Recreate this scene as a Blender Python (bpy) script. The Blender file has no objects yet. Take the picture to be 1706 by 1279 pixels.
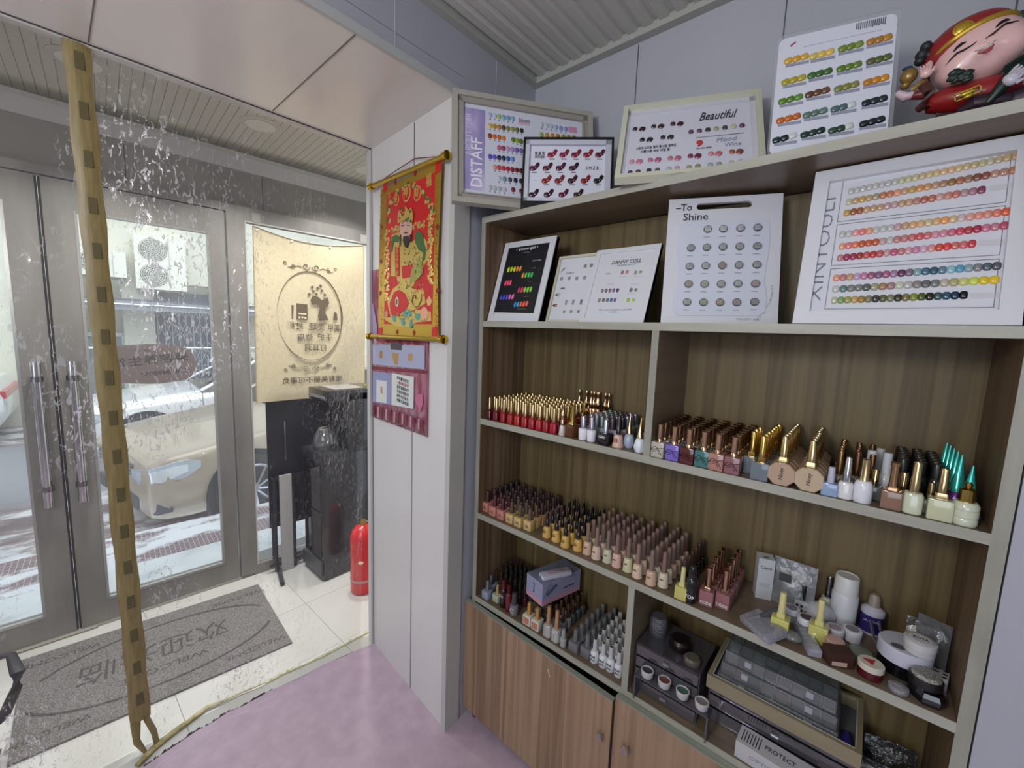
import bpy, bmesh, math, random
from mathutils import Vector, Matrix, Euler, noise
random.seed(7)
C = bpy.context.scene.collection
SC = bpy.context.scene
PI = math.pi
R = math.radians
# ------------------------------------------------------------------ camera, world, lights, exposure
FPX = 690.0; YAW, PITCH, ROLL = R(-40.85), R(-6.85), R(2.08)
CAM = Vector((0, 0, 1.5))
fwd = Vector((math.sin(YAW)*math.cos(PITCH), math.cos(YAW)*math.cos(PITCH), math.sin(PITCH)))
rt = Vector((math.cos(YAW), -math.sin(YAW), 0)); upv = rt.cross(fwd)
r2 = math.cos(ROLL)*rt + math.sin(ROLL)*upv; u2 = -math.sin(ROLL)*rt + math.cos(ROLL)*upv
RM = Matrix((r2, u2, -fwd)).transposed()
cd = bpy.data.cameras.new('camera'); cam = bpy.data.objects.new('camera', cd); C.objects.link(cam)
cam.matrix_world = Matrix.Translation(CAM) @ RM.to_4x4()
cd.sensor_width = 36; cd.lens = FPX/1706*36; cd.clip_start = 0.02; cd.clip_end = 200
SC.camera = cam
SC.view_settings.view_transform = 'Standard'; SC.view_settings.look = 'None'
SC.view_settings.gamma = 1; SC.view_settings.exposure = 0.92
w = bpy.data.worlds.new('world'); SC.world = w; w.use_nodes = True
wn = w.node_tree.nodes; wl = w.node_tree.links
bg = wn['Background']; bg.inputs[0].default_value = (0.80, 0.88, 1.0, 1); bg.inputs[1].default_value = 0.86
def area(name, loc, rot, sx, sy, e, col=(1, 1, 1)):
    d = bpy.data.lights.new(name, 'AREA'); d.shape = 'RECTANGLE'; d.size = sx; d.size_y = sy; d.energy = e; d.color = col
    o = bpy.data.objects.new(name, d); C.objects.link(o); o.location = loc; o.rotation_euler = rot; return o
pd = bpy.data.lights.new('unseen_room_light', 'POINT'); pd.energy = 20; pd.shadow_soft_size = .16; pd.color = (1.0, .97, .94)
po = bpy.data.objects.new('unseen_room_light', pd); C.objects.link(po); po.location = (-0.40, -0.70, 1.92)  # unseen point light without a fixture, moved to lift soffit and jamb
area('rear_fill', (0.7, -2.38, 1.55), (R(90), 0, 0), 2.2, 1.3, 9, (0.78, 0.87, 1.0))  # added cool fill in front of the rear wall, no window known there
for x, y in ((-2.206, .736), (-2.19, .19), (-2.30, 1.30)):
    l_ = area('vestibule_fill', (x, y, 2.388), (0, 0, 0), .11, .11, 4.6, (1.0, .985, .95)); l_.data.shape = 'DISK'; l_.data.spread = R(125)  # fill light added at the ceiling fixtures, which look unlit
sd = bpy.data.lights.new('sun', 'SUN'); sd.energy = 1.0; sd.angle = R(50); sd.color = (1.0, .97, .92)
so = bpy.data.objects.new('sun', sd); C.objects.link(so); so.rotation_euler = (0, R(32), R(-10))

# ------------------------------------------------------------------ pixel helpers (points on real planes of the room)
def ray(px, py): return (RM @ Vector(((px-853)/FPX, -(py-639.5)/FPX, -1))).normalized()
def hit(px, py, n, d):
    v = ray(px, py); n = Vector(n); return CAM + v*((d-n.dot(CAM))/n.dot(v))
def fl(px, py, z=0.0): return hit(px, py, (0, 0, 1), z)
def hy(px, py, y): return hit(px, py, (0, 1, 0), y)
def hx(px, py, x): return hit(px, py, (1, 0, 0), x)
def mpp(P): return -(RM.transposed() @ (Vector(P)-CAM)).z/FPX     # metres per pixel at a point

# ------------------------------------------------------------------ materials
MC = {}
def srgb(c):
    if isinstance(c, str):
        c = [int(c[i:i+2], 16)/255 for i in (0, 2, 4)]
    return tuple((x/12.92 if x <= .04045 else ((x+.055)/1.055)**2.4) for x in c)
def mat(c, rough=.5, metal=0., trans=0., alpha=1., emit=0., spec=.5, coat=0., name=None):
    k = (c if isinstance(c, str) else tuple(round(x, 3) for x in c), rough, metal, trans, alpha, emit, spec, coat)
    if k in MC: return MC[k]
    m = bpy.data.materials.new(name or 'mat_%s' % (c if isinstance(c, str) else len(MC))); m.use_nodes = True
    b = m.node_tree.nodes['Principled BSDF']; col = srgb(c)
    b.inputs['Base Color'].default_value = (*col, 1); b.inputs['Roughness'].default_value = rough
    b.inputs['Metallic'].default_value = metal; b.inputs['Transmission Weight'].default_value = trans
    b.inputs['Alpha'].default_value = alpha; b.inputs['Specular IOR Level'].default_value = spec
    b.inputs['Coat Weight'].default_value = coat
    if emit: b.inputs['Emission Color'].default_value = (*col, 1); b.inputs['Emission Strength'].default_value = emit
    MC[k] = m; return m
def nmat(name):
    m = bpy.data.materials.new(name); m.use_nodes = True; nt = m.node_tree
    return m, nt, nt.nodes, nt.links, nt.nodes['Principled BSDF']
def ramp(ns, stops):
    r = ns.new('ShaderNodeValToRGB'); e = r.color_ramp.elements
    while len(e) < len(stops): e.new(0.5)
    for x, (p, c) in zip(e, stops):
        x.position = p; x.color = (*srgb(c), 1)
    return r
def wood(name, stops, scale=(60, 60, 1.2), rough=.45, det=6, stripe=8):
    scale = tuple(v*.62 for v in scale)
    m, nt, ns, ls, b = nmat(name)
    tc = ns.new('ShaderNodeTexCoord'); mp = ns.new('ShaderNodeMapping'); mp.inputs['Scale'].default_value = scale
    n1 = ns.new('ShaderNodeTexNoise'); n1.inputs['Scale'].default_value = 1; n1.inputs['Detail'].default_value = det
    mp2 = ns.new('ShaderNodeMapping'); mp2.inputs['Scale'].default_value = tuple(s/stripe for s in scale)
    n2 = ns.new('ShaderNodeTexNoise'); n2.inputs['Scale'].default_value = 1; n2.inputs['Detail'].default_value = 3
    mx = ns.new('ShaderNodeMath'); mx.operation = 'ADD'
    a = ns.new('ShaderNodeMath'); a.operation = 'MULTIPLY'; a.inputs[1].default_value = .36
    a2 = ns.new('ShaderNodeMath'); a2.operation = 'MULTIPLY'; a2.inputs[1].default_value = .64
    ls.new(tc.outputs['Object'], mp.inputs[0]); ls.new(tc.outputs['Object'], mp2.inputs[0])
    ls.new(mp.outputs[0], n1.inputs[0]); ls.new(mp2.outputs[0], n2.inputs[0])
    ls.new(n1.outputs[0], a.inputs[0]); ls.new(n2.outputs[0], a2.inputs[0])
    ls.new(a.outputs[0], mx.inputs[0]); ls.new(a2.outputs[0], mx.inputs[1])
    r = ramp(ns, stops); ls.new(mx.outputs[0], r.inputs[0]); ls.new(r.outputs[0], b.inputs['Base Color'])
    b.inputs['Roughness'].default_value = rough
    bp = ns.new('ShaderNodeBump'); bp.inputs['Strength'].default_value = .08; bp.inputs['Distance'].default_value = .002
    ls.new(n1.outputs[0], bp.inputs['Height']); ls.new(bp.outputs[0], b.inputs['Normal'])
    return m
def noisy(name, stops, scale=20, rough=.5, bump=0., det=5, vec=None, metal=0., dist=.002, coat=0.):
    m, nt, ns, ls, b = nmat(name)
    tc = ns.new('ShaderNodeTexCoord'); mp = ns.new('ShaderNodeMapping'); mp.inputs['Scale'].default_value = vec or (1, 1, 1)
    n1 = ns.new('ShaderNodeTexNoise'); n1.inputs['Scale'].default_value = scale; n1.inputs['Detail'].default_value = det
    ls.new(tc.outputs['Object'], mp.inputs[0]); ls.new(mp.outputs[0], n1.inputs[0])
    r = ramp(ns, stops); ls.new(n1.outputs[0], r.inputs[0]); ls.new(r.outputs[0], b.inputs['Base Color'])
    b.inputs['Roughness'].default_value = rough; b.inputs['Metallic'].default_value = metal; b.inputs['Coat Weight'].default_value = coat
    if bump:
        bp = ns.new('ShaderNodeBump'); bp.inputs['Strength'].default_value = bump; bp.inputs['Distance'].default_value = dist
        ls.new(n1.outputs[0], bp.inputs['Height']); ls.new(bp.outputs[0], b.inputs['Normal'])
    return m
def clear(name, tint=(1, 1, 1), refl=.12, rough=.05, haze=0., hazecol=(.8, .8, .85), bump=0., bscale=40, patch=False):
    """thin clear plastic or glass: lets light through, keeps a sheen"""
    m = bpy.data.materials.new(name); m.use_nodes = True; nt = m.node_tree; ns = nt.nodes; ls = nt.links
    ns.remove(ns['Principled BSDF']); out = ns['Material Output']
    t = ns.new('ShaderNodeBsdfTransparent'); t.inputs[0].default_value = (*tint, 1)
    g = ns.new('ShaderNodeBsdfGlossy'); g.inputs['Roughness'].default_value = rough
    lw = ns.new('ShaderNodeLayerWeight'); lw.inputs[0].default_value = .25
    mu = ns.new('ShaderNodeMath'); mu.operation = 'MULTIPLY_ADD'; mu.inputs[1].default_value = .6; mu.inputs[2].default_value = refl; mu.use_clamp = True
    ls.new(lw.outputs['Fresnel'], mu.inputs[0])
    mx = ns.new('ShaderNodeMixShader'); ls.new(mu.outputs[0], mx.inputs[0]); ls.new(t.outputs[0], mx.inputs[1]); ls.new(g.outputs[0], mx.inputs[2])
    last = mx
    if bump:
        tc = ns.new('ShaderNodeTexCoord'); n = ns.new('ShaderNodeTexNoise'); n.inputs['Scale'].default_value = bscale; n.inputs['Detail'].default_value = 6
        mp = ns.new('ShaderNodeMapping'); mp.inputs['Scale'].default_value = (1, 1.6, .8); mp.inputs['Rotation'].default_value = (.5, 0, 0)
        ls.new(tc.outputs['Object'], mp.inputs[0]); ls.new(mp.outputs[0], n.inputs[0])
        bp = ns.new('ShaderNodeBump'); bp.inputs['Distance'].default_value = .01; bp.inputs['Strength'].default_value = bump
        ls.new(n.outputs[0], bp.inputs['Height']); ls.new(bp.outputs[0], g.inputs['Normal']); ls.new(bp.outputs[0], lw.inputs['Normal'])
        if patch:
            # creased clusters: sharp little folds that mirror the room
            n4 = ns.new('ShaderNodeTexNoise'); n4.inputs['Scale'].default_value = 85; n4.inputs['Detail'].default_value = 4; n4.inputs['Distortion'].default_value = 1.2
            mp4 = ns.new('ShaderNodeMapping'); mp4.inputs['Scale'].default_value = (1, 1.0, .45); mp4.inputs['Rotation'].default_value = (.6, 0, 0)
            ls.new(tc.outputs['Object'], mp4.inputs[0]); ls.new(mp4.outputs[0], n4.inputs[0])
            r4 = ns.new('ShaderNodeValToRGB'); r4.color_ramp.elements[0].position = .57; r4.color_ramp.elements[1].position = .61
            ls.new(n4.outputs[0], r4.inputs[0])
            n3 = ns.new('ShaderNodeTexNoise'); n3.inputs['Scale'].default_value = 1.9; n3.inputs['Detail'].default_value = 3
            ls.new(mp.outputs[0], n3.inputs[0])
            rr = ns.new('ShaderNodeValToRGB'); rr.color_ramp.elements[0].position = .48; rr.color_ramp.elements[1].position = .62
            ls.new(n3.outputs[0], rr.inputs[0]); ls.new(rr.outputs[0], bp.inputs['Strength'])
            sp_ = ns.new('ShaderNodeSeparateXYZ'); ls.new(tc.outputs['Object'], sp_.inputs[0]); mr_ = ns.new('ShaderNodeMapRange'); ls.new(sp_.outputs[1], mr_.inputs[0])
            mr_.inputs['From Min'].default_value = .40; mr_.inputs['From Max'].default_value = .62; mr_.inputs['To Min'].default_value = 1; mr_.inputs['To Max'].default_value = .12
            mq = ns.new('ShaderNodeMath'); mq.operation = 'MULTIPLY'; ls.new(rr.outputs[0], mq.inputs[0]); ls.new(mr_.outputs[0], mq.inputs[1])
            ml = ns.new('ShaderNodeMath'); ml.operation = 'MULTIPLY'; ls.new(mq.outputs[0], ml.inputs[0]); ls.new(r4.outputs[0], ml.inputs[1])
            ml2 = ns.new('ShaderNodeMath'); ml2.operation = 'MULTIPLY_ADD'; ml2.inputs[1].default_value = .85; ml2.use_clamp = True
            ls.new(ml.outputs[0], ml2.inputs[0]); ls.new(mu.outputs[0], ml2.inputs[2]); ls.new(ml2.outputs[0], mx.inputs[0])
    cm = ml if (bump and patch) else None
    if haze:
        d = ns.new('ShaderNodeBsdfDiffuse'); d.inputs[0].default_value = (*hazecol, 1)
        m2 = ns.new('ShaderNodeMixShader'); m2.inputs[0].default_value = haze
        if cm:
            d.inputs[0].default_value = (.93, .93, .97, 1); hz = ns.new('ShaderNodeMath'); hz.operation = 'MULTIPLY_ADD'; hz.inputs[1].default_value = .6; hz.inputs[2].default_value = haze*.7; hz.use_clamp = True
            ls.new(cm.outputs[0], hz.inputs[0]); ls.new(hz.outputs[0], m2.inputs[0])
        ls.new(last.outputs[0], m2.inputs[1]); ls.new(d.outputs[0], m2.inputs[2]); last = m2
    ls.new(last.outputs[0], out.inputs[0]); return m

# ------------------------------------------------------------------ mesh tools
class MB:
    def __init__(s): s.v = []; s.f = []; s.m = []; s.cur = 0; s.T = Matrix()
    def at(s, T): s.T = T; return s
    def add(s, vs, fs):
        o = len(s.v); s.v += [tuple(s.T @ Vector(p)) for p in vs]; s.f += [tuple(o+i for i in f) for f in fs]; s.m += [s.cur]*len(fs); return s
    def box(s, x0, x1, y0, y1, z0, z1):
        return s.add([(x, y, z) for z in (z0, z1) for y in (y0, y1) for x in (x0, x1)],
                     [(0, 2, 3, 1), (4, 5, 7, 6), (0, 1, 5, 4), (2, 6, 7, 3), (0, 4, 6, 2), (1, 3, 7, 5)])
    def bbox(s, x0, x1, y0, y1, z0, z1, r=.004, n=2):
        """box with rounded vertical edges and softened top"""
        cx, cy, hx_, hy_ = (x0+x1)/2, (y0+y1)/2, (x1-x0)/2, (y1-y0)/2
        r = min(r, hx_*.9, hy_*.9, (z1-z0)*.45)
        def ring(ins, z):
            out = []
            for qx, qy, a0 in ((1, 1, 0), (-1, 1, 90), (-1, -1, 180), (1, -1, 270)):
                for i in range(n+1):
                    a = R(a0+90*i/n); rr = r-ins*.0
                    out.append((cx+qx*(hx_-r)+(rr-ins)*math.cos(a), cy+qy*(hy_-r)+(rr-ins)*math.sin(a), z))
            return out
        e = r*.6
        rs = [ring(e, z0), ring(e*.3, z0+e*.3), ring(0, z0+e), ring(0, z1-e), ring(e*.3, z1-e*.3), ring(e, z1)]
        return s.stack(rs)
    def stack(s, rs, caps=True):
        k = len(rs[0]); vs = [p for r in rs for p in r]; fs = []
        for i in range(len(rs)-1):
            for j in range(k): fs.append((i*k+j, i*k+(j+1) % k, (i+1)*k+(j+1) % k, (i+1)*k+j))
        if caps: fs.append(tuple(range(k))[::-1]); fs.append(tuple((len(rs)-1)*k+j for j in range(k)))
        return s.add(vs, fs)
    def loft(s, rings, n=16, p=2., cx=0, cy=0, caps=True):
        """rings: (rx, ry, z[, p])"""
        rs = []
        for q in rings:
            rx, ry, z = q[:3]; pp = q[3] if len(q) > 3 else p; out = []
            for i in range(n):
                a = 2*PI*(i+.5)/n; c, d = math.cos(a), math.sin(a)
                out.append((cx+rx*math.copysign(abs(c)**(2/pp), c), cy+ry*math.copysign(abs(d)**(2/pp), d), z))
            rs.append(out)
        return s.stack(rs, caps)
    def ell(s, c, r, n=14, m=9, T=None):
        vs = []; fs = []; T = T or Matrix()
        for i in range(m+1):
            t = PI*i/m
            for j in range(n):
                a = 2*PI*j/n; vs.append(tuple(Vector(c)+T @ Vector((r[0]*math.sin(t)*math.cos(a), r[1]*math.sin(t)*math.sin(a), r[2]*math.cos(t)))))
        for i in range(m):
            for j in range(n): fs.append((i*n+j, (i+1)*n+j, (i+1)*n+(j+1) % n, i*n+(j+1) % n))
        return s.add(vs, fs)
    def tube(s, pts, r, n=8, flat=None):
        pts = [Vector(p) for p in pts]; rs = []
        for i, p in enumerate(pts):
            d = (pts[min(i+1, len(pts)-1)]-pts[max(i-1, 0)]).normalized()
            a = d.cross(Vector((0, 0, 1)));
            if a.length < .1: a = d.cross(Vector((0, 1, 0)))
            a.normalize(); b = d.cross(a); rr = r[i] if isinstance(r, (list, tuple)) else r; rb = rr if flat is None else rr*flat
            rs.append([tuple(p+a*rr*math.cos(2*PI*k/n)+b*rb*math.sin(2*PI*k/n)) for k in range(n)])
        return s.stack(rs)
    def prism(s, poly, y0, y1):
        """polygon in x,z extruded along y"""
        k = len(poly); vs = [(x, y0, z) for x, z in poly]+[(x, y1, z) for x, z in poly]
        fs = [tuple(range(k)), tuple(range(2*k-1, k-1, -1))]+[(i, k+i, k+(i+1) % k, (i+1) % k) for i in range(k)]
        return s.add(vs, fs)
    def prismz(s, poly, z0, z1):
        k = len(poly); vs = [(x, y, z0) for x, y in poly]+[(x, y, z1) for x, y in poly]
        fs = [tuple(range(k))[::-1], tuple(range(k, 2*k))]+[(i, (i+1) % k, k+(i+1) % k, k+i) for i in range(k)]
        return s.add(vs, fs)
    def mesh(s, name, m, smooth=False):
        me = bpy.data.meshes.new(name); me.from_pydata(s.v, [], s.f)
        ms = m if isinstance(m, (list, tuple)) else [m]
        for x in ms: me.materials.append(x)
        if len(ms) > 1: me.polygons.foreach_set('material_index', s.m)
        bm = bmesh.new(); bm.from_mesh(me); bmesh.ops.recalc_face_normals(bm, faces=bm.faces); bm.to_mesh(me); bm.free()
        if smooth:
            me.polygons.foreach_set('use_smooth', [True]*len(me.polygons))
            try: me.set_sharp_from_angle(angle=R(smooth if smooth is not True else 40))
            except Exception: pass
        me.update(); return me
    def obj(s, name, m, parent=None, smooth=False, **kw):
        return put(s.mesh(name, m, smooth), name, parent, **kw)
def put(me, name, parent=None, loc=None, rot=None, scale=None, m=None, label=None):
    o = bpy.data.objects.new(name, me); C.objects.link(o)
    if parent is not None: o.parent = parent
    if loc is not None: o.location = loc
    if rot is not None: o.rotation_euler = rot
    if scale is not None: o.scale = scale
    if m is not None:
        o.material_slots[0].link = 'OBJECT'; o.material_slots[0].material = m
    if label: o['label'] = label
    return o
def tag(o, label, cat, group=None, kind=None):
    if label: o['label'] = label
    if cat: o['category'] = cat
    if group: o['group'] = group
    if kind: o['kind'] = kind
    return o
def thing(name, label, cat, loc=(0, 0, 0), rot=(0, 0, 0), group=None):
    o = bpy.data.objects.new(name, None); C.objects.link(o); o.empty_display_size = .02
    o.location = loc; o.rotation_euler = rot; return tag(o, label, cat, group)
def struct(o): o['kind'] = 'structure'; return o
TX = {}
def textmesh(s, size, m, width=None, mirror=False, flip=False, bold=0., shear=0.):
    """lettering standing in the local x,z plane, reading from -y, centred"""
    k = (s, size, m.name, width, mirror, flip, bold, shear)
    if k in TX: return TX[k]
    cu = bpy.data.curves.new('lettering', 'FONT'); cu.body = s; cu.size = size; cu.align_x = 'CENTER'; cu.align_y = 'CENTER'
    cu.extrude = .0003; cu.offset = bold; cu.resolution_u = 2; cu.shear = shear
    o = bpy.data.objects.new('lettering', cu); C.objects.link(o)
    dg = bpy.context.evaluated_depsgraph_get(); me = bpy.data.meshes.new_from_object(o.evaluated_get(dg))
    bpy.data.objects.remove(o); bpy.data.curves.remove(cu)
    xs = [v.co.x for v in me.vertices] or [0, 1]; w0 = max(xs)-min(xs) or 1
    sx = (width/w0 if width else 1)*(-1 if mirror else 1)
    me.transform(Matrix(((sx, 0, 0, 0), (0, 0, -1, 0), (0, -1 if flip else 1, 0, 0), (0, 0, 0, 1))))
    if mirror or flip: me.flip_normals()
    me.materials.clear(); me.materials.append(m); TX[k] = me; return me
def text(s, x, z, size, m, parent, width=None, y=-.0006, ry=0., rx=0, **kw):
    return put(textmesh(s, size, m, width, **kw), 'lettering', parent, loc=(x, y, z), rot=(rx, ry, 0))
# ------------------------------------------------------------------ shared materials
panel_blue = wood('panel_blue', [(.2, 'a0a2ab'), (.5, 'a9abb4'), (.8, 'b2b4bc')], (9, 9, 1.6), .38, 4, 3)
panel_white = wood('panel_white', [(.2, 'cbc9c8'), (.5, 'd3d1d0'), (.8, 'dad8d7')], (9, 9, 1.2), .3, 4, 3)
soffit_m = wood('soffit_panel', [(.2, 'd0ccc6'), (.5, 'dad6d0'), (.8, 'e2ded8')], (3, 14, 9), .16, 4, 3)
trim_m = mat('b9b8b4', .35); trim_dark = mat('3c3b3a', .6)
alu = noisy('door_metal', [(.2, '72706b'), (.5, '83807b'), (.8, '918e88')], 9, .45, .05, 6, (1, 1, .25), .35)
rub = mat('161616', .6); chrome = mat('d8d8d8', .08, 1.)
gold = mat('d9b23c', .25, 1.); gold_p = mat('e0bb55', .35, .6)
glass = clear('pane_glass', (.97, .985, .98), .03, .02, .05, (.85, .9, .95))
white = mat('e8e9ee', .35)
# ------------------------------------------------------------------ the setting: main room
def wbox(name, x0, x1, y0, y1, z0, z1, m): return struct(MB().box(x0, x1, y0, y1, z0, z1).obj(name, m))
wbox('wall_back', -1.2, 2.4, 1.315, 1.40, 0, 2.5, panel_blue)
wbox('wall_right', .203, 2.4, 1.03, 1.315, 0, 2.5, panel_blue)
b = MB().box(-1.15, -.5, -2.55, -2.45, 0, 2.5).box(1.9, 2.4, -2.55, -2.45, 0, 2.5).box(-.5, 1.9, -2.55, -2.45, 0, .85).box(-.5, 1.9, -2.55, -2.45, 2.25, 2.5); struct(b.obj('wall_rear', panel_blue))  # unseen rear wall, its opening added for cool light and reflections
wbox('wall_east', 2.4, 2.5, -2.55, 1.4, 0, 2.5, panel_blue); wbox('wall_west', -2.9, -1.15, -2.0, -1.9, 0, 2.45, panel_white); wbox('wall_side', -1.15, -1.075, -2.5, -1.9, 0, 2.45, panel_blue)
def zup(px, py, x): return hx(px, py, x)
b = MB().box(-1.15, -1.072, .95, 1.315, 0, 2.452).box(-1.15, -1.072, -1.9, .95, 2.302, 2.452).box(-1.076, -1.072, -1.9, .95, 2.2435, 2.303); struct(b.obj('wall_left', panel_blue))
# jamb wall that carries the scroll
JL = Vector((-1.664, .978)); JR = Vector((-1.078, .925))
b = MB().prismz([(JL.x, JL.y), (JR.x, JR.y), (-1.078, 1.6), (-1.664, 1.6)], 0, 2.244); struct(b.obj('wall_jamb', panel_white))
jd = (JR-JL).normalized(); jn = Vector((jd.y, -jd.x)); JA = math.atan2(jd.y, jd.x)
def jhit(px, py, off=0.): return hit(px, py, (jn.x, jn.y, 0), jn.dot(JL)+off)
def jx(P): return (Vector((P.x, P.y))-JL).dot(jd)
jamb = bpy.data.objects.new('jf', None)
JM = Matrix.Translation((JL.x, JL.y, 0)) @ Matrix.Rotation(JA, 4, 'Z')       # local x along the jamb, -y into the room
s1_ = jx(jhit(687, 700))
b = MB().at(JM).box(s1_-.0015, s1_+.0015, -.0012, .004, 0, 2.24); struct(b.obj('trim_1', trim_dark))
b = MB().at(JM).box(-.03, -.002, -.012, .02, 0, 2.24); struct(b.obj('trim_2', mat('c9c9c7', .3)))
b = MB().at(JM).box(-.002, .002, -.0015, .01, 0, 2.24); struct(b.obj('trim_3', mat('5a5a60', .5)))
b = MB().box(-1.090, -1.066, .918, .957, 0, 2.243).box(-1.0725, -1.066, .957, .985, 0, 2.244); struct(b.obj('trim_4', trim_m))
b = MB().box(-1.072, -1.064, -1.9, .93, 2.238, 2.262); struct(b.obj('trim_5', mat('b4b6b6', .35)))
b = MB();
for y in (1.10, .70, .30, -.1): b.box(-1.0725, -1.071, y-.0015, y+.0015, 2.26 if y < .95 else 0, 2.42)
struct(b.obj('trim_6', mat('b7bcc8', .4)))
b = MB()
for x in (-.66, -.26, .14): b.box(x-.0015, x+.0015, 1.3138, 1.316, 1.9, 2.42)
struct(b.obj('trim_7', mat('55585f', .5)))
# grooved room ceiling with its edge trim
b = MB(); b.box(-1.15, 2.4, -2.6, 1.4, 2.452, 2.50)
x = -1.04
while x < 1.6:
    b.prism([(x, 2.453), (x+.008, 2.441), (x+.034, 2.441), (x+.042, 2.453)], -2.6, 1.29) ; x += .05
def turn(b): return b
struct(b.obj('ceiling', mat('bdbdb6', .5)))
b = MB().prismz([(-1.072, -1.9), (-1.045, -1.9), (-1.045, 1.285), (2.4, 1.285), (2.4, 1.315), (-1.072, 1.315)], 2.425, 2.45); struct(b.obj('trim_8', mat('a9aaa4', .5)))
# soffit over the passage
V5 = R(4.5); VA = Vector((-2.783, -.193, 0))
VM = Matrix.Translation(VA) @ Matrix.Rotation(-V5, 4, 'Z')       # local x: out of the door wall into the shop, local y: along the door wall
vn = Vector((math.cos(V5), -math.sin(V5), 0)); vv = Vector((math.sin(V5), math.cos(V5), 0))
def vhit(px, py, u):
    P = hit(px, py, vn, vn.dot(VA)+u); return Vector((u, (P-VA).dot(vv), P.z))
def sx_(y): return -1.708+.0464*y
b = MB().prismz([(sx_(-1.9), -1.9), (-1.0765, -1.9), (-1.0765, .97), (sx_(.985), .985)], 2.244, 2.30); struct(b.obj('ceiling_passage', soffit_m))
b = MB()
for y in (.6, .15, -.3, -.75): b.prismz([(sx_(y)+.01, y-.0015), (-1.08, y-.012), (-1.08, y-.009), (sx_(y)+.01, y+.0015)], 2.2425, 2.246)
struct(b.obj('trim_9', mat('6a6762', .5)))
b = MB().prismz([(sx_(-1.9)-.03, -1.9), (sx_(-1.9)-.004, -1.9), (sx_(.975)-.004, .975), (sx_(.975)-.03, .975)], 2.236, 2.41); struct(b.obj('trim_10', mat('bab6b0', .3)))
b = MB().prismz([(sx_(-1.9)-.004, -1.9), (sx_(-1.9), -1.9), (sx_(.975), .975), (sx_(.975)-.004, .975)], 2.2415, 2.30); struct(b.obj('trim_11', trim_dark))
# vestibule shell
m, nt, ns, ls, bs = nmat('vestibule_ceiling')
tc = ns.new('ShaderNodeTexCoord'); sep = ns.new('ShaderNodeSeparateXYZ'); ls.new(tc.outputs['Object'], sep.inputs[0])
nz = ns.new('ShaderNodeTexNoise'); nz.inputs['Scale'].default_value = 5; ls.new(tc.outputs['Object'], nz.inputs[0])
# yellowed leak stain at the far right corner of the ceiling: a mark on the panel itself
vm = ns.new('ShaderNodeVectorMath'); vm.operation = 'DISTANCE'; vm.inputs[1].default_value = (.93, 1.12, 2.4); ls.new(tc.outputs['Object'], vm.inputs[0])
ad = ns.new('ShaderNodeMath'); ad.operation = 'MULTIPLY_ADD'; ad.inputs[1].default_value = -.25; ls.new(nz.outputs[0], ad.inputs[0]); ls.new(vm.outputs['Value'], ad.inputs[2])
rp = ramp(ns, [(0, 'b98a3c'), (.06, 'c9a864'), (.17, 'c0bcb0')]); ls.new(ad.outputs[0], rp.inputs[0])
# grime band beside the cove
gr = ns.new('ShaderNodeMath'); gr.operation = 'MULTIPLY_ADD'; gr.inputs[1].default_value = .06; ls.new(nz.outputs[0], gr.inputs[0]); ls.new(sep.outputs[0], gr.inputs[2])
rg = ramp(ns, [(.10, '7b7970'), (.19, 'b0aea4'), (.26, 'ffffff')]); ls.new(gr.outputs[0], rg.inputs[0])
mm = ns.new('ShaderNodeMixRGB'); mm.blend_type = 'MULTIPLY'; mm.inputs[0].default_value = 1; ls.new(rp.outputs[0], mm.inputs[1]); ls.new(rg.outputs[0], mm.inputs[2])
ls.new(mm.outputs[0], bs.inputs['Base Color']); bs.inputs['Roughness'].default_value = .35
vceil = m
b = MB(); b.box(-.2, 1.06, -1.9, 2.2, 2.402, 2.45)
y = -1.9
while y < 2.1:
    b.box(.02, 1.05, y+.001, y+.032, 2.3985, 2.403); y += .033
o = b.obj('ceiling_vestibule', vceil); o.matrix_world = VM; struct(o)
o = MB().box(0, .0, 0, 0, 0, 0)
b = MB().stack([[(0, y, 2.325), (.022, y, 2.325), (.035, y, 2.345), (.06, y, 2.385), (.085, y, 2.40), (0, y, 2.40)] for y in (-1.9, 2.1)]); o = b.obj('trim_12', mat('a3a39e', .4)); o.matrix_world = VM; struct(o)
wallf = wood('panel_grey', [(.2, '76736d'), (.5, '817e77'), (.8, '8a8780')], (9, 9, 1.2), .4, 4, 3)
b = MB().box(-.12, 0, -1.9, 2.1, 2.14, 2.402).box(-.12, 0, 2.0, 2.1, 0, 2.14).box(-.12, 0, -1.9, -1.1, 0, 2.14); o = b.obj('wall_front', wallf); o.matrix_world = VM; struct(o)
b = MB().box(-.12, 1.0, 2.1, 2.2, 0, 2.402); o = b.obj('wall_vestibule', panel_white); o.matrix_world = VM; struct(o)
b = MB()
for y in (-.02, .53, 1.1): b.box(-.001, .0012, y-.0015, y+.0015, 2.14, 2.33)
o = b.obj('trim_13', trim_dark); o.matrix_world = VM; struct(o)
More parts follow.
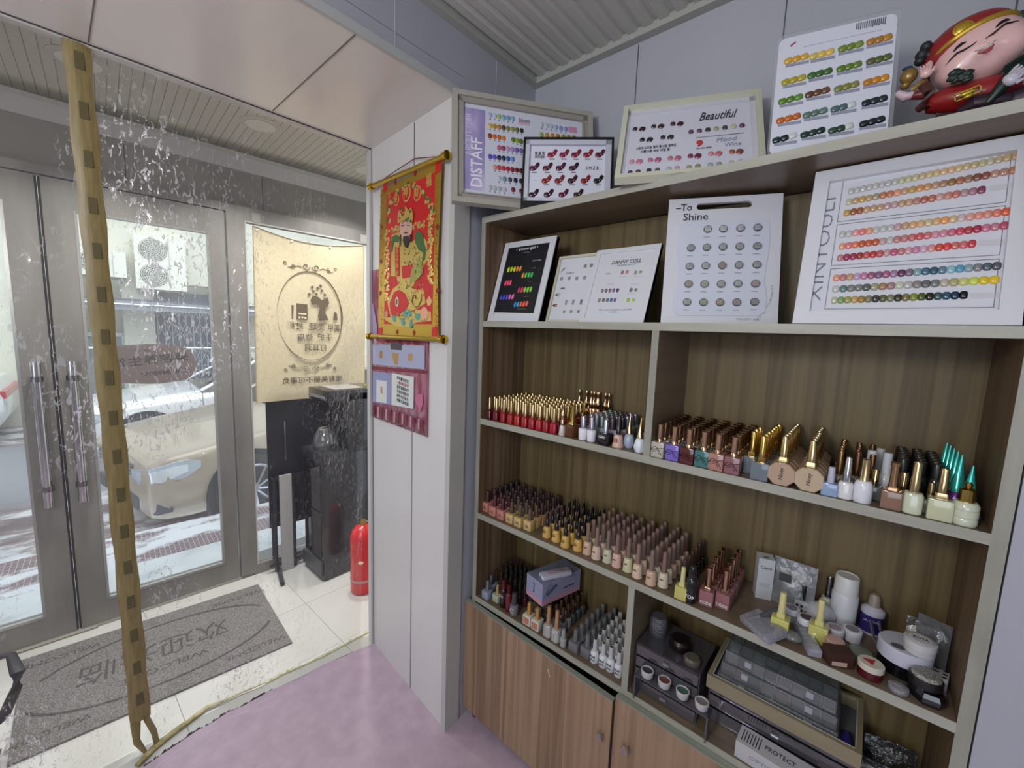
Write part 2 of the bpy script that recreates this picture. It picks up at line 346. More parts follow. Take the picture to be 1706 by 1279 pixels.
# floors
m, nt, ns, ls, bs = nmat('floor_tile')
tc = ns.new('ShaderNodeTexCoord'); nz = ns.new('ShaderNodeTexNoise'); nz.inputs['Scale'].default_value = 3; ls.new(tc.outputs['Object'], nz.inputs[0])
rp = ramp(ns, [(.3, 'c2c2bd'), (.7, 'cccbc6')]); ls.new(nz.outputs[0], rp.inputs[0]); ls.new(rp.outputs[0], bs.inputs['Base Color']); bs.inputs['Roughness'].default_value = .14
tile = m
b = MB(); b.cur = 1; b.box(-2.95, 1.6, -2.6, 2.0, -.03, -.0008); b.cur = 0
for i in range(-1, 4):
    for j in range(-5, 3):
        x0 = -2.79-.6+.6*i+.0012; y0 = .88+.6*j+.0012
        if x0 < -2.84: x0 = max(x0, -2.84)
        x1 = -2.79+.6*i-.0012
        if x1 <= x0+.01 or x0 > -1.45: continue
        b.box(x0, x1, y0, y0+.6-.0024, -.01, 0)
struct(b.obj('floor_tiles', [tile, mat('8b8984', .7)]))
# pink vinyl sheet with its torn edge
pink = noisy('pink_vinyl', [(.25, 'b39eb0'), (.5, 'bba6b7'), (.75, 'c3aebf')], 16, .26, .12, 8, None, 0, .003)
edge_px = [(621, 1075), (600, 1082), (575, 1093), (540, 1108), (510, 1125), (480, 1139), (455, 1150), (430, 1163), (405, 1178), (380, 1187), (355, 1205), (330, 1218), (305, 1234), (290, 1243), (265, 1262), (240, 1279)]
edge = [fl(*p) for p in edge_px]
poly = [(p.x+random.uniform(-.004, .004), p.y) for p in edge]
poly = [(-1.66, 1.3)]+[(-1.66, .985)]+poly+[(poly[-1][0]+.02, -.1), (poly[-1][0]+.03, -2.5), (2.4, -2.5), (2.4, 1.32), (-1.0, 1.32)]
b = MB().prismz([(x, y) for x, y in poly], .0005, .003)
sheet = b.obj('floor', pink); struct(sheet)
b = MB()
for i in range(len(edge)-1):
    a_, c_ = edge[i], edge[i+1]
    for k in range(6):
        p = a_.lerp(c_, k/6); q = a_.lerp(c_, (k+1)/6); d = random.uniform(.004, .016) if i > 5 else .003
        b.prismz([(p.x-d, p.y), (q.x-d*random.uniform(.6, 1), q.y), (q.x+.003, q.y), (p.x+.003, p.y)], .0004, .0028)
struct(b.obj('trim_14', mat('37302e', .9)))
b = MB();
for off in (.030, .036): b.tube([(edge[i].x+off, edge[i].y, .0032) for i in range(6, len(edge))], .0012 if off == .036 else .0006, 5)
struct(b.obj('trim_15', mat('d3c2d0', .4)))

# ------------------------------------------------------------------ doors and window (local u,v,z frame)
def venv(o): o.matrix_world = VM; return o
def leaf(name, v0, v1, g0, g1, hv, lab, u0=-.02, u1=.025):
    d = thing(name, None, None); venv(d); struct(d)
    b = MB().box(u0, u1, v0, g0, .015, 2.095).box(u0, u1, g1, v1, .015, 2.095).box(u0, u1, g0, g1, .015, .132).box(u0, u1, g0, g1, 1.968, 2.095)
    b.obj('door_frame', alu, d)
    b = MB().box(u1-.012, u1+.002, g0-.006, g0+.004, .128, 1.972).box(u1-.012, u1+.002, g1-.004, g1+.006, .128, 1.972).box(u1-.012, u1+.002, g0, g1, .124, .136).box(u1-.012, u1+.002, g0, g1, 1.964, 1.974)
    b.obj('glazing_bead', mat('a9aba8', .3, .6), d)
    MB().box(-.003, .003, g0, g1, .13, 1.97).obj('pane', glass, d)
    b = MB().box(u1-.002, u1+.001, (v1 if hv > v0+.2 else v0)-.004, (v1 if hv > v0+.2 else v0)+.004, .02, 2.09); b.obj('rubber_seal', rub, d)
    for side in ((1, -1) if hv < .25 else (1, -1)):
        uu = u1+.045 if side == 1 else u0-.045
        h = MB(); h.tube([(uu, hv, .66), (uu, hv, 1.31)], .0165, 14)
        h.obj('handle', chrome, d, smooth=True)
        for z in (1.235, .745):
            k = MB(); k.tube([(u1 if side == 1 else u0, hv, z), (uu+.012*side, hv, z)], .012, 10).tube([(uu, hv, z-.012), (uu, hv, z+.012)], .021, 14)
            k.obj('handle_mount', mat('8d8d8b', .2, 1.), d, smooth=True)
    return d
leaf('door_1', -.42, .243, -.30, .142, .195, '')
leaf('door_2', .252, .905, .355, .83, .302, '')
d = thing('window_1', None, None); venv(d); struct(d)
MB().box(-.03, .03, .915, 1.0, 0, 2.12).box(-.03, .03, 1.0, 2.0, 2.062, 2.12).box(-.03, .03, 1.0, 2.0, .0, .062).box(-.03, .03, 1.9, 2.0, .062, 2.062).obj('window_frame', alu, d)
MB().box(.03, .034, .998, 1.9, 2.058, 2.066).box(.03, .034, .998, 1.004, .062, 2.062).obj('glazing_bead', mat('c3c3bd', .3, .5), d)
MB().box(-.003, .003, 1.0, 1.9, .062, 2.062).obj('pane', glass, d)
d = thing('window_2', None, None); venv(d); struct(d)
MB().box(-.03, .03, -.50, -.425, 0, 2.12).box(-.03, .03, -1.1, -1.05, 0, 2.12).box(-.03, .03, -1.05, -.5, 2.06, 2.12).box(-.03, .03, -1.05, -.5, 0, .06).obj('window_frame', alu, d)
MB().box(-.003, .003, -1.05, -.5, .06, 2.06).obj('pane', glass, d)
o = MB().box(-.03, .03, -.425, .915, 2.10, 2.14).box(-.03, .03, .915, 2.0, 2.12, 2.14).box(-.03, .03, -1.1, -.425, 2.12, 2.14).obj('trim_16', alu); venv(o); struct(o)
o = MB().box(.026, .03, -.42, .99, .001, .012).tube([(.034, -.7, .008), (.034, .3, .008), (.034, .31, .008)], .006, 6).obj('trim_17', mat('9c968a', .6)); venv(o); struct(o)
# small wall hooks and clips on the frame
for v, z in ((1.055, 2.085), (1.675, 2.085)):
    o = MB().box(.03, .036, v-.02, v+.02, z-.022, z+.03).obj('adhesive_hook', mat('98958c', .4)); venv(o)
    tag(o, 'square grey adhesive hook on window frame at '+('left' if v < 1.3 else 'right')+' corner of cloth banner', 'hook')

# round ceiling lights in the vestibule
for i, (px, py, lab) in enumerate(((434, 208, 'round white recessed ceiling light in middle of vestibule ceiling'), (131, 101, 'round white recessed ceiling light partly behind the yellow tape'), (611, 284, 'round white recessed ceiling light cut off by the jamb edge'))):
    P = fl(px, py, 2.398); t = thing('ceiling_light', lab, 'light', P)
    MB().loft([(.062, .062, -.003), (.082, .082, -.001), (.083, .083, .003)], 28).obj('light_ring', mat('bdbab2', .4), t, True)
    MB().loft([(.06, .06, -.005), (.06, .06, .0)], 28).obj('diffuser', mat('d6d3c6', .3), t, True)
    b = MB()
    for k in range(9):
        a = R(100+k*17); b.box(.086*math.cos(a)-.006, .086*math.cos(a)+.006, .086*math.sin(a)-.004, .086*math.sin(a)+.004, .001, .004)
    b.obj('cut_edge', trim_dark, t)

# ------------------------------------------------------------------ clear plastic door curtain with its yellow magnetic strip
film = clear('curtain_film', (.975, .975, .975), .015, .20, .035, (.8, .8, .86), .2, 30, True)
def curt(y, t, wob=1):     # t 0 bottom .. 1 top
    xb = -1.815+.055*y; xt = sx_(y)-.012
    x = xb+(xt-xb)*t**.9
    return (x+wob*(.008*math.sin(9*y+3*t)+.005*math.sin(23*y-7*t))*(1-abs(2*t-1)**3), y, .006+t*2.232)
def curtain(y0, y1, label):
    n = 40; m_ = 40; b = MB(); vs = []
    for i in range(n+1):
        for j in range(m_+1): vs.append(curt(y0+(y1-y0)*i/n, j/m_))
    b.add(vs, [(i*(m_+1)+j, (i+1)*(m_+1)+j, (i+1)*(m_+1)+j+1, i*(m_+1)+j+1) for i in range(n) for j in range(m_)])
    return tag(b.obj('curtain_panel', film, smooth=True), label, 'door curtain', 'clear door curtain halves')
TY = lambda t: .158-.03*t
curtain(-1.35, TY(.5)-.005, 'clear plastic door curtain sheet left of the yellow strip')
curtain(TY(.5)+.005, .962, 'clear plastic door curtain sheet right of the yellow strip')
tapem = noisy('yellow_strip', [(.2, '766840'), (.5, '897a50'), (.8, '998b5e')], 14, .4, .25, 6, (1, 8, 1))
st = thing('magnetic_strip', 'yellowed magnetic closing strip hanging down middle of clear curtain', 'curtain strip', (0, 0, 0))
b = MB(); rs = []
for k in range(46):
    t = .05+.95*k/45; y = TY(t); x, _, z = curt(y, t); wv = .027+.002*math.sin(k*1.3)
    rs.append([(x+.006, y-wv, z), (x+.012, y-wv*.5, z), (x+.0125, y, z), (x+.011, y+wv*.5, z), (x+.006, y+wv, z), (x+.004, y, z)])
b.stack(rs); b.obj('strip_band', tapem, st, True)
for k in range(17):
    t = .09+.89*k/16; y = TY(t)+.002; x, _, z = curt(y, t)
    MB().bbox(x+.0118, x+.0142, y-.0095, y+.0095, z-.022, z+.022, .002).obj('magnet', mat('5d5536', .5), st)
tb = curt(TY(.05), .05)
P0 = Vector((tb[0]+.008, tb[1]-.014, tb[2])); G = fl(243, 1258); G2 = fl(262, 1244)
b = MB().tube([P0, P0.lerp(G, .5)+Vector((.004, -.01, 0)), (G.x, G.y, .012)], [.014, .011, .008], 8, .4)
b.tube([P0+Vector((0, .028, 0)), P0.lerp(G2, .5)+Vector((0, .02, 0)), (G2.x, G2.y, .012)], [.014, .012, .009], 8, .4)
b.obj('split_end', tapem, st, True)
hem = noisy('hem', [(.3, '7c6f42'), (.6, 'b3a977')], 30, .4, .3)
pts = [fl(*p, .010) for p in ((228, 1275), (255, 1246), (285, 1222), (315, 1200), (345, 1178), (372, 1168), (405, 1152), (443, 1137))]
b = MB().tube(pts, [.010, .012, .011, .010, .009, .006, .004, .002], 8, .6)
tag(b.obj('rolled_hem', hem, smooth=True), 'rolled yellow brown hem of plastic curtain lying on white tiles', 'hem')
pts = [fl(*p, .004) for p in ((443, 1138), (475, 1121), (505, 1108), (540, 1092), (575, 1073), (614, 1052))]
b = MB().tube(pts, .0035, 6)
for k in range(26):
    t = random.random()*(len(pts)-1); i = int(t); p = pts[i].lerp(pts[min(i+1, len(pts)-1)], t-i); a = random.uniform(0, 6)
    b.tube([p, p+Vector((math.cos(a)*.008, math.sin(a)*.008, .006)), p+Vector((math.cos(a)*.018, math.sin(a)*.018, .002))], .0015, 5)
tag(b.obj('frayed_hem', mat('d5d3a6', .5), smooth=True), 'thin frayed pale yellow edge of clear curtain near white jamb', 'hem')

# ------------------------------------------------------------------ vestibule contents
mat_m = noisy('mat_loops', [(.35, '53514f'), (.5, '75726f'), (.62, '8d8a86')], 260, .95, .9, 3, None, 0, .004)
mt = thing('door_mat', 'long grey looped door mat with dark lettering on white tiles', 'door mat')
c4 = [fl(487, 1072), fl(430, 975), fl(37, 1102), fl(12, 1279)]
b = MB().prismz([(p.x, p.y) for p in (c4[0], c4[1], c4[2], c4[3])][::-1], .0005, .009); b.obj('mat_body', mat_m, mt)
ang = math.atan2((c4[1]-c4[2]).y, (c4[1]-c4[2]).x)
mc = sum(c4, Vector())/4
mlet = noisy('mat_letter', [(.35, '413f3d'), (.6, '5b5856')], 260, .95, .9, 3, None, 0, .004)
mf = thing('mat_print', None, None, (mc.x, mc.y, .0098), (0, 0, ang+PI)); mf.parent = mt
bpy.context.view_layer.update()
def mtext(s, x, y, size, wd=None): put(textmesh(s, size, mlet, wd), 'lettering', mf, loc=(x, y, -.0003), rot=(-PI/2, 0, 0))
mtext('欢迎光临', .02, -.03, .15, .52); mtext('WELCOME', .0, .115, .05, .3)
mtext('WELCOME', -.32, .235, .045, .24); mtext('WELCOME', .34, .235, .045, .24); mtext('WELCOME', -.32, -.235, .045, .24); mtext('WELCOME', .34, -.235, .045, .24)
pa = [(.42*math.cos(R(a)), .02+.2*math.sin(R(a)), 0) for a in range(15, 166, 6)]
MB().tube(pa, .006, 5, .2).obj('arc_line', mlet, mf)
pa = [(.42*math.cos(R(a)), -.02+.2*math.sin(R(a)), 0) for a in range(200, 341, 6)]
MB().tube(pa, .006, 5, .2).obj('arc_line', mlet, mf)

# fire extinguisher
P = fl(590, 988); ex = thing('fire_extinguisher', 'red fire extinguisher standing on white tiles beside black machine', 'fire extinguisher', (P.x, P.y+.055, 0))
redp = mat('c8242b', .22, 0, 0, 1, 0, .5, .3)
MB().loft([(.060, .060, 0), (.067, .067, .008), (.069, .069, .02), (.069, .069, .31), (.066, .066, .34), (.055, .055, .368), (.036, .036, .388), (.018, .018, .398)], 28).obj('cylinder', redp, ex, True)
MB().loft([(.0694, .0694, .075), (.0702, .0702, .078), (.0702, .0702, .086), (.0694, .0694, .089)], 28, caps=False).obj('ring', mat('b08b86', .4), ex, True)
MB().loft([(.016, .016, .395), (.017, .017, .41), (.012, .012, .43)], 14).obj('valve', mat('b9a14e', .3, 1.), ex, True)
MB().tube([(.0, 0, .432), (.04, .0, .437), (.085, .0, .43)], .006, 8, .6).tube([(.0, 0, .42), (-.05, .01, .405), (-.075, .015, .38)], .005, 8, .6).obj('handle_lever', mat('c9c9c7', .2, 1.), ex, True)
MB().box(-.025, .02, -.04, -.036, .355, .41).obj('tag', mat('d8b83e', .5), ex, rot=(-.25, .12, 0))
MB().tube([(-.02, .03, .41), (-.1, .02, .36), (-.095, .01, .2), (-.085, .0, .1)], .007, 8).obj('hose', rub, ex, True)
b = MB(); b.loft([(.014, .009, 0), (.014, .009, .001)], 14).obj('seal_label', mat('e8dfc0', .5), ex, rot=(PI/2, 0, R(52)), loc=(.0690*math.sin(R(52)), -.0692*math.cos(R(52)), .20))
# black tea bar machine
tb_ = thing('tea_bar_machine', 'tall black water and tea machine with glass kettle by the window', 'water dispenser', (-2.57, 1.035, 0), (0, 0, R(0)))
blk = mat('1c1d20', .18, 0, 0, 1, 0, .5, .4); blk2 = mat('2b2c30', .35)
MB().bbox(0, .26, 0, .40, 0, .76, .01).obj('cabinet', blk, tb_, True)
MB().box(0, .25, -.012, .0, .03, .12).obj('base_plate', mat('45474b', .4), tb_)
MB().box(.02, .24, -.004, .0, .14, .42).box(.02, .24, -.004, .0, .43, .72).obj('glass_front', mat('0c0d10', .05), tb_)
MB().bbox(0, .26, .16, .40, .76, 1.12, .01).obj('tower', blk, tb_, True)
MB().bbox(.0, .26, .04, .40, 1.07, 1.14, .01).obj('hood', blk, tb_, True)
MB().box(.03, .23, .0385, .04, 1.088, 1.105).obj('touch_display', mat('77787c', .4), tb_)
MB().box(.03, .23, .10, .28, 1.140, 1.143).obj('top_plate', mat('8f8d88', .4), tb_)
MB().box(0, .26, .0, .16, .76, .775).obj('kettle_tray', blk2, tb_)
kt = thing('glass_kettle', 'clear glass kettle with metal rim standing on black tea machine', 'kettle', (-2.44, 1.118, .776))
kg = clear('kettle_glass', (.8, .8, .8), .15, .03, .05)
MB().loft([(.055, .055, 0), (.068, .068, .02), (.066, .066, .07), (.045, .045, .12)], 24).obj('jug', kg, kt, True)
MB().loft([(.046, .046, .118), (.048, .048, .13), (.03, .03, .138)], 24).obj('lid', mat('c9c9c9', .15, 1.), kt, True)
MB().tube([(.05, 0, .12), (.10, 0, .10), (.10, 0, .04), (.065, 0, .02)], .008, 8).obj('kettle_handle', blk2, kt, True)
# black board in the window, rack and strips
o = thing('window_board', 'large black board standing in the window below the cloth banner', 'board'); venv(o)
MB().box(.006, .016, 1.075, 1.80, .26, 1.10).obj('board_panel', mat('1d1e24', .3), o)
MB().tube([(.026, 1.09, .064), (.026, 1.09, .36)], .01, 8).tube([(.026, 1.78, .064), (.026, 1.78, .36)], .01, 8).obj('board_leg', mat('26272c', .4), o)
MB().box(.016, .020, 1.17, 1.176, .68, .92).obj('slot_handle', mat('a8a8ac', .2, 1.), o)
o = thing('metal_rack', 'low black metal rack with upright posts on tiles by the window', 'rack'); venv(o)
bl = mat('22242b', .35)
for (u, v) in ((.075, 1.09), (.075, 1.195), (.075, 1.30)):
    MB().tube([(u, v, 0), (u, v, .60)], .010, 8).obj('post', bl, o, True)
MB().tube([(.075, 1.05, .05), (.075, 1.36, .05)], .01, 6).tube([(.075, 1.10, .02), (.26, 1.07, .014)], .012, 6).obj('foot_bar', bl, o)
MB().box(.068, .082, 1.08, 1.31, .585, .60).obj('cross_bar', bl, o)
o = MB().box(0, .012, -.033, .033, 0, .61).obj('grey_plank', mat('a6a3a2', .5)); o.matrix_world = VM @ Matrix.Translation((.092, 1.145, 0)); tag(o, 'narrow upright light grey plank leaning at black rack by window', 'plank')
# yellow pipe outside seen at the window edge
o = MB().tube([(-.5, 1.05, -.2), (-.5, 1.05, 1.0)], .018, 10).obj('yellow_post', mat('e6bf2a', .4), smooth=True); venv(o); tag(o, 'thin yellow post outside the window left of black board', 'post')
o = MB().tube([(-.25, 1.86, -.2), (-.25, 1.86, 2.2)], .03, 10).obj('yellow_pipe', mat('e8cf3a', .4), smooth=True); venv(o); tag(o, 'yellow pipe outside the window at right edge of cloth banner', 'pipe')

# cloth banner with mirrored print (seen from its back)
cloth = noisy('banner_cloth', [(.3, 'cdbf9e'), (.5, 'd6c8a8'), (.7, 'ddcfb2')], 60, .9, .1, 4)
nt = cloth.node_tree; tr = nt.nodes.new('ShaderNodeBsdfTranslucent'); tr.inputs[0].default_value = (*srgb('dcccaa'), 1)
ms_ = nt.nodes.new('ShaderNodeMixShader'); ms_.inputs[0].default_value = .42; nt.links.new(nt.nodes['Principled BSDF'].outputs[0], ms_.inputs[1]); nt.links.new(tr.outputs[0], ms_.inputs[2]); nt.links.new(ms_.outputs[0], nt.nodes['Material Output'].inputs[0])
BL0 = vhit(427, 671, .04); BR0 = vhit(607, 655, .04); TL0 = vhit(421, 376, .04); TR0 = vhit(605, 409, .04)
bn = thing('cloth_banner', 'beige cloth banner with mirrored oval beauty print hanging in window', 'banner')
def bp_(s, t):
    a_ = BL0.lerp(BR0, s); c_ = TL0.lerp(TR0, s); p = a_.lerp(c_, t)
    sag = .05*math.sin(PI*s)*(t**6)*(1-.25*s)
    return VM @ Vector((.04+.006*math.sin(7*s+2*t)*math.sin(PI*t)+.004*math.sin(15*s*(1-t)), p.y, p.z-sag))
b = MB(); n = 24; vs = []
for dd in (0,):
    for i in range(n+1):
        for j in range(n+1): vs.append(bp_(i/n, j/n)+vn*dd)
K1 = (n+1)**2; g = lambda i, j: i*(n+1)+j
fs = [(g(i, j), g(i+1, j), g(i+1, j+1), g(i, j+1)) for i in range(n) for j in range(n)]
b.add(vs, fs); b.obj('cloth', cloth, bn, True)
# hems
hm = mat('a89a7c', .9); b = MB()
for seg in ([(0, t/12) for t in range(13)], [(1, t/12) for t in range(13)], [(t/12, 1) for t in range(13)]):
    b.tube([bp_(*q)+vn*.001 for q in seg], .006, 6, .3)
b.obj('hem_band', hm, bn)
for s in (.03, .31, .66):
    p = bp_(s, .985)+vn*.006; MB().ell((0, 0, 0), (.006, .006, .006), 10, 6).obj('pin', mat('f0ede0', .3), bn, True, loc=p)
ink = mat('584c3c', .9)
# print frame: local x runs left to right as seen, z up
bo = bp_(.5, .5)+vn*.012
pf = thing('banner_print', None, None, bo, (0, 0, R(90)-V5)); pf.parent = bn
bpy.context.view_layer.update()
def bpx(px, py):
    q = vhit(px, py, .052); o_ = VM.inverted() @ bo; return (q.y-o_.y, q.z-o_.z)
def outl(pts, r=.003, name='print_line'): MB().tube([(x, 0, z) for x, z in pts], r, 5, .25).obj(name, ink, pf)
oc = bpx(519, 527); ow = (bpx(573, 527)[0]-bpx(465, 527)[0])/2; oh = (bpx(519, 453)[1]-bpx(519, 601)[1])/2
outl([(oc[0]+ow*math.cos(R(a)), oc[1]+oh*math.sin(R(a))) for a in range(0, 361, 8)], .0062, 'oval_line')
def spiral(cx, cz, r, dirn, a0, turns=1.4):
    return [(cx+dirn*r*(1-k/22)*math.cos(R(a0)+turns*2*PI*k/20), cz+r*(1-k/22)*math.sin(R(a0)+turns*2*PI*k/20)) for k in range(20)]
for (cx, cz, fl_) in ((519, 446, 1), (519, 611, -1)):
    c0 = bpx(cx, cz); h_ = .018
    for sd in (-1, 1):
        outl(spiral(c0[0]+sd*.028, c0[1]+fl_*.006, .022, sd, 180), .0038)
        outl([(c0[0]+sd*(.05+.02*k), c0[1]+fl_*(.008*math.sin(k*1.3)-.004)) for k in range(5)], .0034)
        outl(spiral(c0[0]+sd*.105, c0[1]-fl_*.006, .016, sd, 90), .0036)
        outl(spiral(c0[0]+sd*.145, c0[1]+fl_*.012, .012, sd, 200), .0034)
for s, px, py, sz, wd in (('纹绣', 492, 543, .05, None), ('美睫', 529, 545, .05, None), ('美甲', 557, 547, .05, .075), ('修眉', 509, 563, .046, None), ('手护', 542, 562, .046, None), ('打耳洞', 527, 580, .046, .13)):
    x, z = bpx(px, py); w_ = wd or sz*1.9; text(s, x, z, sz, ink, pf, w_, mirror=True, y=0, bold=.0004)
x, z = bpx(523, 633); text('唯有美丽不可辜负', x, z, .043, ink, pf, bpx(573, 633)[0]-bpx(474, 633)[0], mirror=True, y=0, bold=.0003)
def blob(pts, name='print_shape'): MB().prism([bpx(*p) for p in pts], -.0008, .0008).obj(name, ink, pf)
blob([(537, 500), (547, 495), (549, 505), (546, 511), (543, 512), (542, 520), (547, 530), (548, 533), (532, 534), (531, 525), (534, 512), (530, 507), (521, 507), (518, 500), (522, 492), (532, 495)], 'lady_silhouette')
for k, (px, py) in enumerate(((523, 485), (530, 480), (537, 484), (528, 490), (535, 476), (521, 478), (542, 491), (516, 490))):
    x, z = bpx(px, py); MB().loft([(.010, .010, -.0008), (.010, .010, .0008)], 5, 1.4).obj('flower', ink, pf, rot=(PI/2, 0, 0), loc=(x, 0, z))
for q in (((495, 505), (513, 507), (513, 533), (495, 532)), ((486, 508), (490, 508), (489, 531), (487, 531)), ((559, 519), (562, 522), (563, 533), (556, 533), (557, 522))): blob(q, 'cosmetic_icon')
lt = mat('cfc3a4', .9)
for q in (((498, 521), (511, 522), (511, 524), (498, 523)), ((498, 527), (501, 527), (501, 530), (498, 530)), ((503, 527), (506, 527), (506, 530), (503, 530)), ((508, 528), (511, 528), (511, 531), (508, 531))):
    MB().prism([bpx(*p) for p in q], -.0014, -.0009).obj('print_gap', lt, pf)

# brown oval sign on the door glass with reversed lettering
sg = thing('door_sticker', 'brown cloud-shaped sign with reversed lettering on right door glass', 'sign'); venv(sg)
sc = vhit(252, 606, -.01); pts = []
for k in range(48):
    a = 2*PI*k/48; rr = 1-.06*math.cos(4*a)+.02*math.cos(8*a); pts.append((sc.y+.19*rr*math.cos(a), sc.z+.105*rr*math.sin(a)))
b = MB().at(Matrix(((0, 1, 0, 0), (1, 0, 0, 0), (0, 0, 1, 0), (0, 0, 0, 1)))); b.prism(pts, -.012, -.0045); b.obj('sign_plate', mat('82675d', .7), sg)
sf = thing('sign_print', None, None, (-.003, sc.y, sc.z), (0, 0, R(90))); sf.parent = sg
dk = mat('2a1f1c', .7)
text('美容养生馆', .0, .018, .05, dk, sf, .30, y=0, ry=-.12, mirror=True); text('15848498051', .05, -.045, .03, dk, sf, .18, y=0, ry=-.1, mirror=True)
for k in range(3): MB().loft([(.011, .011, 0), (.011, .011, .0006)], 5, 1.3).obj('flower_mark', mat('66524a', .8), sf, loc=(-.05+.035*k, 0, .07), rot=(PI/2, 0, 0))
tag(sg, None, None)
# tote bag with black strap at the lower left
P = fl(6, 1272); bgm = mat('c9bdb2', .8)
tote = thing('tote_bag', 'pale fabric bag with curved black strap at lower left beside mat', 'bag', (P.x-.02, P.y-.07, 0))
MB().loft([(.07, .05, 0, 5), (.09, .06, .03, 5), (.10, .055, .2, 4), (.075, .03, .3, 3)], 20).obj('bag_body', bgm, tote, True)
Q = Vector((P.x-.02, P.y-.07, 0)); T1 = fl(3, 1200, .15)-Q; T2 = fl(25, 1150, .28)-Q; T3 = fl(30, 1120, .33)-Q; T4 = fl(18, 1090, .36)-Q; T5 = fl(-30, 1100, .36)-Q
MB().tube([T1+Vector((0, -.03, 0)), T1, T2, T3, T4, T5], [.03, .027, .022, .018, .014, .014], 10, .3).obj('strap', mat('1b1a20', .5), tote, True)
# scroll, poster on the jamb come next
# ------------------------------------------------------------------ outside: street, cars, house front
GZ = -.36
def out(o): o.matrix_world = VM; return o
m, nt, ns, ls, bs = nmat('snowy_street')
tc = ns.new('ShaderNodeTexCoord'); mp = ns.new('ShaderNodeMapping'); mp.inputs['Scale'].default_value = (1.5, .7, 1)
n1 = ns.new('ShaderNodeTexNoise'); n1.inputs['Scale'].default_value = 1.6; n1.inputs['Detail'].default_value = 10; n1.inputs['Roughness'].default_value = .7
ls.new(tc.outputs['Object'], mp.inputs[0]); ls.new(mp.outputs[0], n1.inputs[0])
rp = ramp(ns, [(.42, '74696a'), (.50, '958a87'), (.55, 'd3d5d8'), (.63, 'e9ebed')]); ls.new(n1.outputs[0], rp.inputs[0])
sep = ns.new('ShaderNodeSeparateXYZ'); ls.new(tc.outputs['Object'], sep.inputs[0])
rr = ramp(ns, [(.0, '000000'), (.2, 'ffffff')]); mr = ns.new('ShaderNodeMapRange'); mr.inputs['From Min'].default_value = -3.6; mr.inputs['From Max'].default_value = -3.2
ls.new(sep.outputs[0], mr.inputs[0])
mr2 = ns.new('ShaderNodeMapRange'); mr2.inputs['From Min'].default_value = -6.6; mr2.inputs['From Max'].default_value = -6.2; mr2.inputs['To Min'].default_value = 1; mr2.inputs['To Max'].default_value = 0
ls.new(sep.outputs[0], mr2.inputs[0]); mxm = ns.new('ShaderNodeMath'); mxm.operation = 'MAXIMUM'; ls.new(mr.outputs[0], mxm.inputs[0]); ls.new(mr2.outputs[0], mxm.inputs[1])
mx = ns.new('ShaderNodeMixRGB'); ls.new(mxm.outputs[0], mx.inputs[0]); mx.inputs[1].default_value = (*srgb('85888d'), 1); ls.new(rp.outputs[0], mx.inputs[2])
ls.new(mx.outputs[0], bs.inputs['Base Color']); bs.inputs['Roughness'].default_value = .7
o = MB().box(-24, -1.9, -14, 16, GZ-.1, GZ).obj('floor_street', m); out(o); struct(o)
m2 = noisy('snow_slab', [(.3, 'b5b8b4'), (.45, 'dfe4e3'), (.7, 'eff2f2')], 4, .7, .2, 6)
o = MB().box(-.66, -.03, -3, 3, GZ, -.04).obj('floor_step', [m2]); out(o); struct(o)
m3, nt, ns, ls, bs = nmat('snowy_pavers')
tc = ns.new('ShaderNodeTexCoord'); bk_ = ns.new('ShaderNodeTexBrick'); bk_.inputs['Scale'].default_value = 9; bk_.inputs['Color1'].default_value = (*srgb('8a6f6e'), 1); bk_.inputs['Color2'].default_value = (*srgb('77656a'), 1); bk_.inputs['Mortar'].default_value = (*srgb('c9c9cb'), 1); bk_.inputs['Mortar Size'].default_value = .012
n1 = ns.new('ShaderNodeTexNoise'); n1.inputs['Scale'].default_value = 2.6; n1.inputs['Detail'].default_value = 9; n1.inputs['Roughness'].default_value = .68
mp = ns.new('ShaderNodeMapping'); mp.inputs['Scale'].default_value = (1.6, .8, 1); ls.new(tc.outputs['Object'], mp.inputs[0]); ls.new(mp.outputs[0], n1.inputs[0]); ls.new(tc.outputs['Object'], bk_.inputs[0])
rr = ns.new('ShaderNodeValToRGB'); rr.color_ramp.elements[0].position = .48; rr.color_ramp.elements[1].position = .56; ls.new(n1.outputs[0], rr.inputs[0])
mx = ns.new('ShaderNodeMixRGB'); ls.new(rr.outputs[0], mx.inputs[0]); ls.new(bk_.outputs[0], mx.inputs[1]); mx.inputs[2].default_value = (*srgb('e3e6e8'), 1); ls.new(mx.outputs[0], bs.inputs['Base Color']); bs.inputs['Roughness'].default_value = .7
o = MB().box(-1.42, -.66, -3, 3, GZ, -.13).obj('floor_pavers', m3); out(o); struct(o)
brick = noisy('brick_band', [(.4, '8e6f6c'), (.6, 'a98d8a')], 12, .8, .1)
o = MB().box(-.80, -.67, -3, 3, -.13, -.126).obj('trim_18', brick); out(o); struct(o)
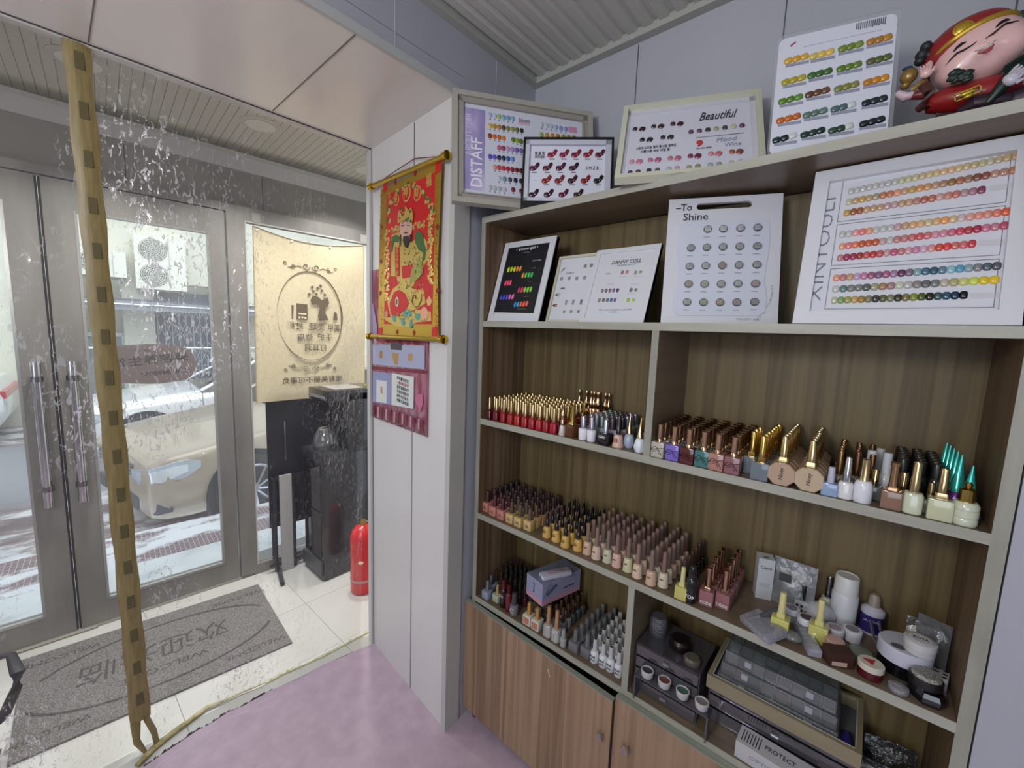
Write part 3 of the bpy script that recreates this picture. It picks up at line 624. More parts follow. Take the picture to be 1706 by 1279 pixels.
# house front
hw = noisy('house_wall', [(.3, 'd2d1c0'), (.6, 'dcdbca')], 1.2, .8, .1)
U0 = -8.0
def ov(px, py, u=U0): q = vhit(px, py, u); return q.y, q.z
o = MB().box(U0-.3, U0, -6, 9, 2.25, 5.5).box(U0-.3, U0, -6, .1, GZ, 2.25).box(U0-.3, U0, .7, 1.15, GZ, 2.25).box(U0-.3, U0, 2.5, 9, GZ, 2.25).box(U0-.5, U0-.45, -6, 9, GZ, 2.3).obj('wall_house', hw); out(o); struct(o)
aw = thing('awning', 'grey awning band on the white house front below air conditioners', 'awning'); out(aw)
MB().box(U0, U0+.7, .1, 4, 1.84, 1.88).box(U0+.66, U0+.7, .1, 4, 1.68, 1.88).box(U0, U0+.7, .1, .13, 1.68, 1.88).obj('awning_cover', mat('8a9096', .5), aw)
MB().tube([(U0+.72, .1, 1.78), (U0+.72, 4, 1.78)], .015, 6).obj('rail', mat('d6e2ea', .2, .5), aw)
def grate(cx, cz, r, mb, u, n=9):
    for k in range(1, 7): mb.tube([(u, cx+r*k/6.5*math.cos(R(a)), cz+r*k/6.5*math.sin(R(a))) for a in range(0, 361, 24)], .006, 4)
    for k in range(16): a = R(k*22.5); mb.tube([(u, cx+.1*r*math.cos(a), cz+.1*r*math.sin(a)), (u, cx+r*math.cos(a), cz+r*math.sin(a))], .005, 4)
def ac(name, lab, px0, py0, px1, py1, fans, fanx, u=U0+.35):
    v0, z1 = ov(px0, py0, u); v1, z0 = ov(px1, py1, u); a = thing(name, lab, 'air conditioner'); out(a)
    MB().box(u-.30, u, v0, v1, z0, z1).obj('casing', mat('e9e8da', .4), a)
    for fx, fz, r in fans:
        cx = v0+(v1-v0)*fx; cz = z0+(z1-z0)*fz; rr_ = r*(z1-z0)
        b = MB(); b.at(Matrix.Translation((u+.002, cx, cz)) @ Matrix.Rotation(PI/2, 4, 'Y')); b.loft([(rr_, rr_, 0), (rr_, rr_, .004)], 24); b.obj('fan_opening', mat('8b8d86', .6), a)
        b = MB(); grate(cx, cz, rr_, b, u+.015); b.obj('fan_grille', mat('d5d5c8', .4), a)
    b = MB().box(u, u+.006, v0+(v1-v0)*fanx, v0+(v1-v0)*fanx+.008, z0+.02, z1-.02); b.obj('panel_seam', mat('b5b4a6', .5), a)
    MB().box(u-.28, u-.02, v0+.05, v0+.09, z0-.06, z0).box(u-.28, u-.02, v1-.09, v1-.05, z0-.06, z0).box(U0, u, v0+.05, v0+.07, z0-.08, z0-.06).box(U0, u, v1-.09, v1-.07, z0-.08, z0-.06).obj('bracket', mat('8a8c8c', .4), a)
    return a
ac('air_conditioner', 'tall white outdoor air conditioner with two stacked fans on house wall', 221, 388, 312, 486, [(.36, .74, .21), (.36, .27, .21)], .66)
ac('air_conditioner', 'single fan outdoor air conditioner on house wall left of yellow strip', 122, 408, 212, 463, [(.36, .5, .40)], .72)
gt = thing('folding_gate', 'folding lattice metal gate in the house front across the street', 'gate'); out(gt)
gm = mat('c6cdd4', .4); b = MB()
MB().box(U0-.44, U0-.4, 1.15, 2.5, GZ, 2.1).obj('gate_backing', mat('85898f', .7), gt)
for k in range(12): b.box(U0-.3, U0-.28, 1.2+k*.115, 1.215+k*.115, GZ, 1.92)
for k in range(11):
    for zz in (.1, .65, 1.2, 1.55):
        v0 = 1.2+k*.115; b.tube([(U0-.27, v0, zz), (U0-.27, v0+.115, zz+.3)], .007, 4).tube([(U0-.27, v0, zz+.3), (U0-.27, v0+.115, zz)], .007, 4)
b.obj('lattice', gm, gt)
rl = thing('street_railing', 'thin white metal railing in front of the folding gate', 'railing'); out(rl)
b = MB().tube([(U0+.9, -.1, 1.02), (U0+.9, 4, 1.02)], .022, 6)
for k in range(14): b.tube([(U0+.9, .1+k*.3, GZ), (U0+.9, .1+k*.3, 1.02)], .016, 5)
b.obj('bars', mat('dfe2dc', .4), rl)
wd = thing('shop_window', 'pale blue glazed shop front left of yellow strip across street', 'window'); out(wd)
MB().box(U0-.35, U0-.33, .1, .7, GZ, 1.2).obj('shop_glass', mat('94a3a8', .1), wd)
b = MB()
for v in (.12, .38, .66): b.box(U0-.32, U0-.28, v, v+.04, GZ, 1.22)
b.box(U0-.32, U0-.28, .1, .7, 1.18, 1.25).obj('shop_frame', mat('d3dad8', .4), wd)
# snow heap
rng = random.Random(3); b = MB()
for k in range(26):
    u = -6.6+rng.uniform(-.1, .08)-.24; v = rng.uniform(-.4, .9); s = rng.uniform(.04, .09); b.ell((u, v, GZ+s*.3), (s*1.4, s, s*.6), 8, 5)
o = b.obj('snow_heap', noisy('snow', [(.4, 'a7a39f'), (.55, 'e6e8ea')], 6, .8, .3), smooth=True); out(o); tag(o, 'lumps of shovelled dirty snow at far edge of the street', 'snow', kind='stuff')

# cars
def car(lab, v0, u0, L, sgn, paint, gz, dark='2c3036', hh=0., yaw=0):
    """v0 nose, u0 near side, sgn +1: nose towards -v"""
    c = thing('car', lab, 'car'); M = VM @ Matrix.Translation((u0, v0, gz)) @ Matrix(((-1, 0, 0, 0), (0, sgn, 0, 0), (0, 0, 1, 0), (0, 0, 0, 1)))
    # local: x across away from us, y back from nose, z up
    c.matrix_world = VM @ Matrix.Translation((u0, v0, gz)) @ Matrix.Rotation(R(yaw), 4, 'Z'); W = 1.80
    S = Matrix(((-1, 0, 0, 0), (0, sgn, 0, 0), (0, 0, 1, 0), (0, 0, 0, 1)))
    st_ = [(.0, .26, .62, .40, .84), (.035, .21, .69, .30, .90), (.12, .19, .75, .17, .95), (.28, .18, .775, .09, .975), (.5, .18, .81, .05, .985), (.8, .18, .85, .025, .99), (1.1, .18, .89, .01, 1.0), (1.45, .18, .93, 0, 1), (2.0, .18, .965, 0, 1), (2.8, .18, .97, 0, 1), (3.5, .18, .99, .01, 1), (3.95, .18, 1.02, .03, .99), (4.3, .22, 1.0, .08, .96), (4.5, .28, .93, .16, .92), (4.58, .42, .75, .26, .85)]
    def insx(y):
        for (y0_, _, _, i0, _), (y1_, _, _, i1, _) in zip(st_, st_[1:]):
            if y <= y1_: return .5*(i0+(i1-i0)*(y-y0_)/(y1_-y0_))
        return 0
    def strip(pts, zl, zh, m, nm, out_=.012, par=None, sides=(0, 1)):
        for sd in sides:
            q = MB().at(S); rs_ = []
            for (x, y), a_, b_ in zip(pts, zl, zh):
                ii = insx(max(y, 0))+.012 if x is None else x
                px0, py0 = (ii-out_, y) if x is None else (x, y-out_)
                px1, py1 = (ii+.05, y+.01) if x is None else (x, y+.05)
                if sd: px0, px1 = W-px0, W-px1
                rs_.append([(px0, py0, a_), (px0, py0, b_), (px1, py1, b_), (px1, py1, a_)])
            q.stack(rs_); q.obj(nm, m, par or c, 60)
    b = MB().at(S); rs = []
    for (y, zb, zt, ins, wf) in st_:
        y = y*L/4.58; hw_ = W/2; i = ins*.5; w_ = hw_-i; zt += hh; out_ = []
        for sx2 in (1, -1):
            pr = [(w_*.90, zb), (w_*.98, zb+.08), (w_, zb+(zt-zb)*.35), (w_*1.0, zb+(zt-zb)*.62), (w_*.985, zt-.16*(zt-zb)), (w_*.955, zt-.06*(zt-zb)), (w_*.90, zt-.01), (w_*.78, zt+.008), (w_*.60, zt+.004), (w_*.3, zt+.022)]
            if sx2 == -1: pr = pr[::-1]
            out_ += [(hw_+sx2*x, y, z) for x, z in pr]
        rs.append(out_)
    b.stack(rs); o = b.obj('body', mat(paint, .25, .1, 0, 1, 0, .5, .6), c, 38)
    g = MB().at(S); rs = []
    for (y, zt, wi) in ((1.35, .93, .10), (1.75, 1.17, .17), (2.15, 1.36, .24), (2.7, 1.42, .26), (3.2, 1.38, .26), (3.7, 1.18, .2), (4.05, .99, .12)):
        y *= L/4.58; w_ = W/2-wi; zt += hh
        rs.append([(W/2-(W/2-.06), y, .90+hh), (W/2-w_, y, zt), (W/2-w_*.5, y, zt+.03), (W/2+w_*.5, y, zt+.03), (W/2+w_, y, zt), (W/2+(W/2-.06), y, .90+hh)])
    g.stack(rs); g.obj('cabin_glass', mat(dark, .08, 0, 0, 1, 0, .5), c, 60)
    g = MB().at(S); rs = []
    for (y, zt, wi) in ((2.1, 1.365, .22), (2.7, 1.435, .24), (3.2, 1.40, .24), (3.4, 1.33, .235)):
        y *= L/4.58; w_ = W/2-wi; zt += hh; rs.append([(W/2-w_, y, zt-.02), (W/2-w_, y, zt+.01), (W/2-w_*.5, y, zt+.04), (W/2+w_*.5, y, zt+.04), (W/2+w_, y, zt+.01), (W/2+w_, y, zt-.02)])
    g.stack(rs)
    for sx2 in (0, 1):
        def px_(x): return x if sx2 == 0 else W-x
        g.tube([(px_(.08), 1.35*L/4.58, .93+hh), (px_(.235), 2.1*L/4.58, 1.35+hh)], .03, 6).tube([(px_(.235), 3.3*L/4.58, 1.36+hh), (px_(.1), 4.0*L/4.58, 1.0+hh)], .05, 6).tube([(px_(.08), 2.55*L/4.58, .93+hh), (px_(.24), 2.55*L/4.58, 1.40+hh)], .03, 6)
    g.obj('roof', mat(paint, .22, .15, 0, 1, 0, .5, .6), c, 50)
    for yy in (.74, 3.45):
        for xx in (-.005, W-.19):
            y = yy*L/4.58; T = S @ Matrix.Translation((xx, y, .32)) @ Matrix.Rotation(PI/2, 4, 'Y')
            wo = MB().at(T); wo.loft([(.375, .375, .012), (.375, .375, .19)], 28); wo.obj('wheel_arch', mat('1d1f22', .8), c)
            wo = MB().at(T); wo.loft([(.27, .27, -.008), (.315, .315, .0), (.325, .325, .03), (.325, .325, .18)], 28); tw = wo.obj('wheel', mat('2e3136', .7), c, True)
            wo = MB().at(T); wo.loft([(.225, .225, -.012), (.225, .225, -.006)], 24); wo.obj('rim_back', mat('4a4d52', .4, .8), tw)
            wo = MB().at(T)
            for k in range(10):
                a = R(36*k); wo.tube([(.03*math.cos(a), .03*math.sin(a), -.02), (.215*math.cos(a+.12), .215*math.sin(a+.12), -.018)], .014, 5)
            for k in range(24):
                a = R(15*k); a2 = R(15*k+15); wo.tube([(.222*math.cos(a), .222*math.sin(a), -.016), (.222*math.cos(a2), .222*math.sin(a2), -.016)], .013, 5)
            wo.loft([(.045, .045, -.026), (.045, .045, -.008)], 12); wo.obj('rim', mat('c9ccd2', .25, .9), tw, True)
    # face
    def surf(y, x, z): return (x, y, z)
    lp = [(.47, -.002), (.34, .004), (None, .03), (None, .09), (None, .16), (None, .25), (None, .34)]
    strip(lp, [.54, .50, .49, .495, .52, .56, .62], [.60, .62, .645, .67, .69, .70, .675], mat('b9c6d2', .08, .1, 0, 1, 0, .8, 1), 'headlight')
    strip(lp[1:6], [.535, .53, .535, .56, .60], [.60, .62, .64, .66, .66], mat('e6ecf2', .05, .3, 0, 1, 0, .8, 1), 'headlight_lens', .016)
    strip([(.58, -.002), (.40, .0), (.24, .03), (None, .05), (None, .14)], [.26, .255, .25, .25, .27], [.37, .37, .37, .36, .31], mat('44474d', .5), 'lower_intake', .008)
    strip([(None, .0), (None, .1), (None, .3), (None, .5)], [.485, .49, .50, .505], [.490, .495, .505, .51], mat('77746d', .6), 'bumper_seam', .006)
    MB().at(S).box(.46, W-.46, -.014, .08, .545, .635).obj('grille', mat('3c3f44', .3, .3), c)
    MB().at(S).box(.45, W-.45, -.02, .0, .565, .573).box(.45, W-.45, -.02, .0, .60, .608).obj('grille_bar', mat('c6c8ca', .15, 1.), c)
    MB().at(S).box(.15, W-.15, L-.02, L+.03, .70+hh, .80+hh).obj('tail_light', mat('b3262e', .2), c)
    b = MB().at(S)
    for xx in (-.12, W+.12): b.ell((xx, 1.75*L/4.58, .99+hh), (.09, .05, .065), 10, 6)
    b.obj('mirror', mat(paint, .25), c, True)
    b = MB().at(S)
    for yy in (1.35, 2.5, 3.35): b.box(-.006, -.002, yy*L/4.58, yy*L/4.58+.008, .35, .93+hh)
    b.obj('door_seam', mat('77746d', .6), c)
    return c
car('beige sedan parked close outside the right door with big headlight', .63, -1.48, 4.58, 1, 'aca08c', GZ, yaw=13)
car('white sedan with alloy wheels parked behind the beige sedan', .02, -4.75, 4.7, 1, 'e6e7e8', GZ-.07, hh=.0)
car('white car with red tail light across the street at left edge', -5.2, -7.0, 4.5, -1, 'dfe4e2', GZ) if False else car('white car with red tail light across the street at left edge', -5.15, -6.2, 4.5, 1, 'dfe4e2', GZ)
car('silver car end near the left door at the left edge', -4.85, -1.7, 4.4, 1, 'b9bdc6', GZ)

# ------------------------------------------------------------------ bookshelf
wz = wood('laminate_vertical', [(.30, '4e3c2a'), (.42, '66513b'), (.5, '756046'), (.56, '5c4834'), (.66, '826c55')], (70, 70, 1.6), .5, 5, 7)
wback = wood('laminate_back', [(.30, '4a3c26'), (.42, '625235'), (.5, '70603f'), (.56, '57482b'), (.66, '7b6a4a')], (60, 60, 1.2), .55, 5, 7)
wx = wood('laminate_shelf', [(.30, '584a3b'), (.45, '746452'), (.55, '675746'), (.68, '82725f')], (1.8, 70, 70), .4, 5, 7)
wdoor = wood('laminate_door', [(.32, '6f5541'), (.42, '8b6f58'), (.5, '9f8469'), (.57, '7d624c'), (.66, 'ab9279')], (55, 55, 1.1), .42, 5, 7)
edg = wood('edge_banding', [(.3, '8d8c80'), (.5, '9f9e92'), (.7, 'adaca1')], (14, 90, 90), .45, 4, 6)
edgv = wood('edge_banding_upright', [(.3, '87867a'), (.5, '97968a'), (.7, 'a5a498')], (90, 90, 14), .45, 4, 6)
edg2 = wood('edge_banding_green', [(.3, '7c8377'), (.5, '8c9185'), (.7, '9b9d90')], (14, 90, 90), .45, 4, 6)
SX0, SX1, SY0, SY1 = -1.050, .200, 1.028, 1.310
ZS = {'T': 1.890, 'A': 1.542, 'B': 1.198, 'C': .845, 'D': .518}
bk = thing('bookshelf', 'tall brown wood laminate shelf unit with cabinet doors full of polish', 'shelf unit', (0, 0, 0))
IY = 1.262   # inside face of the back panel
for x0, x1, z1 in ((SX0, SX0+.018, 1.870), (.180, SX1, 1.870)):
    o = MB().box(x0, x1, SY0+.002, SY1-.002, .0 if False else .052, z1).obj('side_panel', wz, bk)
    MB().box(x0, x1, SY0, SY0+.002, .052, z1).obj('edge_band', edgv, o)
MB().box(SX0+.018, .180, IY, IY+.012, .052, 1.868).obj('back_panel', wback, bk)
for k, z in ZS.items():
    x0, x1 = (SX0, SX1) if k == 'T' else (SX0+.018, .180)
    o = MB().box(x0, x1, SY0+.002, (SY1-.002 if k == 'T' else IY), z-.020, z).obj('shelf_board', wx, bk)
    MB().box(x0, x1, SY0, SY0+.002, z-.020, z).obj('edge_band', edg, o)
for x, z0, z1 in ((-.418, 1.198, 1.522), (-.430, .518, .825)):
    o = MB().box(x-.009, x+.009, SY0+.004, IY, z0, z1).obj('divider', wx if False else wood('laminate_divider%d' % int(z1*10), [(.30, '5f5242'), (.5, '7f6f5b'), (.68, '8f7f6a')], (70, 1.8, 70), .45, 5, 7), bk)
    MB().box(x-.009, x+.009, SY0, SY0+.004, z0, z1).obj('edge_band', edgv, o)
MB().box(SX0+.018, .18, SY0+.02, IY, .052, .07).obj('bottom_board', wx, bk)
# doors: the left one hangs a little low on its free side
for (x0, x1, za, zb, kx) in ((-1.066, -.452, .496, .478, -.545), (-.444, .19, .500, .500, -.425)):
    b = MB(); y0, y1 = SY0-.020, SY0-.003
    b.stack([[(x0, y0, .052), (x1, y0, .048), (x1, y1, .048), (x0, y1, .052)], [(x0, y0, za), (x1, y0, zb), (x1, y1, zb), (x0, y1, za)]])
    o = b.obj('cabinet_door', wdoor, bk)
    MB().stack([[(x0, y0-.0006, za-.003), (x1, y0-.0006, zb-.003), (x1, y1, zb-.003), (x0, y1, za-.003)], [(x0, y0-.0006, za+.001), (x1, y0-.0006, zb+.001), (x1, y1, zb+.001), (x0, y1, za+.001)]]).obj('edge_band', edg2, o)
for px, py in ((1000, 1224), (1043, 1246)):
    P = hy(px, py, SY0-.03); b = MB(); b.loft([(.006, .006, 0), (.0055, .0055, .008), (.011, .011, .014), (.012, .012, .02), (.0105, .0105, .024)], 18)
    dr = [c_ for c_ in bk.children if c_.name.startswith('cabinet_door')][0 if px < 1020 else 1]
    b.obj('knob', mat('a89c92', .3, .6), dr, True, loc=(P.x, SY0-.020, P.z), rot=(PI/2, 0, 0))
P = hy(914, 1121, SY0-.021); MB().box(-.0015, .0015, 0, .0006, -.012, .012).obj('scratch', mat('c9b7a0', .7), [c_ for c_ in bk.children if c_.name.startswith('cabinet_door')][0], loc=(P.x, SY0-.0208, P.z), rot=(0, -.35, 0))
for x in (-1.035, -.43, .175):
    for y in (SY0+.02, SY1-.04): MB().loft([(.013, .013, 0), (.011, .011, .01), (.011, .011, .052)], 12).obj('leg', mat('4a453f', .5), bk, True, loc=(x, y, 0.003))
# ------------------------------------------------------------------ flat-front things: boards, scroll, posters
class Face:
    """a thing whose front is the local x,z plane (y = 0), thickness towards +y"""
    def __init__(s, name, label, cat, o, yaw=0, lean=0, group=None, M=None):
        s.t = thing(name, label, cat, o, (-R(lean), 0, R(yaw)), group)
        if M is not None: s.M = M; s.t.matrix_world = M
        else: s.M = Matrix.LocRotScale(Vector(o), Euler((-R(lean), 0, R(yaw))), Vector((1, 1, 1)))
        n = s.M.to_3x3() @ Vector((0, 1, 0)); s.n = n; s.Mi = s.M.inverted()
    def P(s, px, py, y=0.):
        q = s.M @ Vector((0, y, 0)); v = ray(px, py); h = CAM+v*((s.n.dot(q)-s.n.dot(CAM))/s.n.dot(v)); l = s.Mi @ h; return (l.x, l.z)
    def poly(s, pts, m, name, y0=0., th=.0006, px=True, parent=None):
        if px: pts = [s.P(*p) for p in pts]
        return MB().prism(pts, y0-th, y0).obj(name, m, parent or s.t)
    def frame(s, w, h, bar, th, m, name='frame', out=0.):
        b = MB()
        def mit(p): b.prism(p, -out, th)
        mit([(0, 0), (w, 0), (w-bar, bar), (bar, bar)]); mit([(0, h), (bar, h-bar), (w-bar, h-bar), (w, h)])
        mit([(0, 0), (bar, bar), (bar, h-bar), (0, h)]); mit([(w, 0), (w, h), (w-bar, h-bar), (w-bar, bar)])
        return b.obj(name, m, s.t)
    def text(s, st, px, py, size, m, width=None, y=-.0008, ry=0., **kw):
        x, z = s.P(px, py); return text(st, x, z, size, m, s.t, width, y, ry, **kw)
TIP = MB(); rs = []
for (k, yy) in ((1.0, 0), (.92, -.35), (.72, -.7), (.4, -.93), (.12, -1)):
    rs.append([(k*math.copysign(abs(math.cos(a))**.68, math.cos(a)), yy, k*math.copysign(abs(math.sin(a))**.68, math.sin(a))) for a in [2*PI*i/14 for i in range(14)]])
TIP.stack(rs); TIPME = TIP.mesh('nail_swatch', mat('cccccc'), 60)
DM = MB().loft([(1, 1, 0), (1, 1, .6), (.9, .9, 1)], 20).at(Matrix()); DISC = MB(); DISC.stack([[(k*math.cos(2*PI*i/20), y, k*math.sin(2*PI*i/20)) for i in range(20)] for k, y in ((1, 0), (1, -.6), (.85, -1))]); DISCME = DISC.mesh('glitter_sample', mat('cccccc'), 40)
def tip(F, x, z, w_, h_, col, ry=0., name='nail_swatch', d=.0035, rough=.12, y=-.0004, me=None, parent=None):
    m = col if not isinstance(col, (str, tuple)) else mat(col, rough, 0, 0, 1, 0, .5, .5)
    return put(me or TIPME, name, parent or F.t, (x, y, z), (0, ry, 0), (w_/2, d, h_/2), m)
def lerpc(stops, t):
    n = len(stops)-1; f = min(max(t, 0), .9999)*n; i = int(f); f -= i
    a = [int(stops[i][k:k+2], 16)/255 for k in (0, 2, 4)]; b = [int(stops[i+1][k:k+2], 16)/255 for k in (0, 2, 4)]
    return tuple(round(p+(q-p)*f, 2) for p, q in zip(a, b))
paper = mat('cfd1da', .5); ink2 = mat('33343c', .6); inkg = mat('8b8e99', .6); frw = mat('d3d4db', .35); cream = mat('c9c6b4', .4)

# --- large white board with nine rows of swatches
cr = lambda x, y: (1320+x/3.655, 200+y/3.655)
F = Face('display_board', 'largest white framed board with nine rows of nail swatches, upper right shelf', 'display board', (-.133, 1.035, 1.5425), 0, 15.3)
Wd, Hd = .306, .334
MB().box(.0, Wd, .006, .018, 0, Hd).obj('panel', paper, F.t); F.frame(Wd, Hd, .026, .018, frw, 'frame', .004)
MB().box(.026, Wd-.026, .0055, .006, .026, Hd-.026).obj('backing_sheet', paper, F.t)
def rows_(p, q, n, stops, h_): return (p, q, n, stops, h_)
XR = [((358, 425), (1366, 207), 24, ['b9bac2', 'bfc0c6', 'c4bfc0', 'c8b9a8', 'c9b48e', 'd3bd92', 'c9b488', 'bdb39c', 'b99a6a']),
 ((345, 490), (1352, 294), 22, ['c9b393', 'c8a062', 'b9a894', 'a8794a', 'c9a079', 'c99a70', 'd09466', 'b79b93', '9c6a42', 'a37c6b', '7a4136', 'bba18f', 'b5845a']),
 ((332, 557), (1157, 415), 19, ['b99367', '8f5a2c', 'c2b0a5', 'c09a72', 'c8aca0', 'c59a8a', 'c08a78', 'ad5449', 'c9a698', 'bf6f60', 'b9a5b5', '8a3f56']),
 ((305, 690), (1308, 548), 22, ['c8c8c8', 'd3b3ae', 'd5807a', 'c9c5c8', 'd5b9b8', 'cf9f86', 'd7a474', 'cbb6a0', 'd99a5c', 'c8c0b8', 'd98d80', 'df9a86', 'd9603c']),
 ((303, 762), (1296, 633), 22, ['cf9c90', 'd78474', 'c56c3e', 'b8502e', 'c2c2c4', 'cc8d86', 'cc7d76', 'c9555a', 'cf9aa2', 'cf7f8e', 'c2485e', 'a52f48', 'c79aa4', 'b84a66']),
 ((292, 832), (1098, 745), 19, ['c07f8a', 'a83a5a', '8f2a42', 'c55a5a', 'c84038', 'cf9a98', 'c25a62', 'd2a6ac', 'c878a0', 'c8c0c4', 'd5533c', 'd23e4c', 'cf8a88', 'c23a4c']),
 ((268, 955), (1250, 880), 21, ['cfa590', 'd0836e', 'c4a0b0', 'b58aa8', 'a0688c', '8a5578', '9a6f96', '54304a', '8fb0bc', '4a7084', '2c4a60', '9cc0cc', '5aa4b4', '8f9aa0', '626a70', '4c5258']),
 ((265, 1023), (1235, 965), 19, ['c0c0c0', '5a5c66', '8a9896', '4f6a5c', 'b9a898', '8c6642', 'c0c0b6', 'b9b8a8', '77777a', '55565c', 'bdb8a0', 'a8a070', 'cbd27a', 'd4c638', 'd8bf22']),
 ((255, 1092), (1047, 1058), 18, ['b7bf98', '7c9246', 'b5a56c', 'b68a3a', '707c6a', '2a2e3e', '8a9070', '2e2c26', 'a39a52', '5c6420', '22260c', '44607c', '1e3a56', '0c1220'])]
tips = []
for p, q, n, stops in [r[:4] for r in XR]:
    a = F.P(*cr(*p)); b_ = F.P(*cr(*q)); sp = (b_[0]-a[0])/(n-1)
    for i in range(n):
        c_ = lerpc(stops, i/(n-1)); c_ = tuple(min(.95, max(0, v+random.uniform(-.03, .03))) for v in c_)
        tips.append((a[0]+(b_[0]-a[0])*i/(n-1), a[1]+(b_[1]-a[1])*i/(n-1), sp*1.04, .0150, tuple(round(v, 2) for v in c_)))
tips.sort(key=lambda t: -t[0])
for x, z, w_, h_, c_ in tips[:100]: tip(F, x, z, w_, h_, c_, y=.005)
b = MB(); ms = []; mi = {}
for x, z, w_, h_, c_ in tips[100:]:
    k = tuple(round(v*8)/8 for v in c_)
    if k not in mi: mi[k] = len(ms); ms.append(mat(k, .12, 0, 0, 1, 0, .5, .5))
    b.cur = mi[k]; b.at(Matrix.LocRotScale(Vector((x, .005, z)), None, Vector((w_/2, .0035, h_/2))))
    b.stack(rs)
o = b.obj('nail_swatch', ms, F.t, 60); o['kind'] = 'stuff'
ln = mat('777a86', .6)
for q in (((305, 380), (1440, 125), (1410, 455), (275, 630)), ((268, 655), (1400, 470), (1355, 790), (235, 893)), ((232, 912), (1352, 818), (1295, 1125), (195, 1150))):
    pp = [F.P(*cr(*v)) for v in q]; xs = [pp[0][0], min(pp[1][0], Wd-.03)]; 
    x0 = (pp[0][0]+pp[3][0])/2; x1 = min((pp[1][0]+pp[2][0])/2, Wd-.031); z1 = (pp[0][1]+pp[1][1])/2; z0 = (pp[3][1]+pp[2][1])/2
    b = MB()
    for (a, c_) in (((x0, z0), (x1, z0)), ((x1, z0), (x1, z1)), ((x1, z1), (x0, z1)), ((x0, z1), (x0, z0))):
        b.box(min(a[0], c_[0])-.0005, max(a[0], c_[0])+.0005, .0046, .0055, min(a[1], c_[1])-.0005, max(a[1], c_[1])+.0005)
    b.obj('printed_line', ln, F.t)
for q in ((1290, 395), (1228, 735), (1172, 1060)):
    x, z = F.P(*cr(*q)); MB().box(x-.016, x+.016, .0048, .0055, z-.005, z+.005).obj('printed_label', mat('c6c4cc', .6), F.t)
x, z = F.P(*cr(182, 775)); a = F.P(*cr(225, 465)); c_ = F.P(*cr(128, 1090))
text('XINYOULI', x, z, .034, mat('6f7484', .6), F.t, abs(a[1]-c_[1]), .0048, -PI/2, bold=-.0005)

# --- board with carry slot and glitter discs
cr = lambda x, y: (790+x/3.159, 300+y/3.159)
F = Face('display_board', 'white board with carry slot and round glitter samples, middle of upper shelf', 'display board', (-.411, 1.037, 1.5425), 23.1, 12.8)
Wd, Hd = .257, .325
sl0 = F.P(*cr(1190, 140)); sl1 = F.P(*cr(1443, 125)); r_ = .0085; zc = (sl0[1]+sl1[1])/2; xa, xb = sl0[0], sl1[0]
n = 12; arcr = [(xb+r_*math.cos(R(a)), zc+r_*math.sin(R(a))) for a in range(90, -91, -15)]; arcl = [(xa+r_*math.cos(R(a)), zc+r_*math.sin(R(a))) for a in range(270, 89, -15)]
b = MB(); th = .008
b.prism([(0, 0), (Wd, 0), (Wd, zc-r_), (0, zc-r_)], 0, th).prism([(0, zc+r_), (Wd, zc+r_), (Wd, Hd), (0, Hd)], 0, th)
b.prism([(Wd, zc-r_), (Wd, zc+r_)]+arcr, 0, th); b.prism([(0, zc+r_), (0, zc-r_)]+arcl, 0, th)
b.obj('panel', frw, F.t)
wav = [(1082, 235), (1110, 215), (1550, 208), (1556, 300), (1545, 400), (1530, 470), (1525, 545), (1540, 620), (1528, 695), (1490, 715), (1065, 712), (1040, 680), (1048, 590), (1070, 520), (1072, 450), (1060, 380), (1075, 300)]
F.poly([cr(*p) for p in wav], mat('cdd1de', .35), 'wavy_card', 0, .0022)
gl = {}
def glitter(c1, c2, nm, sc=9):
    k = (c1, c2, sc)
    if k not in gl: gl[k] = noisy('glitter_'+nm, [(.38, c1), (.46, 'f2f2f4'), (.52, c2), (.58, c1), (.64, '65656a')], sc, .2, .8, 2, None, .25)
    return gl[k]
G = [(1228, 262, 'c8c9cc', 'a7a5a5'), (1310, 260, 'd1d4d0', 'aeb09f'), (1400, 256, 'c5bcbd', '9e9694'), (1490, 253, 'a9a2ac', '77707e'),
 (1140, 360, '9d98a4', '5c5866'), (1223, 357, '9a9aa0', '5a5a62'), (1308, 354, '9ea3ab', '6b7078'), (1396, 352, '9aa1a8', '4d525a'), (1488, 350, '8b9187', '4a4f48'),
 (1133, 456, 'a4aaa4', '6c736c'), (1217, 453, 'b0b5b0', '7b827c'), (1304, 452, '8a5e38', '5c3a1e'), (1392, 450, '9aa0a4', '3f4448'), (1486, 448, '99a08f', '5f6652'),
 (1127, 549, '9a865c', '5d4a2a'), (1211, 549, '9ea48a', '646a52'), (1298, 549, 'a3a795', '6c7060'), (1386, 547, 'b0b4b0', '666b68'), (1478, 547, 'b08a78', '70504a'),
 (1119, 644, 'a9a38c', '7a6f50'), (1205, 645, '8fa072', '56683a'), (1292, 645, 'a58a6a', '6c5436'), (1380, 645, '8c7478', '50383e'), (1473, 643, '77727e', '3e3a48')]
for i, (x, y, c1, c2) in enumerate(G):
    X, Z = F.P(*cr(x, y)); o = tip(F, X, Z, .0195, .0195, mat('8a8a8e', .2, .8), name='glitter_sample', d=.0045, y=-.0022, me=DISCME)
    put(TIPME, 'glitter_top', o, (0, -.75, 0), None, (.86, .6, .86), glitter(c1, c2, str(i)))
    X, Z = F.P(*cr(x-5, y+40)); MB().box(X-.007, X+.007, -.0026, -.0022, Z-.0011, Z+.0011).obj('caption_bar', mat('9a9ca8', .6), F.t)
F.text('–To', *cr(1105, 147), .026, ink2, .038, bold=.0003); F.text('Shine', *cr(1165, 195), .026, ink2, .058, bold=.0002)
x, z = F.P(*cr(1440, 733)); text('MOODY GEL', x, z, .007, inkg, F.t, .05, -.0006)
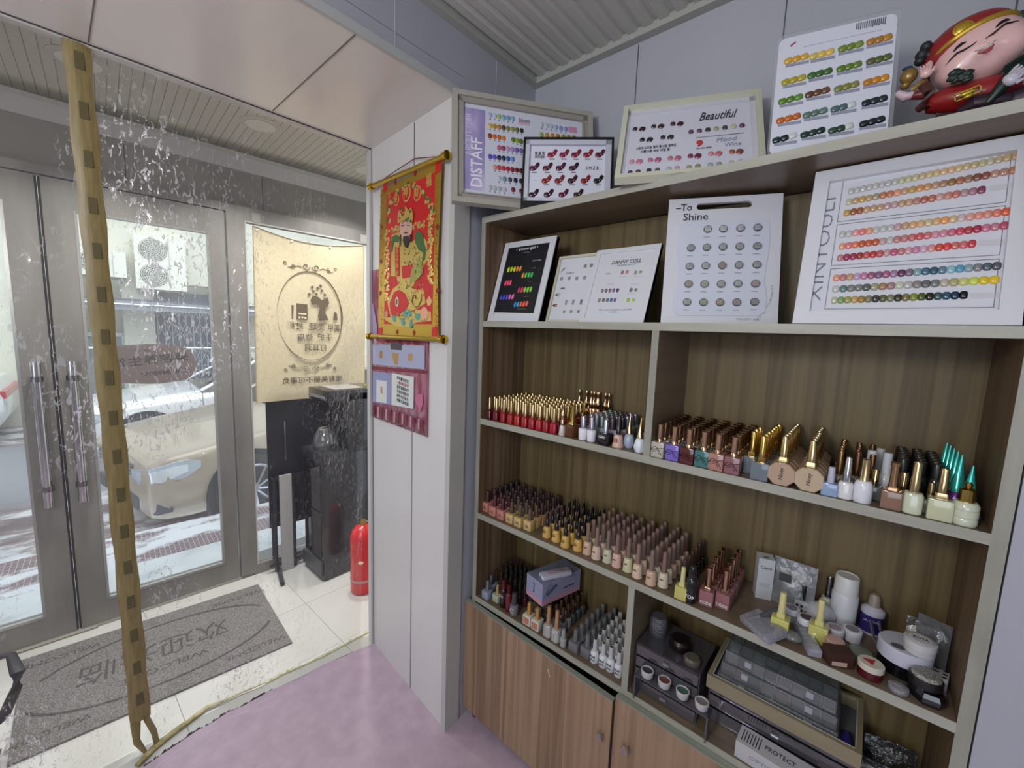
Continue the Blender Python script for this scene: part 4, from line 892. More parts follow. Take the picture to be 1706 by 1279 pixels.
s_ = 'NOT BE ILLUMINATED'
for i, ch in enumerate(s_):
    t = i/(len(s_)-1); px = 1490+78*math.sin(t*1.75); py = 733-175*(t**1.15); x, z = F.P(*cr(px, py))
    if ch != ' ': text(ch, x, z, .0068, inkg, F.t, None, -.0006, -R(20+75*t))

# --- black card neon board
F = Face('display_board', 'white framed black card with neon nail tips, left end of upper shelf', 'display board', (-1.028, 1.044, 1.5425), 0, 16.6)
Wd, Hd = .222, .290
MB().box(0, Wd, .004, .018, 0, Hd).obj('panel', frw, F.t); F.frame(Wd, Hd, .021, .018, frw)
bp = mat('17181c', .45)
F.poly([cr(*p) for p in ((175, 338), (396, 320), (308, 698), (85, 693), (100, 640), (112, 640), (118, 590), (108, 575), (135, 560), (140, 500), (130, 490), (148, 470), (152, 425), (165, 405))], bp, 'black_card', .0045, .003)
F.text('• youse gel •', *cr(277, 358), .014, mat('d9dae2', .5), .095, y=.001, bold=.0002); F.text('COLLECTION', *cr(272, 380), .005, inkg, .03, y=.001)
F.text('NEON TONE', *cr(328, 422), .006, mat('c0c1c8', .5), .036, y=.001)
for k, (y0) in enumerate((406, 488, 560, 612, 655)):
    a = F.P(*cr(165-k*20, y0)); c_ = F.P(*cr(378-k*17, y0-8)); MB().box(a[0], c_[0], .0005, .0018, a[1]-.0008, a[1]+.0008).obj('fold_line', mat('303238', .4), F.t)
def neon(px, py, n, cols, dx=15.5, h=28):
    for i in range(n):
        X, Z = F.P(*cr(px+i*dx, py-i*1.2)); c_ = cols[i if len(cols) == n else min(i*len(cols)//n, len(cols)-1)]
        m_ = mat(c_, .2, 0, 0, 1, 0, .5, .4); tip(F, X, Z, .0095, .0195, m_, .12, y=.0012)
neon(180, 470, 5, ['c9d92a', 'b8d42a', 'c9d830', 'ec8a2c', 'f09a3a']); neon(256, 500, 4, ['f08a32', '48c552', '3ec058', '36bb5c'])
neon(164, 541, 3, ['f0486c', 'ee4872', 'ef5078'], 13); neon(235, 578, 5, ['d8366a', 'e2406e', '8fd23e', '88cf42', '80cc46']); neon(140, 617, 5, ['3442b0', '3e48c2', '4a50c8', 'e063b0', 'e878bc']); neon(214, 654, 5, ['2e8fd0', '3aa0da', 'ee5a3c', 'f06a4c', 'f0664e'])
for (x, y) in ((310, 462), (294, 533), (272, 612), (258, 678), (240, 678)): F.text('• • •', *cr(x, y), .007, mat('c9c6b0', .5), .018, y=.001)

# --- small champagne framed board behind
F = Face('display_board', 'small champagne framed board with foil nail samples, behind the white angled board', 'display board', (-.802, 1.078, 1.5425), 0, 16.5)
Wd, Hd = .172, .222
MB().box(0, Wd, .006, .016, 0, Hd).obj('panel', mat('d5d7df', .4), F.t); F.frame(Wd, Hd, .008, .022, cream)
for (x, y, c_) in ((455, 515, '8a97a2'), (495, 513, 'a3917f'), (535, 513, '858c84'), (576, 510, '8ea0aa'), (580, 448, '9a9f96'), (612, 444, '8a5c3c')):
    X, Z = F.P(*cr(x, y)); tip(F, X, Z, .0115, .0125, glitter(c_, '6a6e70', 'f'+c_), y=.0058, name='foil_swatch')
for (x, y, c_) in ((480, 640, '9a9c9a'), (516, 638, 'a0a09c'), (558, 637, '50544e')):
    X, Z = F.P(*cr(x, y)); tip(F, X, Z, .009, .0175, glitter(c_, '6a6e70', 'f'+c_), y=.0058, name='foil_swatch')
for (x, y, c_) in ((468, 690, '9aa0a8'), (505, 688, 'a8a29c'), (543, 687, '7c8084')):
    X, Z = F.P(*cr(x, y)); tip(F, X, Z, .0095, .0095, glitter(c_, '55585c', 'f'+c_), y=.0058, name='foil_swatch')
for (x, y, c_) in ((434, 600, 'a9adb4'), (420, 656, 'b0785c')):
    X, Z = F.P(*cr(x, y)); tip(F, X, Z, .019, .0085, mat(c_, .2, .7), y=.0058, name='foil_swatch')
F.text('|  MIRROR', *cr(460, 567), .008, ink2, .018, y=.005); F.text('magic', *cr(500, 484), .008, inkg, .03, y=.005)
X, Z = F.P(*cr(462, 472)); MB().prism([(X-.008, Z-.008), (X+.009, Z+.009), (X+.002, Z+.008), (X-.004, Z)], .005, .0056).obj('leaf_mark', mat('6c6f76', .5), F.t)

# --- white angled board in front of it
F = Face('display_board', 'white board with thin border and few oval swatches beside the carry-slot board', 'display board', (-.652, 1.040, 1.5425), 0, 20.9)
Wd, Hd = .194, .229
MB().box(0, Wd, .003, .014, 0, Hd).obj('panel', frw, F.t); F.frame(Wd, Hd, .014, .014, frw, 'frame', 0)
F.text('DANNY COLL', *cr(798, 427), .016, ink2, .088, y=.002, shear=.15); F.text('— COLLECTION FOR COLOR —', *cr(800, 444), .005, inkg, .07, y=.002)
F.text('INS', *cr(702, 491), .007, inkg, .012, y=.002); F.text('The color of gel is colorful', *cr(735, 680), .006, inkg, .10, y=.002, shear=.2); F.text('V I G I L', *cr(728, 692), .006, inkg, .025, y=.002)
for (x, y, c_) in ((778, 483, 'a8746c'), (802, 481, 'b58a80'), (848, 484, '9c9a94'), (873, 481, '9aa08e'), (823, 575, '6e7274'), (849, 575, '7b7f74'), (808, 629, '9cc43c'), (836, 628, 'a9cf4a'),
   (672, 580, '8a7f86'), (692, 579, '7b6a72'), (712, 578, '86707c'), (732, 577, '7a6482'), (752, 577, '5c4070'), (656, 630, '8f8a90'), (678, 629, '8a6a60'), (699, 629, '6c7c88'), (719, 628, '3e7a9a'), (739, 628, '8f5a98')):
    X, Z = F.P(*cr(x, y)); tip(F, X, Z, .0088, .0125 if x < 825 or x == 848 else .010, c_, y=.003)
for (x, y) in ((780, 505), (860, 505), (715, 545), (840, 545), (825, 595)):
    X, Z = F.P(*cr(x, y)); MB().box(X-.012, X+.012, .0024, .003, Z-.0005, Z+.0005).obj('caption_bar', mat('b5b7c2', .6), F.t)

# --- top shelf: white card in a clear sleeve
cr = lambda x, y: (1260+x/3.825, y/3.825)
F = Face('display_card', 'rounded white card with rows of three yellow, green and black swatches, top shelf', 'display card', (-.208, 1.034, 1.8905), 15.3, 8)
Wd, Hd = .191, .243
def rrect(w_, h_, r_, ox=0, oz=0):
    out_ = []
    for cx, cz, a0 in ((w_-r_, h_-r_, 0), (r_, h_-r_, 90), (r_, r_, 180), (w_-r_, r_, 270)):
        for i in range(5): a = R(a0+22.5*i); out_.append((ox+cx+r_*math.cos(a), oz+cz+r_*math.sin(a)))
    return out_
MB().prism(rrect(Wd, Hd, .012), 0, .003).obj('card', mat('ced1dd', .4), F.t)
MB().prism(rrect(Wd+.012, Hd+.012, .014, -.004, 0), .0042, .0052).obj('clear_sleeve', clear('sleeve', (.93, .94, .95), .08, .05, .12), F.t)
CG = [('255,375', ['cfa23c', 'c79a30', 'cba032']), ('418,345', ['c5b55a', 'd2b552', 'd5b95a']), ('598,297', ['6f8430', '6a802a', '788c38']), ('780,252', ['a8762c', 'a2742c', 'b3802c']),
 ('238,510', ['a79a26', 'a89c28', 'aca034']), ('405,468', ['3e6a28', '355f24', '3a6428']), ('588,425', ['5a7a24', '5e7c28', '647f34']), ('778,378', ['5c5a34', '4a5e24', '575e2e']),
 ('218,633', ['58801e', '527c24', '5a8a30']), ('390,590', ['5a3c26', '63452e', '6a4a30']), ('572,552', ['76803c', '7f7c3c', '838248']), ('760,510', ['b5761c', 'c0801c', 'c98a24']),
 ('205,755', ['b8601c', 'b8641e', 'b25e1e']), ('375,720', ['5a766a', '587264', '5d7a70']), ('550,682', ['4c6668', '4a6468', 'c6cdd0']), ('750,642', ['141e2c', '1a2830', '1c3034']),
 ('180,880', ['14302c', '102420', 'c8ccc8']), ('360,845', ['143428', '18382c', '102c26']), ('535,818', ['2a4a38', '1e3c2c', 'c8ccc4']), ('735,775', ['0c1818', '101c20', '0e1f26'])]
for s_, cols in CG:
    x, y = map(float, s_.split(',')); 
    for i, c_ in enumerate(cols):
        X, Z = F.P(*cr(x-52+i*52+ (4 if x > 500 else 0), y+14-i*14)); tip(F, X, Z, .0155, .0135, c_, -.25, y=-.0002, d=.004)
    X, Z = F.P(*cr(x+5, y+33)); MB().box(X-.020, X+.020, -.001, 0, Z-.0028, Z+.0028).obj('caption_bar', mat('8d8fa0', .5), F.t, rot=(0, 0, 0))
for k in range(15):
    X, Z = F.P(*cr(640+k*13, 168-k*2.9)); MB().box(X-.0009, X+.0009, -.0006, 0, Z-.006-.001*(k % 3), Z+.006).obj('barcode_mark', mat('5d5f68', .5), F.t)
X, Z = F.P(*cr(235, 285)); MB().prism([(X-.004, Z-.004), (X+.005, Z+.003), (X+.004, Z+.006), (X-.005, Z)], -.0006, 0).obj('logo_mark', mat('9c4a6a', .5), F.t)
a = F.P(*cr(300, 300)); c_ = F.P(*cr(800, 190)); MB().box(a[0], c_[0], -.0005, 0, (a[1]+c_[1])/2-.0004, (a[1]+c_[1])/2+.0004).obj('printed_line', mat('a3a6b4', .6), F.t)

# --- top shelf: cream framed board
cr = lambda x, y: (1020+x/6.318, 130+y/6.318)
F = Face('display_board', 'cream framed board headed in black script with oval swatches, top shelf', 'display board', (-.533, .979, 1.8915), 22.9, 31.6)
Wd, Hd = .333, .282
MB().box(0.002, Wd-.002, .006, .012, 0.002, Hd-.002).obj('panel', mat('d0d1de', .45), F.t); F.frame(Wd, Hd, .013, .016, mat('cbccb8', .35), 'frame', .006); 
b = MB(); 
for q in ((.013, Wd-.013, Hd-.030, Hd-.013), (.013, Wd-.013, .013, .02), (.013, .02, .013, Hd-.013), (Wd-.025, Wd-.013, .013, Hd-.013)): b.box(q[0], q[1], .004, .0058, q[2], q[3])
b.obj('inner_frame', mat('c9c9d4', .4), F.t)
F.text('Beautiful', *cr(1100, 375), .045, ink2, .088, y=.004, shear=.45); F.text('9', *cr(922, 672), .028, mat('c0382c', .5), .016, y=.004, bold=.0012); F.text('MAY NEW SERIES', *cr(966, 718), .006, ink2, .034, y=.004)
F.text('Mood', *cr(1200, 625), .022, mat('9a9db0', .5), .045, y=.004, shear=.2); F.text('Wine', *cr(1268, 675), .02, mat('a3a6b8', .5), .035, y=.004, shear=.2)
F.text('나만의 스타일 컬러 젤 네일 컬렉션', *cr(460, 708), .011, ink2, .095, y=.004); F.text('아름다운 색상 네일 젤', *cr(450, 748), .011, ink2, .07, y=.004)
a = F.P(*cr(888, 610)); c_ = F.P(*cr(1390, 553)); MB().box(a[0], c_[0], .0045, .0055, (a[1]+c_[1])/2-.0006, (a[1]+c_[1])/2+.0006).obj('printed_line', ln, F.t)
for pr, c1, c2 in (((240, 517), '2c1024', '22081a'), ((437, 488), '20242c', '3c1614'), ((640, 462), '4c1624', '3e1426')):
    X, Z = F.P(*cr(*pr)); tip(F, X, Z, .0128, .0148, c1, y=.005); X, Z = F.P(*cr(pr[0]+78, pr[1]-2)); tip(F, X, Z, .0160, .0175, c2, .35, y=.005)
for pr, c1, c2 in (((316, 630), '16201a', '14201c'), ((535, 603), '302438', '2c2a1a'), ((205, 862), 'c58898', 'c4748c'), ((402, 843), 'b06c86', 'ae5a80'), ((612, 824), 'b0787c', 'b8627e'), ((825, 800), '7c2c48', '6e1c3c'), ((1043, 775), 'c4808a', 'bf6a78'), ((1266, 753), 'a05a38', '7c3c28')):
    X, Z = F.P(*cr(*pr)); tip(F, X, Z, .0128, .0148, c1, y=.005); X, Z = F.P(*cr(pr[0]+80, pr[1]-2)); tip(F, X, Z, .0160, .0175, c2, .35, y=.005)
for x, y, c_ in ((832, 545, '5c3a54'), (920, 535, '644468'), (1010, 522, '3c2c30'), (1098, 512, '99a07c'), (1190, 500, '3a4444'), (1280, 487, 'b9b99c'), (1372, 477, '5e3c58'), (187, 975, '3c4050'), (272, 967, '5c3c50'), (387, 953, '30303c'), (476, 948, '68604c'), (596, 938, 'aeb2bc'), (684, 930, 'b898a8'), (810, 920, 'a09a80'), (903, 908, '8d8768'), (1035, 893, '98a0a8'), (1127, 886, '9a9a8c'), (1262, 872, 'b5ae98'), (1357, 860, 'bfae92')):
    X, Z = F.P(*cr(x, y)); tip(F, X, Z, .0128, .0148, c_, y=.005)

# --- top shelf: large pale frame, with purple banner
cr = lambda x, y: (740+x/5.687, 130+y/5.687)
F = Face('display_board', 'large pale wooden framed board with purple banner, leaning in top left corner', 'display board', (-1.005, .856, 1.8915), 54.3, 9.9)
Wd, Hd = .460, .352
MB().box(.01, Wd-.01, .008, .016, .01, Hd-.01).obj('panel', mat('cdcfdd', .45), F.t)
F.frame(Wd, Hd, .016, .02, mat('a7a49a', .4), 'frame', .004)
b = MB(); 
for (i0, i1, yy) in ((.016, .03, .003), (.03, .034, -.001)):
    for q in ((i0, Wd-i0, i0, i1), (i0, Wd-i0, Hd-i1, Hd-i0), (i0, i1, i0, Hd-i0), (Wd-i1, Wd-i0, i0, Hd-i0)): b.box(q[0], q[1], yy, .008, q[2], q[3])
b.obj('inner_moulding', mat('9b958e', .4), F.t)
vel = noisy('purple_print', [(.3, '8a7fb0'), (.5, 'a79bc8'), (.62, 'c5bfdc')], 14, .6, 0, 4, (1, 1, .35))
F.poly([cr(*p) for p in ((160, 252), (392, 290), (385, 1060), (160, 1030))], vel, 'purple_banner', .0078, .0006)
F.text('DISTAFF', *cr(315, 790), .05, mat('e6e4f2', .5), .155, y=.006, ry=-PI/2, bold=.0008); F.text('ABOUT · JAR', *cr(240, 520), .034, mat('cfc9e4', .5), .135, y=.006, ry=-PI/2)
DR = [((440, 335), (655, 370), ['a3b8cc', 'b9bfd6', '9cb86c', '7aa0bc', '6a9ab8', '7fa8c2'], 6), ((440, 435), (740, 483), ['c9b04a', 'a88a20', 'b0761c', '4c3c14', '7c7a34', '84883a', '5c6c18', '1c200c'], 8),
 ((438, 532), (570, 555), ['8c3a18', 'c06024', 'bc641c', 'c8782c'], 4), ((660, 570), (735, 585), ['5c7818', '88a02c', '4c6c14'], 3), ((525, 645), (735, 675), ['b05a74', '8c3c58', 'b894bc', 'a484c4', '7a5ca8', '7c60b0'], 6),
 ((440, 730), (655, 755), ['544cb0', '5a50c0', '10183c', '0c2040', '3050a0', '5c84c0'], 6), ((485, 830), (735, 865), ['c89480', 'c04048', 'b02030', 'a41c2c', '7c1c28', '7c1424', '401018'], 7),
 ((525, 938), (735, 962), ['bcc0cc', '6a8c9c', '3c4c64', '0e1830', '18202c'], 5), ((438, 1025), (575, 1045), ['b5b9c2', 'b4b8c0', 'aeb3bc', 'b4b9c2'], 4), ((660, 1045), (735, 1060), ['741c2c', '701828'], 2),
 ((930, 425), (1160, 470), ['b9bfd0', 'bcc4d0', 'a8b4c4', '98a8c4', '7c8cbc', '8494c4'], 6), ((930, 522), (1240, 552), ['8ca040', 'c08c1c', 'bc7c18', 'a07018', '909440', '84882c', '5c6c14'], 7)]
for p, q, cols, n in DR:
    for i in range(n):
        t = i/max(1, n-1); X, Z = F.P(*cr(p[0]+(q[0]-p[0])*t, p[1]+(q[1]-p[1])*t)); tip(F, X, Z, .0135, .0165, cols[min(i, len(cols)-1)], y=.0078)
        MB().box(X-.002, X+.002, .0068, .0078, Z-.0135, Z-.0115).obj('number_mark', ink2, F.t)
F.text('bloom', *cr(760, 390), .022, mat('8c6f90', .5), .036, y=.006, shear=.3); X, Z = F.P(*cr(765, 422)); MB().box(X-.02, X+.018, .0068, .0078, Z-.003, Z+.003).obj('pink_stroke', mat('cfa7b8', .6), F.t)
X, Z = F.P(*cr(1225, 475)); MB().box(X-.015, X+.014, .0068, .0078, Z-.009, Z+.009).obj('pink_stroke', mat('c58aa8', .6), F.t)

# --- top shelf: black framed board in front
F = Face('display_board', 'black edged frame with dark red paired swatches, front left of top shelf', 'display board', (-.867, 1.012, 1.8915), 36.7, 10)
Wd, Hd = .278, .222
F.frame(Wd, Hd, .007, .020, mat('0e1012', .3), 'frame', 0)
F.poly([(.0, .0), (Wd, .0), (Wd, .018), (0, .018)], mat('0f1214', .35), 'lower_band', .001, .002, px=False)
MB().box(.007, Wd-.007, .012, .02, .007, Hd-.007).obj('panel', mat('dadcea', .4), F.t)
b = MB()
for q in ((.007, Wd-.007, .018, .030), (.007, Wd-.007, Hd-.022, Hd-.007), (.007, .02, .018, Hd-.007), (Wd-.024, Wd-.007, .018, Hd-.007)): b.box(q[0], q[1], .002, .012, q[2], q[3])
b.obj('inner_mount', mat('c5c7d4', .4), F.t)
BR = [((1020, 700), 5, 114, 3), ((850, 827), 4, 125, 4), ((965, 947), 5, 124, 0), ((843, 1080), 4, 142, 0)]
BCL = [['8c1c30', '841c34', '7c1830', '8c2034', '5c1828'], ['481034', '4c1420', '481034', '340c20'], ['8c241c', '84202c', '400c24', '8c1c1c', '1c1410'], ['340c28', '38101c', '5c1434', '34180e']]
for (p, n, dx, _), cols in zip(BR, BCL):
    for i in range(n):
        x, y = p[0]+i*dx, p[1]
        X, Z = F.P(*cr(x-12, y+8)); tip(F, X, Z, .0195, .0165, cols[i], y=.011); X, Z = F.P(*cr(x+28, y-16)); tip(F, X, Z, .0120, .0235, cols[i], .5, y=.0105)
        X, Z = F.P(*cr(x+2, y+47)); MB().box(X-.008, X+.008, .0105, .0115, Z-.001, Z+.001).obj('caption_bar', ink2, F.t)
F.text('魅·蓝·调', *cr(905, 695), .012, ink2, .030, y=.010); F.text('MINIJIE', *cr(905, 727), .012, ink2, .030, y=.010); F.text('S M Z B .', *cr(1415, 835), .014, ink2, .044, y=.010); F.text('— —', *cr(862, 948), .01, mat('b07a80', .5), .012, y=.010)
F.text('VVV', *cr(1425, 1082), .01, ink2, .012, y=.010)

# ------------------------------------------------------------------ jamb: hanging scroll and poster
MJ = JM @ Matrix.Translation((0, -.012, 0))
F = Face('poster', 'glossy purple red calendar poster hanging below the gold scroll', 'poster', (0, 0, 0), M=JM @ Matrix.Translation((0, -.0035, 0)))
glossp = noisy('poster_print', [(.2, '5a2438'), (.45, '8e3f55'), (.6, 'a8687a'), (.75, '7a4f6a')], 9, .18, .1, 5, (3, 1, .5), 0, .002, .6)
x0, z0 = F.P(620.5, 683); x1, z1 = F.P(713, 700); zt = F.P(612, 452)[1]
b = MB(); n = 24; vs = []
for i in range(n+1):
    x = x0+(x1-x0)*i/n; d = .0016*math.sin(i*2.2)
    for z in (z0-.03, z0+.1, zt): vs.append((x, -d, z))
b.add(vs, [(i*3+j, (i+1)*3+j, (i+1)*3+j+1, i*3+j+1) for i in range(n) for j in range(2)])
o = b.obj('sheet', glossp, F.t, True); sm = o.modifiers.new('t', 'SOLIDIFY'); sm.thickness = .0008
c6 = lambda x, y: (600+x/4.57, 440+y/4.57)
pl = mat('a9aec9', .3); pw = mat('d5dad6', .35)
F.poly([c6(*p) for p in ((100, 610), (498, 620), (497, 800), (102, 760))], pl, 'photo_strip', -.003)
F.poly([c6(*p) for p in ((103, 815), (240, 830), (238, 1070), (100, 1048))], mat('8f93bd', .3), 'photo_card', -.003)
F.poly([c6(*p) for p in ((245, 828), (415, 858), (412, 1100), (243, 1070))], pw, 'text_card', -.003)
F.poly([c6(*p) for p in ((132, 880), (210, 890), (208, 1058), (130, 1045))], pw, 'small_card', -.0038)
F.poly([c6(*p) for p in ((95, 775), (515, 808), (515, 835), (95, 800))], mat('7c2438', .3), 'red_stripe', -.0032)
F.poly([c6(*p) for p in ((158, 660), (178, 662), (176, 715), (152, 712))], mat('b5813c', .4), 'picture_mark', -.0038); F.poly([c6(*p) for p in ((375, 680), (405, 682), (402, 738), (372, 735))], mat('c09050', .4), 'picture_mark', -.0038)
F.poly([c6(*p) for p in ((240, 600), (325, 604), (322, 655), (240, 650))], mat('4c4448', .4), 'picture_mark', -.0038); F.poly([c6(*p) for p in ((245, 675), (300, 678), (290, 765), (270, 760))], mat('b98d4c', .4), 'picture_mark', -.0041)
F.poly([c6(*p) for p in ((430, 990), (480, 985), (485, 1060), (462, 1130), (430, 1040))], mat('c06a8a', .3), 'lotus_mark', -.0032)
for k, s_ in enumerate(('美甲服务价目', '一款纯色美甲', '渐变猫眼美甲', '手部护理修甲', '卸甲光疗延长', '种睫毛款修眉')):
    F.text(s_, *c6(330, 880+k*34), .0155, mat('3d3a40', .6) if k != 1 else mat('a03038', .6), .092, y=-.0042, ry=.08)
F.text('福', *c6(170, 960), .035, mat('b0404a', .6), .02, y=-.0045)
for k in range(13):
    x, y = 105+k*31, 1075+k*9; F.poly([c6(*p) for p in ((x, y), (x+14, y+2), (x+10, y+85), (x-2, y+80))], mat('c98a98' if k % 2 else '6c1c30', .3), 'tassel_print', -.003)
F.poly([c6(*p) for p in ((100, 545), (135, 548), (135, 470), (103, 300), (98, 300))], mat('9c8ab0', .3), 'side_print', -.003)

F = Face('hanging_scroll', 'red and gold hanging scroll with bearded robed figure and red fish', 'scroll', (0, 0, 0), M=JM @ Matrix.Translation((0, -.020, 0)))
gm_ = mat('c9a23a', .28, .75); gp = mat('d2b460', .35, .45); rd = mat('c4161b', .42); gr_ = mat('44682f', .45, .2)
c4_ = lambda x, y: (600+x/2.46, 200+y/2.46); c5 = lambda x, y: (600+x/5.33, 240+y/5.33)
TLs, TRs, BRs, BLs = (634.5, 316), (736, 267), (730, 560), (630.5, 558)
o = MB().prism([F.P(*q) for q in (BLs, BRs, (729, 440), TRs, TLs, (631, 450))], 0, .0012).obj('scroll_sheet', gm_, F.t)
F.poly([(644, 325), (725, 287), (720, 540), (640, 540)], rd, 'red_field', 0, .0008)
for pa, pb, nm in (((622, 311), (744, 261), 'top_rod'), ((619, 560), (738, 565), 'bottom_rod')):
    a = F.P(*pa); c_ = F.P(*pb)
    MB().tube([(a[0], -.006, a[1]), (c_[0], -.006, c_[1])], .0095, 12).obj(nm, mat('c6a33c', .2, .9), F.t, True)
    b = MB()
    for q, sg_ in ((a, -1), (c_, 1)): b.tube([(q[0]-.006*sg_, -.006, q[1]), (q[0]+.014*sg_, -.006, q[1]), (q[0]+.016*sg_, -.006, q[1])], [.014, .015, .009], 14)
    b.obj('rod_cap', mat('d6b030', .15, 1.), F.t, True)
a = F.P(632, 305); mtp = F.P(686, 262); c_ = F.P(728, 262)
MB().tube([(a[0], -.006, a[1]), (mtp[0], 0.012, mtp[1]), (c_[0], -.006, c_[1])], .0016, 6).obj('hanging_cord', mat('7a1c3c', .7), F.t, True)
for q in ((642, 312), (730, 279), (634, 553), (724, 553)):
    x, z = F.P(*q); MB().prism([(x-.016, z-.018), (x+.016, z-.014), (x+.018, z+.02), (x-.014, z+.016)], -.0016, 0).obj('corner_mark', rd, F.t)
for q in ((659, 304), (692, 289), (636, 378), (635, 435), (634, 488), (662, 553), (690, 554), (729, 378), (729, 484)):
    x, z = F.P(*q); MB().loft([(.010, .010, 0), (.010, .010, .0014)], 10, 1.4).obj('border_mark', mat('8a2018', .5), F.t, loc=(x, 0, z), rot=(PI/2, 0, 0))
rg = random.Random(5)
def dab(px, py, r_, m_, nm, y=-.0008, n=7, sq=1., p=2.):
    x, z = F.P(px, py); return MB().loft([(r_*sq, r_, 0), (r_*sq*.9, r_*.9, .0014)], n, p).obj(nm, m_, F.t, loc=(x, y, z), rot=(PI/2, rg.uniform(0, 3) if n < 9 else 0, 0))
# garland arch of coins and flowers
b1 = MB(); b2 = MB()
arch = [(648, 366), (649, 352), (652, 340), (657, 330), (664, 321), (673, 314), (683, 309), (692, 308), (700, 314), (707, 323), (713, 333), (718, 344), (720, 352)]
for i, q in enumerate(arch):
    for k in range(5):
        x, z = F.P(q[0]+rg.uniform(-3, 3), q[1]+rg.uniform(-4, 4)); (b1 if k % 3 else b2).at(Matrix.Translation((x, -.0009-.0003*k, z)) @ Matrix.Rotation(PI/2, 4, 'X')).loft([(.008, .008, 0), (.007, .007, .0008)], 7)
b1.obj('gold_garland', gp, F.t)['kind'] = 'stuff'; b2.obj('green_garland', gr_, F.t)['kind'] = 'stuff'
for q, s_, r_ in (((678, 322), '神', .030), ((696, 322), '财', .026), ((661, 333), '招', .022)):
    dab(*q, r_, gp, 'coin', -.002, 18); dab(*q, r_*.86, rd, 'coin_face', -.0036, 18); F.text(s_, *q, r_*1.35, gp, r_*1.2, y=-.0056, bold=.0008)
F.text('招财', 649, 327, .026, gp, .022, y=-.0016); F.text('进宝', 650, 338, .026, gp, .022, y=-.0016); F.text('福', 715, 302, .045, gp, .034, y=-.0016, bold=.001)
# side couplets
b1 = MB(); b2 = MB()
for px, ya, yb in ((717, 360, 470), (645, 385, 500)):
    for k in range(22):
        y = ya+(yb-ya)*k/21
        for j in range(3):
            x, z = F.P(px+rg.uniform(-3.5, 3.5), y+rg.uniform(-2, 2)); (b2 if (k//3) % 2 and j == 0 else b1).at(Matrix.Translation((x, -.0009-.0004*j, z)) @ Matrix.Rotation(PI/2, 4, 'X')).loft([(.009, .006, 0), (.008, .005, .0008)], 6)
b1.obj('gold_couplet', gp, F.t)['kind'] = 'stuff'; b2.obj('green_couplet', gr_, F.t)['kind'] = 'stuff'
# clouds beside head
b1 = MB()
for k in range(34):
    px = rg.choice([rg.uniform(652, 668), rg.uniform(688, 708)]); x, z = F.P(px, 381-(px-668)*.18+rg.uniform(-5, 4)); b1.at(Matrix.Translation((x, -.001, z)) @ Matrix.Rotation(PI/2, 4, 'X')).loft([(.008, .006, 0), (.006, .004, .001)], 6)
b1.obj('gold_cloud', gp, F.t)['kind'] = 'stuff'
# robe, sleeves, figure
F.poly([c4_(*p) for p in ((130, 470), (170, 455), (215, 500), (250, 460), (275, 500), (280, 560), (262, 600), (250, 640), (225, 665), (215, 690), (190, 690), (160, 680), (150, 640), (128, 640))], gp, 'gold_robe', -.001)
F.poly([c4_(*p) for p in ((224, 470), (240, 450), (262, 470), (262, 500), (272, 530), (268, 570), (255, 585), (262, 545), (240, 530), (228, 500))], gr_, 'green_sleeve', -.0022)
F.poly([c4_(*p) for p in ((132, 480), (150, 470), (165, 480), (160, 500), (140, 500), (134, 540), (128, 540))], gr_, 'green_sleeve', -.0022)
F.poly([c4_(*p) for p in ((145, 520), (163, 520), (165, 640), (147, 640))], rd, 'red_banner', -.0024); F.text('招财进宝', *c4_(155, 580), .022, gp, .11, y=-.0042, ry=PI/2)
F.poly([c4_(*p) for p in ((172, 600), (225, 590), (222, 640), (176, 650))], rd, 'red_robe', -.0022)
F.poly([c4_(*p) for p in ((215, 610), (240, 570), (262, 590), (258, 630), (230, 660), (205, 665))], mat('a3a052', .4, .3), 'dragon_sash', -.003)
F.poly([c4_(*p) for p in ((165, 440), (168, 420), (215, 412), (218, 435), (214, 465), (205, 490), (192, 505), (178, 490), (168, 465))], mat('c9a18e', .6), 'face', -.0034)
F.poly([c4_(*p) for p in ((158, 425), (160, 380), (172, 362), (182, 375), (192, 352), (202, 372), (214, 358), (222, 385), (220, 415), (192, 410))], gp, 'crown', -.0045)
for k in range(14): dab(*c4_(rg.uniform(163, 218), rg.uniform(365, 415)), .006, rg.choice([gr_, rd, gr_]), 'crown_bead', -.005)
F.poly([c4_(*p) for p in ((182, 478), (203, 474), (208, 492), (198, 525), (188, 520), (180, 495))], mat('1c1a18', .6), 'beard', -.005)
for q in (((173, 434), (184, 430), (185, 433), (174, 437)), ((195, 430), (208, 431), (208, 434), (196, 433)), ((174, 426), (185, 421), (186, 424)), ((195, 421), (209, 424), (197, 424)), ((183, 463), (192, 458), (201, 462), (192, 466))): F.poly([c4_(*p) for p in q], mat('2a2220', .6), 'face_line', -.005)
F.poly([c4_(*p) for p in ((168, 470), (173, 470), (170, 520), (166, 520))], mat('1c1a18', .6), 'beard_lock', -.005); F.poly([c4_(*p) for p in ((208, 470), (214, 470), (213, 500), (209, 500))], mat('1c1a18', .6), 'beard_lock', -.005)
